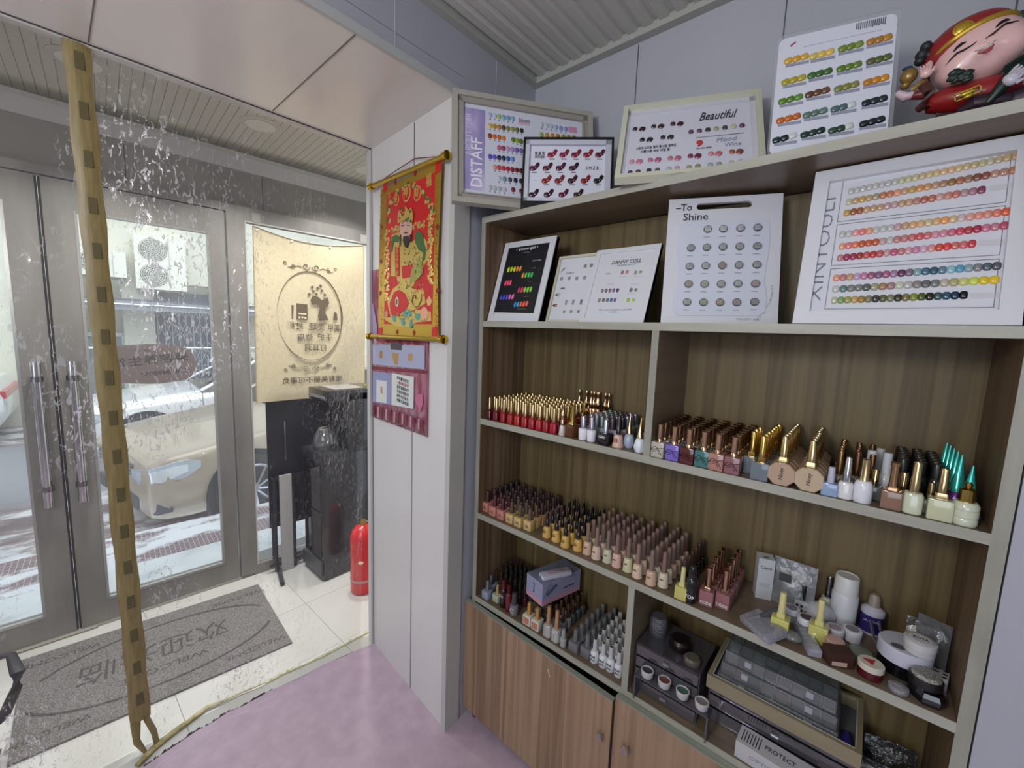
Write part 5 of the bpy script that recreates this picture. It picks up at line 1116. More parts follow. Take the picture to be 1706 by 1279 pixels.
# fish, lotus, waves
fp = [c6(*p) for p in ((230, 300), (262, 215), (300, 195), (345, 225), (375, 300), (350, 345), (300, 385), (250, 398), (235, 360))]
F.poly([c6(*p) for p in ((210, 290), (250, 190), (300, 150), (330, 170), (420, 190), (490, 200), (500, 300), (430, 340), (380, 360), (300, 400), (235, 400))], gp, 'gold_lotus', -.0012)
F.poly(fp, rd, 'red_fish', -.0028); x, z = F.P(*c6(288, 287)); MB().loft([(.013, .019, 0), (.012, .018, .001)], 16).obj('fish_eye', mat('e8dcc0', .5), F.t, loc=(x, -.0044, z), rot=(PI/2, 0, 0)); MB().loft([(.007, .012, 0), (.006, .011, .001)], 12).obj('fish_pupil', gr_, F.t, loc=(x, -.0056, z), rot=(PI/2, 0, 0))
for k in range(11):
    x, z = F.P(*c6(425, 260)); a = k*.6; MB().tube([(x+.004*k*math.cos(a), 0, z+.004*k*math.sin(a)), (x+.004*(k+1)*math.cos(a+.6), 0, z+.004*(k+1)*math.sin(a+.6))], .002, 5).obj('scale_line', mat('8c6a1c', .4, .5), F.t, loc=(0, -.003, 0))
F.poly([c6(*p) for p in ((180, 400), (240, 405), (330, 395), (430, 345), (540, 360), (545, 430), (430, 445), (380, 475), (290, 478), (200, 430))], gp, 'wave', -.001)
for px, py in ((262, 412), (345, 380), (380, 372), (390, 455), (330, 440), (440, 400)): dab(*c6(px, py), .012, mat('3f9a92', .4), 'wave_mark', -.0022, 8, 1.4)
dab(*c6(492, 380), .026, mat('e0a684', .5), 'peach_flower', -.0026, 9); dab(*c6(205, 380), .014, mat('c98a6c', .5), 'peach_flower', -.0026, 9)
dab(*c6(528, 285), .020, mat('d8b070', .4), 'red_flower', -.0012, 5, 1, 1.2)

# fine embroidery scattered over the robe, lotus and couplets
b = MB(); em = [gr_, rd, mat('e9d9a0', .3, .4), mat('3f8f86', .4), mat('6c5414', .4, .5)]
def scat(n, xa, xb, ya, yb, cols, lay, s0=.0022, s1=.005):
    for _ in range(n):
        x, z = F.P(*c4_(rg.uniform(xa, xb), rg.uniform(ya, yb))); b.cur = rg.choice(cols); r0 = rg.uniform(s0, s1)
        b.at(Matrix.Translation((x, lay, z)) @ ROT0 @ Matrix.Rotation(rg.uniform(0, 3), 4, 'Z')).loft([(r0, r0*.6, 0), (r0*.9, r0*.5, .0006)], 6)
ROT0 = Matrix.Rotation(PI/2, 4, 'X')
scat(46, 178, 245, 520, 600, [0, 2, 4, 4], -.0024); scat(30, 150, 222, 640, 690, [0, 2, 4], -.0028); scat(46, 195, 262, 665, 745, [2, 4, 0, 1], -.0020); scat(40, 140, 270, 770, 835, [3, 2, 0, 4, 1], -.0034)
scat(20, 215, 262, 560, 655, [0, 2, 4], -.0048); scat(40, 82, 92, 300, 860, [1, 4], -.0006, .002, .004); scat(40, 308, 318, 250, 860, [1, 4], -.0006, .002, .004)
o = b.obj('embroidery', em, F.t); o['kind'] = 'stuff'
# ------------------------------------------------------------------ nail polish bottles
ORD = ['first', 'second', 'third', 'fourth', 'fifth', 'sixth', 'seventh', 'eighth', 'ninth', 'tenth', 'eleventh', 'twelfth']
ROT = Matrix.Rotation(PI/2, 4, 'X')
def L(r, n=14, p=2.): return MB().loft(r, n, p)
BM = {}
def defb(k, body, cap, d, collar=None): BM[k] = (body.mesh('bottle_body', mat('cccccc'), 35), cap.mesh('cap', mat('cccccc'), 35), d, collar.mesh('collar', mat('cccccc'), 35) if collar else None)
def capr(z0, h, r0, r1, n=14, dome=.0): return [(r0, r0, z0), (r0, r0, z0+.001), (r1, r1, z0+h-.0015), (r1*.9, r1*.9, z0+h), (r1*.55, r1*.55, z0+h+dome)]
defb('red', L([(.0095, .0095, 0), (.0115, .0115, .0015), (.0115, .0115, .029), (.009, .009, .034), (.006, .006, .036)], 16, 4), L(capr(.0355, .043, .0066, .0056)), .023)
defb('sq', MB().bbox(-.0165, .0165, -.0150, .0150, 0, .040, .003), L([(.0078, .0078, .039), (.0078, .0078, .047), (.0072, .0072, .048), (.0074, .0074, .049), (.0080, .0080, .082), (.0088, .0088, .084), (.0088, .0088, .086), (.007, .007, .087)], 16), .030)
defb('fade', MB().bbox(-.0175, .0175, -.0150, .0150, 0, .040, .003), L(capr(.050, .048, .0072, .0062), 16), .030, L([(.0085, .0085, .039), (.0085, .0085, .044), (.0078, .0078, .051)], 8, 8))
hx_ = []
for yy, k in ((-.013, .93), (-.011, 1), (.011, 1), (.013, .93)):
    hx_.append([(k*x, yy, .024+k*(z-.024)) for x, z in ((-.012, 0), (.012, 0), (.0255, .014), (.0245, .036), (.013, .048), (-.013, .048), (-.0245, .036), (-.0255, .014))])
defb('hex', MB().stack(hx_), L(capr(.060, .046, .0082, .0062), 16), .026, L([(.0095, .0095, .047), (.0095, .0095, .056), (.0085, .0085, .061)], 8, 6))
defb('nude', L([(.0135, .0135, 0), (.0148, .0148, .0015), (.0146, .0146, .005), (.0138, .0138, .006), (.0122, .0122, .034), (.0105, .0105, .038), (.006, .006, .040)], 18), L(capr(.039, .058, .0066, .0055), 14), .029)
defb('cube', MB().bbox(-.0158, .0158, -.0158, .0158, 0, .034, .002), L(capr(.033, .042, .0080, .0068), 14), .032)
defb('bell', L([(.0150, .0150, 0), (.0160, .0160, .002), (.0155, .0155, .007), (.0130, .0130, .015), (.0125, .0125, .028), (.0105, .0105, .034), (.006, .006, .037)], 18), L([(.0072, .0072, .036), (.0075, .0075, .037), (.0068, .0068, .052), (.0056, .0056, .054), (.0050, .0050, .070), (.0034, .0034, .086), (.0015, .0015, .090)], 14), .032)
defb('clear', MB().bbox(-.0165, .0165, -.0165, .0165, 0, .038, .003), L([(.0075, .0075, .045), (.0068, .0068, .06), (.0064, .0064, .088), (.0078, .0078, .089), (.0078, .0078, .096), (.006, .006, .097)], 14), .033, L([(.009, .009, .037), (.009, .009, .042), (.007, .007, .046)], 8, 6))
defb('white', L([(.0120, .0120, 0), (.0132, .0132, .002), (.0132, .0132, .026), (.0118, .0118, .033), (.0095, .0095, .037), (.007, .007, .038)], 18), L([(.0078, .0078, .037), (.0066, .0066, .044), (.0062, .0062, .074), (.0052, .0052, .0745)], 14), .026)
defb('grey', MB().bbox(-.0170, .0170, -.0165, .0165, 0, .032, .004), L(capr(.031, .040, .0078, .0066), 14), .033)
defb('soft', L([(.0100, .0100, 0), (.0118, .0118, .002), (.0132, .0132, .028), (.0122, .0122, .032), (.007, .007, .035)], 18), L(capr(.034, .034, .0085, .0072), 14), .026)
defb('cone', L([(.0110, .0110, 0), (.0168, .0168, .014), (.0125, .0125, .032), (.0090, .0090, .038)], 9), L([(.0090, .0090, .038), (.0090, .0090, .044), (.0085, .0085, .045), (.0010, .0010, .094)], 14), .033)
defb('ball', L([(.0110, .0110, 0), (.0120, .0120, .002), (.0100, .0100, .016), (.0085, .0085, .03), (.006, .006, .033)], 14), L([(.007, .007, .032), (.0075, .0075, .046), (.0055, .0055, .05), (.0072, .0072, .058), (.0072, .0072, .066), (.0035, .0035, .074), (.0030, .0030, .084), (.0050, .0050, .090), (.0036, .0036, .097)], 14), .024)
defb('slim', L([(.0105, .0105, 0), (.0122, .0122, .002), (.0122, .0122, .030), (.0105, .0105, .034), (.008, .008, .035)], 16, 3), L(capr(.034, .05, .0065, .0052), 14), .025)
defb('oil', L([(.0100, .0100, 0), (.0110, .0110, .002), (.0110, .0110, .052), (.0085, .0085, .056)], 14), L(capr(.055, .028, .0082, .0078), 14), .022)
rose = mat('c7a888', .16, 1.); gold2 = mat('c9b184', .16, 1.); goldy = mat('c8a85e', .16, 1.); silv = mat('c9cbd2', .15, 1.); blackp = mat('141318', .2, 0, 0, 1, 0, .5, .5)
def bottle(k, x, y, z, col, capm, label, group=None, rot=0, collar=None, sc=1., colrough=.18, emblem=None, lab=None):
    me, cm, d, co = BM[k]
    t = thing('nail_polish_bottle', label, 'nail polish', (x, y, z), (0, 0, R(rot)), group); t.scale = (sc, sc, sc)
    m = col if not isinstance(col, (str, tuple)) else mat(col, colrough, 0, 0, 1, 0, .5, .5)
    b_ = put(me, 'bottle_body', t, m=m); put(cm, 'cap', t, m=capm)
    if co: put(co, 'collar', t, m=collar or capm)
    if emblem: put(EMB, 'emblem', b_, (0, -.0155, .020))
    if lab: put(textmesh(lab[0], lab[1], lab[2], lab[3] if len(lab) > 3 else None, bold=.0002), 'lettering', b_, (0, -d/2-.0003, lab[4] if len(lab) > 4 else .016), (0, lab[5], 0) if len(lab) > 5 else None)
    return t
eb = MB()
def curve(pts, n=6):
    out_ = []
    P_ = [pts[0]]+pts+[pts[-1]]
    for i in range(1, len(P_)-2):
        for k in range(n):
            t = k/n; p0, p1, p2, p3 = [Vector((q[0], 0, q[1])) for q in P_[i-1:i+3]]
            out_.append(.5*((2*p1)+(-p0+p2)*t+(2*p0-5*p1+4*p2-p3)*t*t+(-p0+3*p1-3*p2+p3)*t**3))
    return out_+[Vector((pts[-1][0], 0, pts[-1][1]))]
eb.tube(curve([(-.016, -.004), (-.010, .006), (-.003, .008), (.004, .002), (.010, -.007), (.013, -.012)]), .0013, 5, .5)
eb.tube(curve([(-.015, .003), (-.009, -.001), (-.002, .004), (.006, .005), (.015, .008)]), .0012, 5, .5)
eb.tube(curve([(-.012, -.006), (-.005, -.004), (.002, .001), (.005, -.008), (.008, -.010)]), .0010, 5, .5)
EMB = eb.mesh('emblem', mat('4a4233', .3, .7))
bu = {}
def grid(k, fronts, rows, dy, z, colf, capf, desc, group, ymax=1.248, y0=None, skip=0, **kw):
    """fronts: pixel points of the front bottles' bases; each starts a column running back"""
    d = BM[k][2]
    for ci, (px, py) in enumerate(fronts):
        P = fl(px, py, z); yf = max(P.y, SY0+.004) if y0 is None else y0
        P = hy(px, py, yf) if y0 is None else P
        x = P.x; y = yf+d/2
        for ri in range(rows):
            yy = y+ri*dy
            if yy+d/2 > ymax+.012: break
            if ri < skip: continue
            lab = '%s, %s %s %s' % (desc, ORD[ci]+' column' if len(fronts) > 1 else 'line', ORD[ri], 'row') if rows > 1 else '%s, %s from left' % (desc, ORD[ci])
            kk = dict(kw)
            if ri > 0: kk.pop('emblem', None); kk.pop('lab', None)
            o_ = bottle(k, x+random.uniform(-.0012, .0012), yy+random.uniform(-.0008, .0008), z+.0003, colf(ci, ri), capf(ci, ri), lab, group, random.uniform(-6, 6) if k not in ('sq', 'fade', 'hex', 'cube') else random.uniform(-1.5, 1.5), **kk); o_['row'] = ri
ZB, ZC, ZD = ZS['B'], ZS['C'], ZS['D']
c1 = lambda x, y: (790+x/5.333, 630+y/5.333)
reds = ['4c0a18', '6a0f1c', '8c1218', '9c1c14', 'a01c18', '9a1420', '981024', 'a01418', '92101e', '9c0e1e']
grid('red', [c1(115+63.5*i, 368+15.6*i) for i in range(10)], 9, .0252, ZB, lambda c, r: reds[c] if r == 0 else random.choice(reds), lambda c, r: gold2, 'glossy red polish bottle with pale gold cap', 'red polish bottles with gold caps')
pearl = mat('cfc5bd', .2, .1, 0, 1, 0, .5, .6)
P = hy(*c1(760, 530), 1.034); bottle('ball', P.x, 1.046, ZB, pearl, rose, 'pearly white bottle with gold beaded spire cap beside the red bottles')
P = hy(*c1(842, 548), 1.036); bottle('clear', P.x-.002, 1.054, ZB, mat('6e4423', .1, 0, .3), goldy, 'square amber black bottle with gold cap, left of white silver-capped pair', rot=-14)
wsil = mat('e3e2ea', .25, 0, 0, 1, 0, .5, .4)
for i, (px, py) in enumerate(((940, 575), (1015, 595))):
    P = hy(*c1(px, py), 1.034); bottle('soft', P.x, 1.048, ZB, wsil, mat('b5b0bf', .2, .9), 'white bottle with silver lilac cap, %s of the pair in front' % ('left' if i == 0 else 'right'), 'white silver-capped pair', sc=1.05)
P = hy(*c1(1130, 615), 1.033); bottle('grey', P.x+.001, 1.052, ZB, blackp, silv, 'square black bottle with silver cap between white and pink bottles', rot=-10, sc=1.0, lab=('CLIMY', .009, mat('d8d8d8', .5), .024, .022))
P = hy(*c1(1240, 640), 1.034); bottle('bell', P.x+.002, 1.052, ZB, mat('d8b2a0', .3), blackp, 'rounded pink peach bottle with black cap on left middle shelf', sc=1.0, lab=('花音', .013, mat('9c5a4a', .5), .012, .02))
P = hy(*c1(1345, 630), 1.056); bottle('cone', P.x, 1.074, ZB, mat('a9b2c6', .25), gold2, 'blue grey bottle with gold cone cap behind the white faceted one')
P = hy(*c1(1440, 690), 1.033); bottle('cone', P.x, 1.050, ZB, mat('dfe5ee', .2), gold2, 'white faceted bottle with tall gold cone cap beside the divider')
bottle('cone', -.462, 1.125, ZB, mat('9a97a8', .25), gold2, 'far gold cone capped bottle standing behind the two front cone caps')
lilacs = [mat(c_, .25, .5) for c_ in ('8f859e', '7f7f8d', '6f7d76', '5f6a6c', '5a4e5c', '3a3338')]
grid('soft', [c1(935+66*i, 545+4*i) for i in range(6)], 6, .030, ZB, lambda c, r: random.choice(['b9b5c4', '9aa3ad', '7c8a8c', '8c7888']), lambda c, r: lilacs[(c+r//2) % 6], 'polish bottle with dull lilac grey metallic cap', 'lilac grey capped bottles behind the white pair', y0=1.090)
for i, (x, y) in enumerate(((-.704, 1.09), (-.682, 1.12), (-.676, 1.16), (-.652, 1.20))):
    bottle('fade', x+.012, y, ZB, '5c4a2a', goldy, 'bottle with slim bright gold cap behind the amber bottle, %s row back' % ORD[i], 'slim gold caps behind the amber bottle', sc=.66)
for i, (x, y) in enumerate(((-.668, 1.19), (-.640, 1.21), (-.618, 1.235), (-.600, 1.20), (-.585, 1.235), (-.560, 1.22), (-.530, 1.235), (-.508, 1.215))):
    pass
# six emblem columns
sqc = ['b9b2a6', '7a68c0', '55201e', '3f7474', 'b07c72', '8d5f66']
c2_ = lambda x, y: (1060+x/5.33, 670+y/5.33)
grid('sq', [c2_(*p) for p in ((175, 512), (303, 545), (432, 578), (562, 605), (692, 636), (835, 672))], 7, .0325, ZB, lambda c, r: sqc[c] if r == 0 else random.choice(sqc+['6a5a58', '8f8478']), lambda c, r: rose, 'square emblem polish bottle with rose gold cap', 'square emblem bottles', emblem=True)
fadem = wood('fade_glass', [(.3, '7e8890'), (.6, 'b0b3b8')], (4, 4, 60), .1, 2, 3)
grid('fade', [c2_(965, 662)], 3, .034, ZB, lambda c, r: mat('7c8790', .08, 0, .2), lambda c, r: goldy, 'clear grey square bottle with gold cap beside emblem bottles', 'grey clear gold-capped bottles', y0=1.070)
grid('fade', [c2_(1082, 730)], 7, .031, ZB, lambda c, r: mat('7d8892', .08, 0, .2), lambda c, r: goldy, 'clear grey bottle in the gold-capped line left of beige faceted bottles', 'grey clear gold-capped bottles')
beig = [mat('b59a84', .3), mat('bda88e', .3)]
grid('hex', [c2_(1268, 768)], 8, .0272, ZB, lambda c, r: beig[0], lambda c, r: gold2, 'eight-sided beige bottle with gold cap, left line', 'eight-sided beige bottles', lab=('Nicey', .010, mat('4a3a30', .5), .026, .026, -PI/2))
grid('hex', [c2_(1515, 820)], 8, .0272, ZB, lambda c, r: beig[1], lambda c, r: gold2, 'eight-sided cream bottle with gold cap, right line', 'eight-sided beige bottles', lab=('Nicey', .010, mat('4a3a30', .5), .026, .026, -PI/2))
c3_ = lambda x, y: (1340+x/5.33, 690+y/5.33)
def one(k, px, py, y, z, col, capm, label, **kw):
    P = hy(px, py, max(y, SY0+.004)) if y else fl(px, py, z); d = BM[k][2]*kw.get('sc', 1); return bottle(k, P.x, P.y+d/2, z+.0003, col, capm, label, **kw)
one('grey', *c3_(213, 730), 1.032, ZB, '8fa6c6', mat('b5b8cc', .4), 'pale blue bottle with lilac cap beside cream faceted bottle', sc=.82)
one('slim', *c3_(352, 740), 1.033, ZB, 'd9d8d9', silv, 'plain white bottle with silver cap beside the pale blue bottle', sc=1.0)
one('white', *c3_(500, 812), 1.033, ZB, 'dfe0e8', gold2, 'larger white bottle with ribbed gold cap on the right shelf', sc=1.15)
one('grey', *c3_(600, 775), 1.075, ZB, '6c6c6c', gold2, 'grey square bottle right behind the larger white bottle', sc=.85)
one('clear', *c3_(762, 828), 1.035, ZB, '8a6a58', mat('b08a68', .2, .9), 'two-tone brown bottle with copper gold cap on right shelf', sc=.92)
one('grey', *c3_(860, 800), 1.075, ZB, 'a7a4a0', gold2, 'grey bottle with gold cap behind the two-tone brown bottle', sc=.9)
one('slim', *c3_(952, 882), 1.033, ZB, 'c8cdb4', gold2, 'pale green and white bottle with ribbed gold cap', sc=1.15)
one('grey', *c3_(1105, 880), 1.062, ZB, 'a3a284', mat('8c7c58', .25, .9), 'small khaki bottle half hidden behind the pale green square bottle', sc=.8)
one('fade', *c3_(1190, 962), 1.033, ZB, 'c3c6a2', gold2, 'pale green square bottle with tall champagne cap near right end', sc=.95, collar=gold2)
rib = [(.0165, .0165, 0), (.018, .018, .003), (.0175, .0175, .012), (.0165, .0165, .0135), (.018, .018, .015), (.018, .018, .026), (.0165, .0165, .0275), (.018, .018, .029), (.0175, .0175, .036), (.014, .014, .041)]
BM['rib'] = (L(rib, 22).mesh('bottle_body', mat('cccccc'), 35), L([(.0105, .0105, .040), (.0105, .0105, .062), (.0085, .0085, .064), (.004, .004, .066), (.0055, .0055, .071), (.003, .003, .075)], 18).mesh('cap', mat('cccccc'), 35), .036, None)
one('rib', *c3_(1420, 990), 1.033, ZB, 'c9cdb8', goldy, 'round ribbed cream bottle with gold ringed cap at right end')
teal = mat('3fb5a8', .2, .5); purp = mat('5c2c78', .25, .4)
for i, (px, py, y) in enumerate(((1545, 870, 1.06), (1500, 860, 1.09), (1490, 830, 1.12), (1475, 800, 1.15), (1440, 780, 1.18), (1425, 760, 1.21))):
    x = .152-.002*i-.009*(i > 0)
    bottle('cone', x, y, ZB+.0003, purp, teal, 'purple bottle with pointed teal cap in right corner, %s from front' % ORD[i], 'purple bottles with teal spires', sc=1.22 if i else 1.1)
grid('oil', [(1500, 858), (1530, 860), (1556, 862)], 6, .026, ZB, lambda c, r: '18161c', lambda c, r: mat('1e1a1a', .3), 'black capped dark bottle behind the pale green bottles', 'black capped bottles at right', y0=1.095, sc=1.05)
grid('slim', [c3_(290, 640)], 6, .029, ZB, lambda c, r: '8a7a6c', lambda c, r: mat('8c6a48', .2, .9), 'bottle with copper cap in line behind the plain white bottle', 'copper capped bottles', y0=1.085)
grid('slim', [c3_(440, 640), c3_(560, 650)], 5, .029, ZB, lambda c, r: '7a6a5c', lambda c, r: mat('6c4f36', .2, .9), 'bottle with brown copper cap behind the larger white bottle', 'brown copper capped bottles', y0=1.100)
for i, (x, y, c_) in enumerate(((.020, 1.13, 'd3d5da'), (.045, 1.13, 'd0d3dc'), (.034, 1.17, 'b5b5b5'))): bottle('white', x, y, ZB, 'd5d7da', mat(c_, .35), 'all white capped bottle behind brown bottle, %s of three' % ORD[i], 'white capped bottles', sc=1.2)

for i, (px, py) in enumerate(((1035, 200), (1063, 155), (1092, 165), (1100, 205), (1163, 180), (1197, 160), (995, 170), (930, 190))):
    P = hy(*c1(px, py), 1.236); q = bottle('ball', P.x, 1.240, ZB+.0003, '5c4236', rose, 'dark bottle with beaded gold spire cap at back panel, %s from left' % ORD[(3, 4, 5, 6, 7, 8, 2, 1)[i]-1], 'beaded spire caps at the back', sc=1.22)
# ---- middle lower shelf
c4b = lambda x, y: (790+x/5.018, 780+y/5.018)
br = [mat('4a2e30', .4), mat('4a2630', .4), mat('431c2a', .4), mat('4c4238', .4), mat('57493a', .4), mat('5b4a38', .4)]
dkb = mat('34262a', .45)
grid('cube', [c4b(*p) for p in ((88, 362), (146, 398), (212, 428), (290, 460), (356, 492), (440, 522))], 7, .0328, ZC, lambda c, r: ('c07f72' if c < 3 else 'c6ab72') if r < 2 else random.choice(['b98c6c', 'a3806c', 'c0a070']), lambda c, r: br[c] if r < 2 else dkb, 'cube polish bottle with dark brown cap', 'cube bottles with dark caps', lab=('GEL', .012, mat('6e5a58', .5), .017, .015))
yb = ['c9a65c', 'c8a45a', 'cfa858', 'cba659']
grid('bell', [c4b(*p) for p in ((580, 583), (660, 618), (735, 667), (840, 697))], 7, .0326, ZC, lambda c, r: random.choice(yb), lambda c, r: blackp, 'rounded yellow bottle with tapered black cap', 'yellow bottles with black caps', lab=('△', .012, mat('3c3020', .5), .010, .022))
for i, (x, y) in enumerate(((-.80, 1.20), (-.77, 1.235), (-.735, 1.22), (-.70, 1.24))): pass
mv = [mat('7e665c', .4), mat('856a63', .4), mat('786860', .4), mat('80655f', .4)]
nudec = ['cba995', 'cfb5a4', 'c3bfa8', 'd0ada0', 'c6c3a0', 'd3b9a4', 'c9a893', 'd0c3ae']
grid('nude', [c4b(*p) for p in ((925, 727), (1000, 768), (1092, 795), (1170, 835), (1265, 872), (1342, 926), (1455, 986), (1560, 1006))], 7, .0315, ZC, lambda c, r: nudec[c] if r == 0 else random.choice(nudec), lambda c, r: mv[(c+r) % 4], 'nude toned bottle with long mauve cap', 'nude bottles with mauve caps', lab=('NEW', .006, mat('7a5a54', .5), .009, .024))
c5b = lambda x, y: (1060+x/5.33, 860+y/5.33)
one('fade', *c5b(390, 672), 1.033, ZC, 'bdb968', mat('c9c38a', .4), 'khaki yellow square bottle with pale cap next to dark labelled bottle', sc=.85, collar=mat('c9c38a', .4))
one('oil', *c5b(465, 762), 1.034, ZC, '17191f', blackp, 'small black bottle with white label beside pink clear bottles', sc=1.15, lab=('TOP', .010, mat('e6e4e4', .5), .020, .016))
grid('slim', [c5b(450, 600)], 7, .030, ZC, lambda c, r: '1c1a1c', lambda c, r: mat('6a564a', .25, .7), 'dark bottle with bronze topped cap in line behind yellow bottle', 'dark bronze capped bottles', y0=1.072)
pk = mat('a8747a', .08, 0, .25)
grid('clear', [c5b(603, 797), c5b(752, 822)], 6, .035, ZC, lambda c, r: pk, lambda c, r: mat('c09a80', .15, 1.), 'clear pink bottle with tall rose gold cap', 'clear pink rose gold bottles', lab=('CODE', .010, mat('e3dfe0', .5), .026, .009))
for i, (px, py) in enumerate((c5b(1258, 1060), c5b(1606, 1078))):
    one('fade', px, py, 1.060+.03*i, ZC, 'c4c06c', mat('cdc58c', .45), 'yellow square bottle with open pale cap, %s of two amid clutter' % ('left' if i == 0 else 'right'), sc=1.0, collar=mat('c9c37c', .4))

# ---- bottom open shelf, left bay
c8 = lambda x, y: (780+x/4.92, 900+y/4.92)
one('grey', *c8(132, 478), 1.036, ZD, '8c96a8', mat('7f8088', .3, .4), 'grey blue bottle with slim grey cap at far left bottom shelf', sc=.95)
one('grey', *c8(165, 430), 1.075, ZD, '8d97ac', mat('70727a', .3, .4), 'second grey blue bottle just behind the far left one', sc=.9)
one('grey', *c8(218, 475), 1.050, ZD, 'a9b39a', mat('c9a070', .3, .6), 'pale green square bottle with small gold cap on bottom shelf', sc=.9)
one('oil', *c8(268, 520), 1.042, ZD, '240c10', mat('5c1c20', .15, .3), 'tall black bottle with dark red cap and white symbols', sc=1.25, lab=('♡✦', .012, mat('c9c0b8', .5), .014, .036))
one('oil', *c8(312, 560), 1.040, ZD, '5c0f1c', mat('4a0c16', .12, .3), 'slim glossy wine red bottle on bottom shelf beside grey bottle', sc=1.2)
one('soft', *c8(352, 602), 1.034, ZD, '6c6b72', mat('3c3b40', .35), 'dark grey bottle with white letter mark and dark cap', sc=1.2, lab=('C', .018, mat('c9c8ca', .5), .012, .018))
grid('slim', [c8(150+46*i, 450+18*i) for i in range(7)], 6, .028, ZD, lambda c, r: random.choice(['3c3a40', '54525a', '2a2226', '3c1c20']), lambda c, r: random.choice([mat('2c2a2c', .3), mat('3b3c3c', .25, .4), mat('4c4038', .2, .6)]), 'small dark bottle with dark cap deep in left bottom bay', 'dark bottles in left bottom bay', y0=1.100)
wl = mat('c9c9bc', .35)
for i, (px, py, l_) in enumerate(((472, 705, 'left'), (540, 765, 'right'))):
    t = one('cube', *c8(px, py), 1.036-.0*i, ZD, wl, mat('c99a58', .3, .6), 'cream square bottle with orange label and gold cap, %s one' % l_, sc=1.0, rot=0)
    MB().box(-.0115, .0115, -.0164, -.0158, .006, .028).obj('label_patch', mat('b5735c', .5), t)
for i, (k, px, py, c_, l_) in enumerate((('slim', 632, 795, 'a9a49c', 'speckled grey bottle with gold cap under the lilac box'), ('slim', 697, 865, 'b8b6ac', 'speckled cream bottle with tall gold cap beside glitter ball bottle'), ('soft', 760, 900, '9fa3a0', 'clear faceted glitter bottle with silver grey cap on bottom shelf'))):
    one(k, *c8(px, py), 1.034, ZD, glitter(c_, '7a7a76', 'b%d' % i, 700), mat('c9a074', .3, .7) if i < 2 else mat('8a9290', .3), l_, sc=1.25 if i < 2 else .85)
grid('slim', [c8(560, 640), c8(640, 660), c8(730, 700), c8(790, 730)], 5, .030, ZD, lambda c, r: random.choice(['8a8c90', '4c5458', '3a3032']), lambda c, r: mat('7c6248', .2, .8), 'bottle with bronze cap behind the cream bottles', 'bronze capped bottles behind the cream ones', y0=1.085)
gy = mat('68686a', .4)
grid('grey', [c8(850, 920), c8(950, 965)], 6, .0345, ZD, lambda c, r: '6a6a6d', lambda c, r: gy, 'plain grey square bottle with grey cap', 'plain grey square bottles')
wc = mat('b9b9b8', .35)
nfr = [c8(1022, 1015), c8(1087, 1048), c8(1150, 1085), c8(1212, 1168)]
grid('white', [c8(1015, 1010), c8(1082, 1047), c8(1148, 1084), c8(1213, 1125)], 8, .0272, ZD, lambda c, r: 'd3d4d8', lambda c, r: wc, 'white bottle lettered nail art with white cap', 'white nail art bottles', lab=('Nail\nArt', .0105, mat('26262a', .5), .015, .018))
EH = MB().loft([(.0044, .0044, 0), (.0042, .0042, .0004)], 12).mesh('cap_hole', mat('2c2c2e', .6))
for o in list(bpy.data.objects):
    if o.name.startswith('nail_polish_bottle') and o.get('group') == 'white nail art bottles': put(EH, 'cap_hole', o, (0, 0, .0745))
# the 300 bottles that show largest stay single objects, the smallest rest become one
rest = []
for o in [q for q in bpy.data.objects if q.name.startswith('nail_polish_bottle')]:
    dd = -(RM.transposed() @ (o.location-CAM)).z; row = o.get('row', 0); rest.append((o.scale.x**2/dd**2*(.80**row), o))
    if 'row' in o: del o['row']
rest.sort(key=lambda q: -q[0]); V_ = []; F_ = []; I_ = []; MS = []
for _, o in rest[298:]:
    Mo = Matrix.LocRotScale(o.location, o.rotation_euler, o.scale)
    for ch in list(o.children_recursive):
        if ch.data is None or ch.name.startswith(('lettering', 'cap_hole')): continue
        m = ch.material_slots[0].material; Mc = Mo @ (ch.matrix_basis if ch.parent == o else ch.parent.matrix_basis @ ch.matrix_basis)
        if m not in MS: MS.append(m)
        k = len(V_); V_ += [tuple(Mc @ v.co) for v in ch.data.vertices]
        for p in ch.data.polygons: F_.append(tuple(k+i for i in p.vertices)); I_.append(MS.index(m))
    for ch in list(o.children_recursive): bpy.data.objects.remove(ch)
    bpy.data.objects.remove(o)
me = bpy.data.meshes.new('nail_polish_bottle'); me.from_pydata(V_, [], F_)
for m in MS: me.materials.append(m)
me.polygons.foreach_set('material_index', I_); me.polygons.foreach_set('use_smooth', [True]*len(F_)); me.set_sharp_from_angle(angle=R(35))
tag(put(me, 'nail_polish_bottle'), 'crowd of further polish bottles filling the rear rows of all bottle shelves', 'nail polish', kind='stuff')
# ------------------------------------------------------------------ laughing figurine on the top shelf
F = Face('figurine', 'laughing pink-faced figurine in red hat with gold band, right end of top shelf', 'figurine', (0, 1.13, 1.892), 0, 0)
skin = mat('dcb3b0', .28, 0, 0, 1, 0, .5, .3); skin2 = mat('cdb5bd', .35); hatr = mat('8c2322', .35); bandg = mat('b0902c', .3, .5); robe = mat('8e1a1c', .3, 0, 0, 1, 0, .5, .3)
dkg = mat('12251c', .4); dkp = mat('2a1a26', .4); linem = mat('1a1012', .5)
def V(px, py, y=0.): x, z = F.P(px, py, y); return Vector((x, y, z))
def RY(deg): return Matrix.Rotation(R(deg), 3, 'Y').to_4x4()
hc = V(1627, 92, .0)
T = RY(-21)
b = MB()
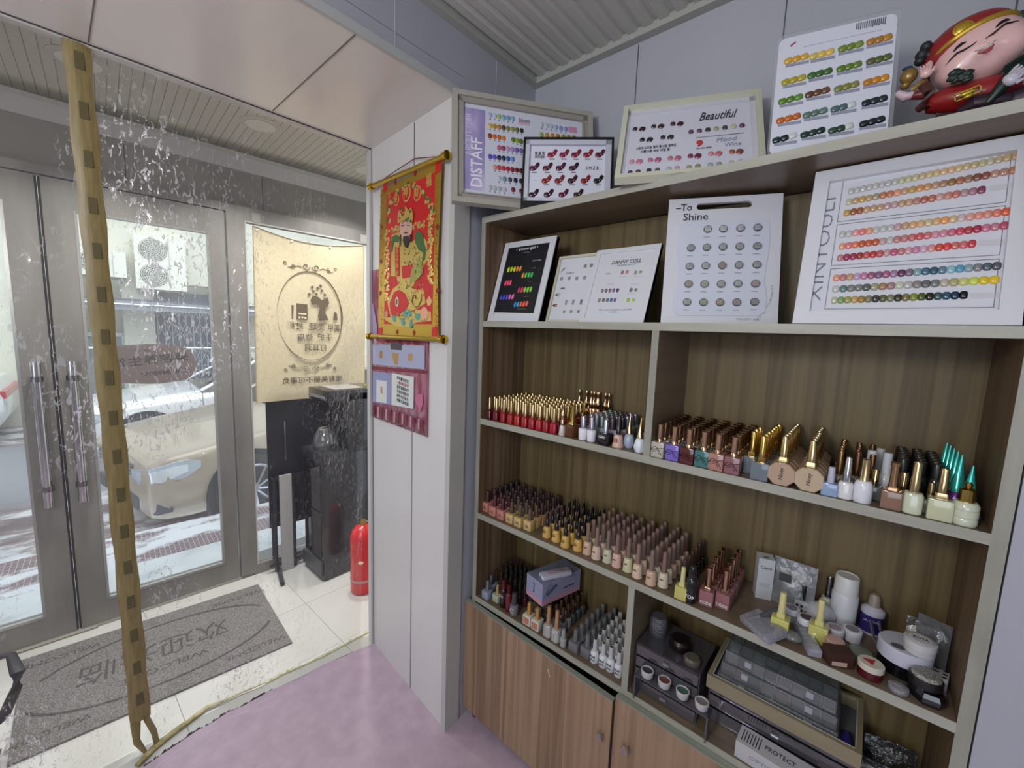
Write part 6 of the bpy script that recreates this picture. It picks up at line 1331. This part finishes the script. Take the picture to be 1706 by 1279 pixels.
# head with two swelling cheeks, grown as one surface
vs = []; n, m_ = 36, 26; Ti = T.to_3x3()
for i in range(m_+1):
    t = PI*i/m_
    for j in range(n):
        a = 2*PI*j/n; d = Vector((math.sin(t)*math.cos(a), math.sin(t)*math.sin(a), math.cos(t)))
        r_ = 1.0
        for cx, s_ in ((Vector((-.62, -.62, -.45)), .22), (Vector((.62, -.62, -.45)), .22)):
            q = (d-cx.normalized()).length; r_ += s_*math.exp(-(q/.42)**2)
        r_ += .10*math.exp(-((d-Vector((0, -.92, -.25)).normalized()).length/.18)**2)
        r_ -= .10*math.exp(-((d-Vector((0, -.8, -.52)).normalized()).length/.2)**2)
        p = Vector((d.x*.060, d.y*.050, d.z*.053))*r_; vs.append(tuple(hc+Ti @ p))
b.add(vs, [(i*n+j, (i+1)*n+j, (i+1)*n+(j+1) % n, i*n+(j+1) % n) for i in range(m_) for j in range(n)])
b.obj('head', skin, F.t, True)
up_ = Ti @ Vector((0, 0, 1)); ri_ = Ti @ Vector((1, 0, 0))
def onf(u, v, lift=.0015):
    """point on the head front: u across, v up in head units"""
    k = max(0, 1-u*u-v*v); y = -.050*math.sqrt(k)
    for cx in (-.62, .62):
        q = math.hypot(u-cx, v+.45); y -= .009*math.exp(-(q/.42)**2)
    return hc+ri_*(.061*u*(1+.0))+up_*(.049*v)+Vector((0, y-lift, 0))
b = MB().ell(hc+up_*.022-ri_*.004+Vector((0, .010, 0)), (.063, .053, .050), 26, 14, T); b.obj('hat', hatr, F.t, True)
band = [onf(math.sin(a)*1.03, .30+.34*math.cos(a), .004) for a in [R(k) for k in range(-100, 101, 10)]]
MB().tube(band, [.0045]*len(band), 8).obj('hat_band', bandg, F.t, True)
mp_ = onf(-.18, .80, .005); MB().at(Matrix.Translation(mp_+Vector((0, -.004, 0))) @ ROT).loft([(.013, .011, 0), (.013, .011, .003), (.010, .0085, .004), (.010, .0085, .0032), (.007, .006, .0045)], 20).obj('medallion', bandg, F.t, True)
# painted face
def brush(pts, r_, nm, m=linem): MB().tube([onf(*p) for p in pts], [q*1.5 for q in r_], 6, .5).obj(nm, m, F.t, True)
brush([(-.52, .16), (-.44, .22), (-.34, .24), (-.26, .22)], [.001, .0025, .003, .001], 'eyebrow'); brush([(.30, .16), (.40, .24), (.50, .26), (.58, .22)], [.001, .003, .0028, .001], 'eyebrow')
brush([(-.80, -.18), (-.62, -.04), (-.48, .02), (-.36, -.02), (-.2, -.02), (-.1, .02)], [.0006, .0012, .0018, .0018, .0013, .0005], 'eye_line'); brush([(.06, -.04), (.2, -.02), (.34, .06), (.46, .12), (.58, .08), (.72, .06)], [.0006, .002, .0016, .002, .0016, .0005], 'eye_line')
MB().ell(onf(0, -.10, .000), (.006, .003, .003), 14, 8, T).obj('nose', skin, F.t, True)
MB().ell(onf(0, -.34, -.0005), (.0115, .003, .0052), 16, 8, T).obj('mouth', mat('94544f', .4), F.t, True); MB().box(-.009, .009, -.0012, .001, -.0012, .0012).obj('teeth', mat('c9b9a8', .4), F.t, loc=onf(0, -.30, .003), rot=(0, R(-21), 0))
MB().ell(onf(0, -.27, .002), (.014, .002, .0014), 14, 6, T).obj('upper_lip', skin2, F.t, True); MB().ell(onf(.02, -.44, .001), (.006, .002, .002), 12, 6, T).obj('tongue', mat('b03038', .35), F.t, True)
# beard, hair buns, ears
rf = random.Random(4); b = MB()
for k in range(20): b.ell(V(1598+rf.uniform(-14, 16), 127+rf.uniform(-8, 9), -.050), (.008, .004, .004), 8, 5, RY(rf.uniform(-50, 0)))
b.obj('beard', dkg, F.t, True)
b = MB();
for q, r_ in (((1543, 78), .009), ((1536, 92), .010), ((1532, 102), .008), ((1548, 92), .008)): b.ell(V(*q, -.012), (r_, r_, r_), 10, 7)
b.obj('hair_bun', mat('1c2226', .5), F.t, True)
MB().ell(V(1548, 110, -.03), (.005, .006, .009), 10, 7).obj('ear', skin, F.t, True)
b = MB().ell(V(1702, 62, -.02), (.006, .01, .012), 10, 7); b.obj('ear', skin, F.t, True)
# body: reclining red robe in one surface, sleeves, hands, ingots
b = MB().tube([V(1545, 175, -.005), V(1575, 168, -.010), V(1610, 162, -.012), V(1650, 152, -.010), V(1690, 140, 0.0)], [.016, .024, .027, .026, .020], 18, .9); b.obj('robe', robe, F.t, True)
b = MB().tube([V(1600, 186, -.018), V(1625, 172, -.028), V(1650, 168, -.026), V(1680, 168, -.018)], [.010, .014, .013, .012], 12); b.obj('robe_hem', dkp, F.t, True)
b = MB().tube([V(1538, 140, -.02), V(1548, 155, -.028), V(1540, 175, -.026), V(1528, 183, -.02)], [.008, .009, .009, .006], 12); b.obj('sleeve', mat('4c2c28', .4), F.t, True)
b = MB().tube([V(1706, 100, -.02), V(1690, 118, -.034), V(1665, 150, -.036), V(1645, 172, -.034)], [.010, .011, .009, .006], 12); b.obj('sleeve', dkg, F.t, True)
b = MB()
for k in range(12): b.tube([V(1672+k*3, 120-k*2.3, -.038), V(1676+k*3.4, 108-k*2, -.044)], [.003, .0008], 5)
b.obj('leaf_collar', dkg, F.t, True)
def hand(px, py, s_, m, ang, nm='hand'):
    c_ = V(px, py, -.042); b = MB(); M3 = RY(ang).to_3x3(); b.ell(c_, (.010*s_, .007*s_, .009*s_), 12, 8, RY(ang))
    for k in range(4):
        o_ = c_+M3 @ Vector(((-.0065+.0043*k)*s_, -.003*s_, .004*s_)); b.tube([o_, o_+M3 @ Vector((0, -.005*s_, .006*s_)), o_+M3 @ Vector((0, -.004*s_, .0105*s_))], [.0024*s_, .0022*s_, .0015*s_], 7)
    o_ = c_+M3 @ Vector((.009*s_, -.002*s_, -.002*s_)); b.tube([o_, o_+M3 @ Vector((.004*s_, -.004*s_, .006*s_))], [.0026*s_, .0018*s_], 7)
    b.obj(nm, m, F.t, True)
hand(1543, 122, .9, skin, -15); hand(1685, 132, 1.1, mat('c2bcc8', .3), 40)
MB().ell(V(1514, 127, -.02), (.013, .011, .014), 14, 9).ell(V(1508, 143, -.02), (.008, .008, .006), 10, 7).obj('gold_peach', mat('8f713c', .3, .4), F.t, True)
MB().ell(V(1512, 114, -.022), (.008, .006, .003), 10, 6).obj('blue_top', mat('2c3a6c', .4), F.t, True)
b = MB().tube([V(1495, 156, -.02), V(1508, 162, -.024), V(1522, 158, -.02)], [.006, .008, .006], 10); b.obj('white_cuff', skin2, F.t, True)
MB().tube([V(1518, 160, -.02), V(1532, 158, -.022), V(1548, 156, -.02)], [.006, .008, .009], 10).obj('sleeve', mat('6c2420', .4), F.t, True); MB().tube([V(1518, 150, -.02), V(1530, 142, -.022), V(1542, 132, -.03)], [.005, .005, .005], 8).obj('sleeve', mat('8c6c38', .4), F.t, True)
q = V(1612, 155, -.046); b = MB().at(Matrix.Translation(q) @ RY(-14)); b.box(-.016, .016, -.001, .002, .004, .0055).box(-.016, .016, -.001, .002, -.007, -.0055).box(-.016, -.0145, -.001, .002, -.007, .0055).box(.0145, .016, -.001, .002, -.007, .0055)
b.ell((0, -.001, 0), (.011, .003, .0035), 12, 6).ell((0, -.001, -.006), (.007, .003, .003), 10, 6); b.obj('gold_buckle', mat('b5a032', .3, .5), F.t, True)
b = MB().ell(V(1700, 30, .0), (.010, .01, .011), 10, 7).ell(V(1704, 62, .0), (.008, .01, .006), 10, 6); b.obj('blue_green_hat_flap', mat('1e3a44', .4), F.t, True)
MB().prismz([(-.02, -.045), (.155, -.045), (.155, .05), (-.02, .05)], 0, .014).obj('base', mat('4a3c3c', .5), F.t)
# make sure the body reaches its base
MB().tube([V(1560, 190, .004), V(1640, 178, .004), V(1700, 165, .004)], [.016, .022, .022], 14).obj('robe_back', dkp, F.t, True)

# ------------------------------------------------------------------ bottom left bay: lilac box and device
d_ = Vector((.041, .173, 0)).normalized(); e_ = Vector((-d_.y, d_.x, 0))
bx = thing('lilac_carton', 'lilac blue carton with pink base lying on the bottle caps', 'box', (-.743, 1.052, .6032), (0, 0, math.atan2(d_.y, d_.x)-PI/2))
MB().box(-.085, 0, 0, .175, .018, .077).obj('carton_body', mat('8e90ac', .4), bx); MB().box(-.085, 0, 0, .175, 0, .018).obj('pink_band', mat('b58a9c', .4), bx)
MB().box(-.085, 0, 0, .175, .077, .0776).obj('carton_top', mat('757d90', .4), bx)
dk2 = mat('3a3c50', .5)
t_ = text('Baseline', .0008, .045, .03, dk2, bx, .05, 0, 0); t_.location = (.0008, .04, .048); t_.rotation_euler = (0, -.5, PI/2)
MB().tube([(.0006, .004, .03), (.0006, .028, .066), (.0006, .034, .074)], .003, 5, .3).obj('pen_mark', mat('34486c', .4), bx)
t_ = text('Baseline gel', -.045, .045, .011, dk2, bx, .035, -.0008); t_.rotation_euler = (0, -PI/2, 0)
t_ = text('nail lamp', .0, .0, .012, dk2, bx, .05); t_.location = (.0008, .12, .035); t_.rotation_euler = (0, 0, PI/2)
P = Vector((-.755, 1.10, .6810)); dv = thing('electric_file', 'white rounded handheld device lying on the lilac box', 'device', P, (0, 0, R(63)))
MB().bbox(-.03, .085, -.018, .018, 0, .016, .009, 4).obj('device_body', mat('b9b9cc', .3), dv, True); MB().bbox(-.005, .06, -.012, .012, .016, .0172, .008, 4).obj('pink_panel', mat('b59fb0', .35), dv, True); MB().ell((-.0305, 0, .008), (.001, .003, .003), 8, 6).obj('port', mat('222222', .5), dv)

# ------------------------------------------------------------------ clutter on the lower middle shelf, right part
c7 = lambda x, y: (1240+x/4.49, 920+y/4.49)
def pz(x, y, z=ZC): return fl(*c7(x, y), z)
wpl = mat('cbccd6', .35); wpl2 = mat('c3c3bf', .4)
def jar(px, py, r, h, body, lid, label, name='cream_jar', lidh=.4, y=None, top=None, rot=0):
    P = pz(px, py) if y is None else hy(*c7(px, py), y); t = thing(name, label, 'jar', (P.x, max(P.y, SY0+.004)+r, ZC+.0004), (0, 0, R(rot)))
    MB().loft([(r*.92, r*.92, 0), (r, r, h*.05), (r, r, h*(1-lidh))], 24).obj('jar_body', body, t, True)
    MB().loft([(r*1.05, r*1.05, h*(1-lidh)), (r*1.06, r*1.06, h*.95), (r*.97, r*.97, h)], 24).obj('lid', lid, t, True)
    if top: MB().loft([(r*.75, r*.75, h), (r*.75, r*.75, h+.0006)], 20).obj('lid_label', top, t)
    return t
# carton
t = thing('white_carton', 'tall slim white carton with small print standing behind pink bottles', 'box', (-.165, 1.185, ZC+.0004), (0, 0, R(20)))
MB().box(0, .036, 0, .036, 0, .108).obj('carton_body', mat('c3c6cc', .4), t); text('Canni', .018, .085, .012, ink2, t, .024); 
for k in range(3): MB().box(.006, .03, -.0005, 0, .034+k*.004, .0348+k*.004).obj('print_line', inkg, t)
MB().ell((.018, .012, .1082), (.008, .005, .0004), 12, 4).obj('thumb_notch', mat('6c6c70', .6), t)
bagm = clear('bag_film', (.75, .76, .78), .16, .12, .22, (.5, .52, .56), .6, 60)
def bagshape(name, label, x0, x1, y, z0, h, lean=.3, m=bagm, cat='bag', rz=0):
    t = thing(name, label, cat, ((x0+x1)/2, y, z0+.001), (-lean, 0, R(rz))); w_ = x1-x0; vs = []; n = 12
    for s_ in (-1, 1):
        for i in range(n+1):
            for j in range(n+1):
                u = i/n; v = j/n; vs.append((-w_/2+w_*u, s_*(.012*math.sin(PI*u)*math.sin(PI*min(1, v*1.2))+.0015*math.sin(9*u+11*v)), h*v))
    K = (n+1)**2; fs = [(i*(n+1)+j, (i+1)*(n+1)+j, (i+1)*(n+1)+j+1, i*(n+1)+j+1) for i in range(n) for j in range(n)]; fs += [tuple(K+q for q in f[::-1]) for f in fs]
    MB().add(vs, fs).obj('bag_film', m, t, True); return t
t = bagshape('clear_pouch', 'crumpled clear grey pouch of glitter leaning behind the white carton', -.135, -.045, 1.20, ZC, .115, .15)
b = MB(); rg = random.Random(9)
for k in range(50): b.ell((rg.uniform(-.035, .03), rg.uniform(-.006, .006), rg.uniform(.006, .045)), (.0016, .0016, .0016), 5, 4)
o = b.obj('glitter_flakes', mat('c9b98c', .15, .9), t); o['kind'] = 'stuff'; MB().box(-.03, -.005, -.014, -.013, .062, .082).obj('dark_label', mat('33363a', .5), t)
# rhinestone case and brush
P = fl(1232, 1035, ZC); cs = thing('rhinestone_case', 'flat clear compartment case leaning beside pink bottles near shelf edge', 'case', (P.x, P.y, ZC+.001), (R(12), 0, R(-35)))
cc = clear('case_plastic', (.88, .88, .92), .12, .06, .25, (.7, .7, .78)); MB().bbox(0, .08, 0, .055, 0, .016, .003).obj('case_body', cc, cs, True)
b = MB()
for i in range(1, 6): b.box(i*.0133-.0004, i*.0133+.0004, .002, .053, .001, .015)
b.box(.002, .078, .027, .028, .001, .015); b.obj('partition', mat('9a9aa6', .3), cs)
P = fl(1262, 1046, ZC); b_ = thing('soft_brush', 'dark grey soft dusting brush lying across the clear case', 'brush', (P.x, P.y+.01, ZC+.024), (0, R(-20), R(40)))
MB().loft([(.004, .004, 0), (.006, .006, .01), (.012, .007, .05)], 14).obj('bristles', mat('46464e', .9), b_, True, rot=(0, PI/2, 0)); MB().tube([(0, 0, 0), (-.03, 0, 0)], .005, 8).obj('brush_handle', mat('77777f', .3), b_)
# small patterned bottle, pots and tubes
t = one('grey', *c7(430, 395), 1.19, ZC, 'b5b5bc', blackp, 'white cow-spotted square bottle with tall black cap', sc=.95)
for k in range(6): MB().ell((-.010+.01*(k % 3), -.0165, .009+.012*(k//3)), (.0035, .0006, .0035), 7, 4).obj('black_spot', blackp, t)
for a in (('slim', 620, 350, 1.235, 'b9bcae', silv, 'pale green round bottle with chrome cap behind yellow bottle', 1.1),): one(a[0], *c7(a[1], a[2]), a[3], ZC, a[4], a[5], a[6], sc=a[7])
P = Vector((.010, 1.222, 0)); t = thing('lotion_bottle', 'tall plain white cylinder bottle standing against the back panel', 'bottle', (P.x, P.y, ZC+.0004))
MB().loft([(.024, .024, 0), (.0255, .0255, .003), (.0255, .0255, .075), (.0225, .0225, .079)], 26).obj('bottle_body', mat('c9cad0', .35), t, True); MB().loft([(.0235, .0235, .079), (.0225, .0225, .118), (.021, .021, .12), (.019, .019, .118)], 26).obj('screw_cap', mat('d2d2d2', .35), t, True)
t = thing('purple_bottle', 'white bottle with purple label and pale cap by back panel', 'bottle', (.062, 1.232, ZC+.0004))
MB().loft([(.021, .021, 0), (.022, .022, .003), (.022, .022, .055), (.012, .012, .064)], 22).obj('bottle_body', mat('b9b6c6', .35), t, True); MB().loft([(.0223, .0223, .006), (.0223, .0223, .046)], 22, caps=False).obj('purple_label', mat('2e2363', .4), t, True); MB().loft([(.012, .012, .062), (.010, .010, .086), (.006, .006, .092)], 16).obj('screw_cap', mat('8f8678', .4), t, True)
text('GEL REMOVER', 0, .035, .006, mat('c9c6d8', .5), t, .03, -.0226)
t = thing('domed_jar', 'wide white domed jar behind the right yellow square bottle', 'jar', (-.030, 1.20, ZC+.0004)); MB().loft([(.028, .028, 0), (.030, .030, .004), (.030, .030, .014), (.031, .031, .015), (.031, .031, .022), (.022, .022, .034), (.008, .008, .039)], 24).obj('jar_body', mat('bbbbc4', .35), t, True)
def sjar(x, y, r, h, body, lid, label, top=None, lidh=.4, z=0):
    t = thing('cream_jar', label, 'jar', (x, y, ZC+.0004+z))
    MB().loft([(r*.92, r*.92, 0), (r, r, h*.05), (r, r, h*(1-lidh))], 24).obj('jar_body', body, t, True); MB().loft([(r*1.05, r*1.05, h*(1-lidh)), (r*1.06, r*1.06, h*.94), (r*.97, r*.97, h)], 24).obj('lid', lid, t, True)
    if top: MB().loft([(r*.72, r*.72, h), (r*.72, r*.72, h+.0006)], 20).obj('lid_label', top, t)
    return t
clj = clear('jar_plastic', (.85, .86, .88), .15, .05, .3, (.6, .6, .66))
sjar(-.083, 1.150, .0165, .030, clj, wpl, 'small round pot with white ringed lid just right of left yellow bottle', mat('8c8290', .5))
sjar(-.052, 1.125, .0165, .034, clj, wpl, 'clear round pot with dark pink lid disc between yellow bottles', mat('4c3c44', .4))
sjar(.000, 1.140, .0165, .028, wpl, wpl, 'white round pot behind the pink lidded jar', mat('9a8c94', .5))
sjar(.030, 1.165, .017, .026, wpl, wpl, 'white round pot with grey print behind the green tin', mat('807c86', .5))
sjar(.003, 1.088, .0165, .030, mat('8f6c5c', .3), mat('b9958a', .4), 'pink lidded small jar with brown printing beside brown box', mat('c2a094', .5))
sjar(.046, 1.100, .0185, .022, mat('8b8f8c', .3, .6), mat('6c7468', .3), 'low grey green tin behind the red jar', None, .5)
t = sjar(.062, 1.058, .0200, .030, mat('4c0c14', .25), mat('c6c0b4', .35), 'dark red jar with white lid and red triangle near shelf edge')
MB().prismz([(-.014, .002), (.006, .010), (.002, -.010)], .0302, .0308).obj('red_mark', mat('a82c30', .5), t)
t = thing('brown_box', 'small open brown box with pink insert at shelf edge', 'box', (.018, 1.042, ZC+.0008), (0, 0, R(32))); MB().box(-.022, .022, 0, .030, 0, .030).obj('box_body', mat('3c2018', .45), t); MB().box(-.018, .010, -.0006, 0, .003, .012).obj('pink_insert', mat('b59a90', .5), t)
t = thing('clear_strip_box', 'long narrow clear divided strip box lying diagonally to shelf edge', 'box', (-.026, 1.040, ZC+.0008), (0, 0, R(22)))
MB().box(-.012, .012, 0, .10, 0, .016).obj('case_body', cc, t); b = MB()
for k in range(1, 6): b.box(-.012, .012, k*.017, k*.017+.0006, .0, .0165)
b.obj('partition', mat('a8a8b2', .3), t)
t = thing('glitter_heap', 'small clear bag of silver gold glitter between yellow bottle and strip box', 'bag', (-.072, 1.056, ZC+.001)); b = MB(); rg = random.Random(2)
MB().ell((0, .012, .008), (.022, .016, .010), 16, 8).obj('bag_film', bagm, t, True)
for k in range(60): a = rg.uniform(0, 6.28); r_ = rg.uniform(0, .017); b.ell((r_*math.cos(a), .012+.7*r_*math.sin(a), rg.uniform(.002, .012)), (.0014, .0014, .0014), 5, 4)
o = b.obj('glitter_flakes', mat('b5a48c', .15, .9), t); o['kind'] = 'stuff'
for i, (x, y) in enumerate(((.066, 1.15), (.080, 1.16))): tag(MB().tube([(x+.03, y-.055, ZC+.006), (x, y, ZC+.03), (x-.008, y+.03, ZC+.052)], .0028, 6).obj('tweezers', mat('8a8a8c', .25, .8), smooth=True), 'grey metal tweezers leaning behind red jar, %s one' % ('left' if i == 0 else 'right'), 'tweezers')
t = sjar(.112, 1.125, .040, .058, mat('0e0e12', .2), mat('c0c0d0', .35), 'large black tub with white lid carrying a smaller white jar', None, .50)
t = sjar(.130, 1.112, .0235, .028, mat('b9b9bd', .35), mat('c0c0c2', .35), 'small white jar with black print standing on the large tub', mat('c9c9cc', .5), .5, .0585)
t_ = put(textmesh('ROTA', .012, blackp, .022), 'lettering', t, (0, .0, .0288), (-PI/2, 0, 0))
for k in range(1): MB().ell((-.012, -.02, .058), (.012, .010, .0008), 14, 4).obj('dark_smear', mat('55555e', .5), [q for q in bpy.data.objects if q.get('label', '').startswith('large black tub')][0])
bagshape('foil_pouch', 'shiny clear foil pouch standing behind the stacked white jars', .115, .172, 1.19, ZC, .085, .1, clear('foil', (.7, .7, .68), .35, .15, .1, (.6, .6, .6), .9, 50))
bagshape('film_pouch', 'dark grey clear film pouch leaning in the right corner of lower shelf', .125, .176, 1.16, ZC, .11, .05, clear('film2', (.5, .5, .52), .10, .12, .25, (.3, .3, .32), .5, 40), rz=-20)
t = thing('glitter_pot', 'flat clear pot of pinkish glitter near the shelf edge', 'jar', (.104, 1.048, ZC+.0004)); MB().loft([(.014, .014, 0), (.0155, .0155, .002), (.0155, .0155, .010), (.012, .012, .012)], 20).obj('pot', clj, t, True); MB().loft([(.012, .012, .002), (.012, .012, .0095)], 16).obj('glitter_fill', glitter('8f7c78', '5c4a4a', 'pot', 700), t)
t = sjar(.140, 1.070, .0235, .040, mat('111014', .2), mat('1c1b1c', .3), 'black tub with clear gold glitter lid in front of larger tub'); MB().loft([(.022, .022, .0402), (.019, .019, .046)], 22).obj('glitter_lid', glitter('6c6a4c', '3c3a2c', 'lid', 700), t, True)
t = thing('black_compact', 'black faceted compact box with small white label at right shelf end', 'box', (.150, 1.036, ZC+.0008), (0, 0, R(8)))
MB().stack([[(k*x, .022+k*y, z) for x, y in ((-.014, -.019), (.010, -.020), (.022, -.006), (.020, .012), (.002, .020), (-.020, .008), (-.022, -.006))] for k, z in ((.92, 0), (1, .003), (1, .014), (.84, .022))]).obj('compact_body', mat('0d0c10', .12, 0, 0, 1, 0, .5, .6), t); MB().box(-.012, .0, .018, .030, .0221, .0226).obj('white_label', mat('9a9894', .5), t)
t = thing('spotted_box', 'white box with black oval spots behind the black compact', 'box', (.150, 1.105, ZC+.0008), (0, 0, R(-10))); MB().bbox(-.0, .024, 0, .035, 0, .028, .004).obj('box_body', mat('b4b2ba', .4), t, True)
for k in range(6): MB().ell((.006+.012*(k % 2), .006+.012*(k//2), .0282), (.004, .003, .0005), 10, 4).obj('black_spot', blackp, t)
t = thing('clear_round_box', 'low clear round box in right corner above the black compact', 'box', (.157, 1.088, ZC+.0008)); MB().loft([(.014, .012, 0), (.015, .013, .002), (.015, .013, .009)], 18).obj('box_body', clj, t, True)

# ------------------------------------------------------------------ bottom right bay
ac_ = clear('acrylic_smoke', (.52, .50, .56), .14, .05, .12, (.35, .33, .38))
def organizer(label, x0, x1, y0, y1, z0, z1, tiers, m=ac_):
    t = thing('acrylic_organizer', label, 'organizer', (x0, y0, z0+.0004)); w_, d, h = x1-x0, y1-y0, z1-z0; th = .0022
    MB().box(0, th, 0, d, 0, h).box(w_-th, w_, 0, d, 0, h).box(th, w_-th, d-th, d, 0, h).box(th, w_-th, 0, d-th, h-th, h).box(th, w_-th, 0, d-th, 0, th).obj('organizer_case', m, t)
    for k in range(tiers):
        a = h*k/tiers+.003; c_ = h*(k+1)/tiers-.003
        dr = MB().box(th*1.5, w_-th*1.5, -.002, .0, a, c_).box(th*1.5, w_-th*1.5, 0, d-.01, a, a+.0015).obj('organizer_drawer', m, t)
        MB().tube([(w_/2-.008, -.004, (a+c_)/2), (w_/2+.008, -.004, (a+c_)/2)], .005, 8).obj('drawer_knob', clear('knob_clear', (.8, .8, .85), .3, .03, .1), dr, True)
    return t
organizer('smoky clear drawer organizer full of small pots beside divider', -.415, -.245, 1.055, 1.20, ZD, .655, 4)
potc = [('3c3a40', (1085, 1105)), ('6c3c34', (1127, 1128)), ('3c5c4c', (1153, 1142)), ('7c7478', (1185, 1156))]
for i, (c_, (px, py)) in enumerate(potc):
    P = fl(px, py, .60); t = thing('small_pot', 'small white rimmed pot on the smoky organizer, %s from left' % ORD[i], 'pot', (-.372+i*.047, 1.036, .5885), (R(0), 0, 0), 'white rimmed pots')
    MB().loft([(.012, .012, 0), (.015, .015, .004), (.0165, .0165, .020), (.0145, .0145, .021), (.0140, .0140, .016)], 20).obj('pot_body', mat('bdbcbc', .35), t, True); MB().loft([(.0142, .0142, .014), (.0142, .0142, .017)], 18).obj('pot_fill', mat(c_, .3), t)
led = thing('organizer_ledge', 'narrow clear ledge in front of the smoky organizer holding pots', 'ledge', (-.400, 1.034, .5855)); MB().box(0, .19, -.016, .0195, 0, .0022).box(0, .004, -.016, .0195, -.067, 0).box(.186, .19, -.016, .0195, -.067, 0).obj('ledge_plate', ac_, led)
for i, (x, y, z, r_, h, c_, l_) in enumerate(((-.385, 1.13, .6555, .024, .055, None, 'tall glass jar of dark beads on the smoky organizer'), (-.318, 1.12, .6555, .030, .028, '1b1416', 'wide black tin on the smoky organizer'), (-.275, 1.085, .6555, .021, .018, '5c564c', 'shallow olive bowl on the smoky organizer front'))):
    t = thing('bead_jar' if i == 0 else 'tin', l_, 'jar', (x, y, z+.0003))
    MB().loft([(r_*.9, r_*.9, 0), (r_, r_, .004), (r_, r_, h*.75), (r_*.8, r_*.8, h)], 22).obj('jar_body', clear('bead_glass', (.5, .5, .56), .2, .04, .3, (.2, .2, .24), .6, 200) if c_ is None else mat(c_, .25), t, True)
# wooden rimmed tray with stacked bead cases
organizer('low smoky clear drawer unit under the wooden tray', -.232, .070, 1.100, 1.25, ZD, .628, 3)
tr = thing('wooden_tray', 'pale wood framed tray holding stacked clear bead cases', 'tray', (-.232, 1.066, .6290))
tw = wood('tray_wood', [(.3, '7a6f58'), (.5, '8b8168'), (.7, '998e75')], (5, 90, 90), .45, 4, 6)
MB().box(0, .302, 0, .010, 0, .034).box(0, .302, .172, .182, 0, .034).box(0, .010, .01, .172, 0, .034).box(.292, .302, .01, .172, 0, .034).obj('tray_rim', tw, tr)
MB().box(.01, .292, .01, .172, 0, .006).obj('tray_base', mat('6c6c70', .4), tr); MB().box(.010, .292, .010, .0115, .028, .0345).box(.2905, .292, .01, .172, .028, .0345).box(.01, .0115, .01, .172, .028, .0345).obj('white_lining', mat('c3c3c6', .4), tr)
bc = clear('bead_case_plastic', (.70, .73, .74), .12, .05, .16, (.5, .52, .54))
for k in range(3):
    x0, x1 = (-.214+.006*k, .030-.004*k); y0 = 1.084+.004*k; z0 = .6355+k*.0325
    t = thing('bead_case', ['lowest of three stacked clear bead cases on the wooden tray', 'middle of three stacked clear bead cases on the wooden tray', 'topmost of three stacked clear bead cases on the wooden tray'][k], 'case', (x0, y0, z0))
    w_ = x1-x0; MB().bbox(0, w_, 0, .145, 0, .0315, .003).obj('case_body', bc, t, True)
    b = MB(); 
    for i in range(1, 8): b.box(w_*i/8-.0006, w_*i/8+.0006, .002, .143, .001, .030)
    for j in (1, 2): b.box(.002, w_-.002, .145*j/3-.0006, .145*j/3+.0006, .001, .030)
    b.obj('partition', mat('8f999c', .3, 0, 0, 1), t)
    rg = random.Random(k); b = MB(); 
    for i in range(8):
        for j in range(3):
            if rg.random() < .8: b.cur = rg.randrange(4); b.box(w_*i/8+.003, w_*(i+1)/8-.003, .145*j/3+.003, .145*(j+1)/3-.003, .0012, rg.uniform(.004, .012))
    o = b.obj('bead_fill', [mat(c_, .3) for c_ in ('6c6a74', '8b8b90', '546068', '8a7a78')], t); o['kind'] = 'stuff'
    [MB().box(w_*f, w_*f+.014, -.002, .001, .012, .026).obj('latch', mat('9a9ea5', .3), t) for f in (.2, .75)]
t = thing('blue_purple_bottle', 'small deep blue bottle lying in front corner of wooden tray', 'bottle', (.044, 1.094, .6475), (PI/2, 0, PI)); MB().loft([(.010, .010, -.012), (.0105, .0105, -.010), (.0105, .0105, .03), (.006, .006, .036)], 16).obj('bottle_body', mat('2a2470', .2), t, True)
# white carton below
t = thing('white_carton', 'white printed carton lying below the wooden tray', 'box', (-.150, 1.036, ZD+.0004), (0, 0, R(-2)))
MB().box(0, .150, 0, .055, 0, .042).obj('carton_body', mat('b7b5b9', .45), t); 
for k in range(7): MB().box(.008+k*.006, .010+k*.006, .010, .045, .042, .0424).obj('print_line', ink2, t)
put(textmesh('PROTECT', .018, ink2, .06), 'lettering', t, (.085, .028, .0426), (-PI/2, 0, 0)); text('OPTIC LED', .07, .02, .014, inkg, t, .08); MB().box(.142, .1502, -.0004, .0, .0, .042).obj('pink_edge', mat('a8788c', .4), t)
# clear packets heaped in the right corner
for i, (x, y, w_, h, l_) in enumerate(((.100, 1.10, .10, .05, 'front'), (.120, 1.16, .09, .07, 'middle'), (.125, 1.215, .09, .09, 'rear'))):
    t = bagshape('clear_packet', 'crumpled clear packet of dark trimmings in bottom right corner, %s one' % l_, x-w_/2, x+w_/2, y, ZD, h, .1, clear('packet%d' % i, (.4, .4, .4), .2, .1, .2, (.12, .12, .12), .9, 70), rz=5*i)
    b = MB(); rg = random.Random(i+20)
    for k in range(30): b.ell((rg.uniform(-.035, .035), rg.uniform(-.007, .007), rg.uniform(.004, h*.7)), (.0015, .0015, .0015), 5, 4)
    o = b.obj('trimmings', mat('8c8474', .2, .7), t); o['kind'] = 'stuff'
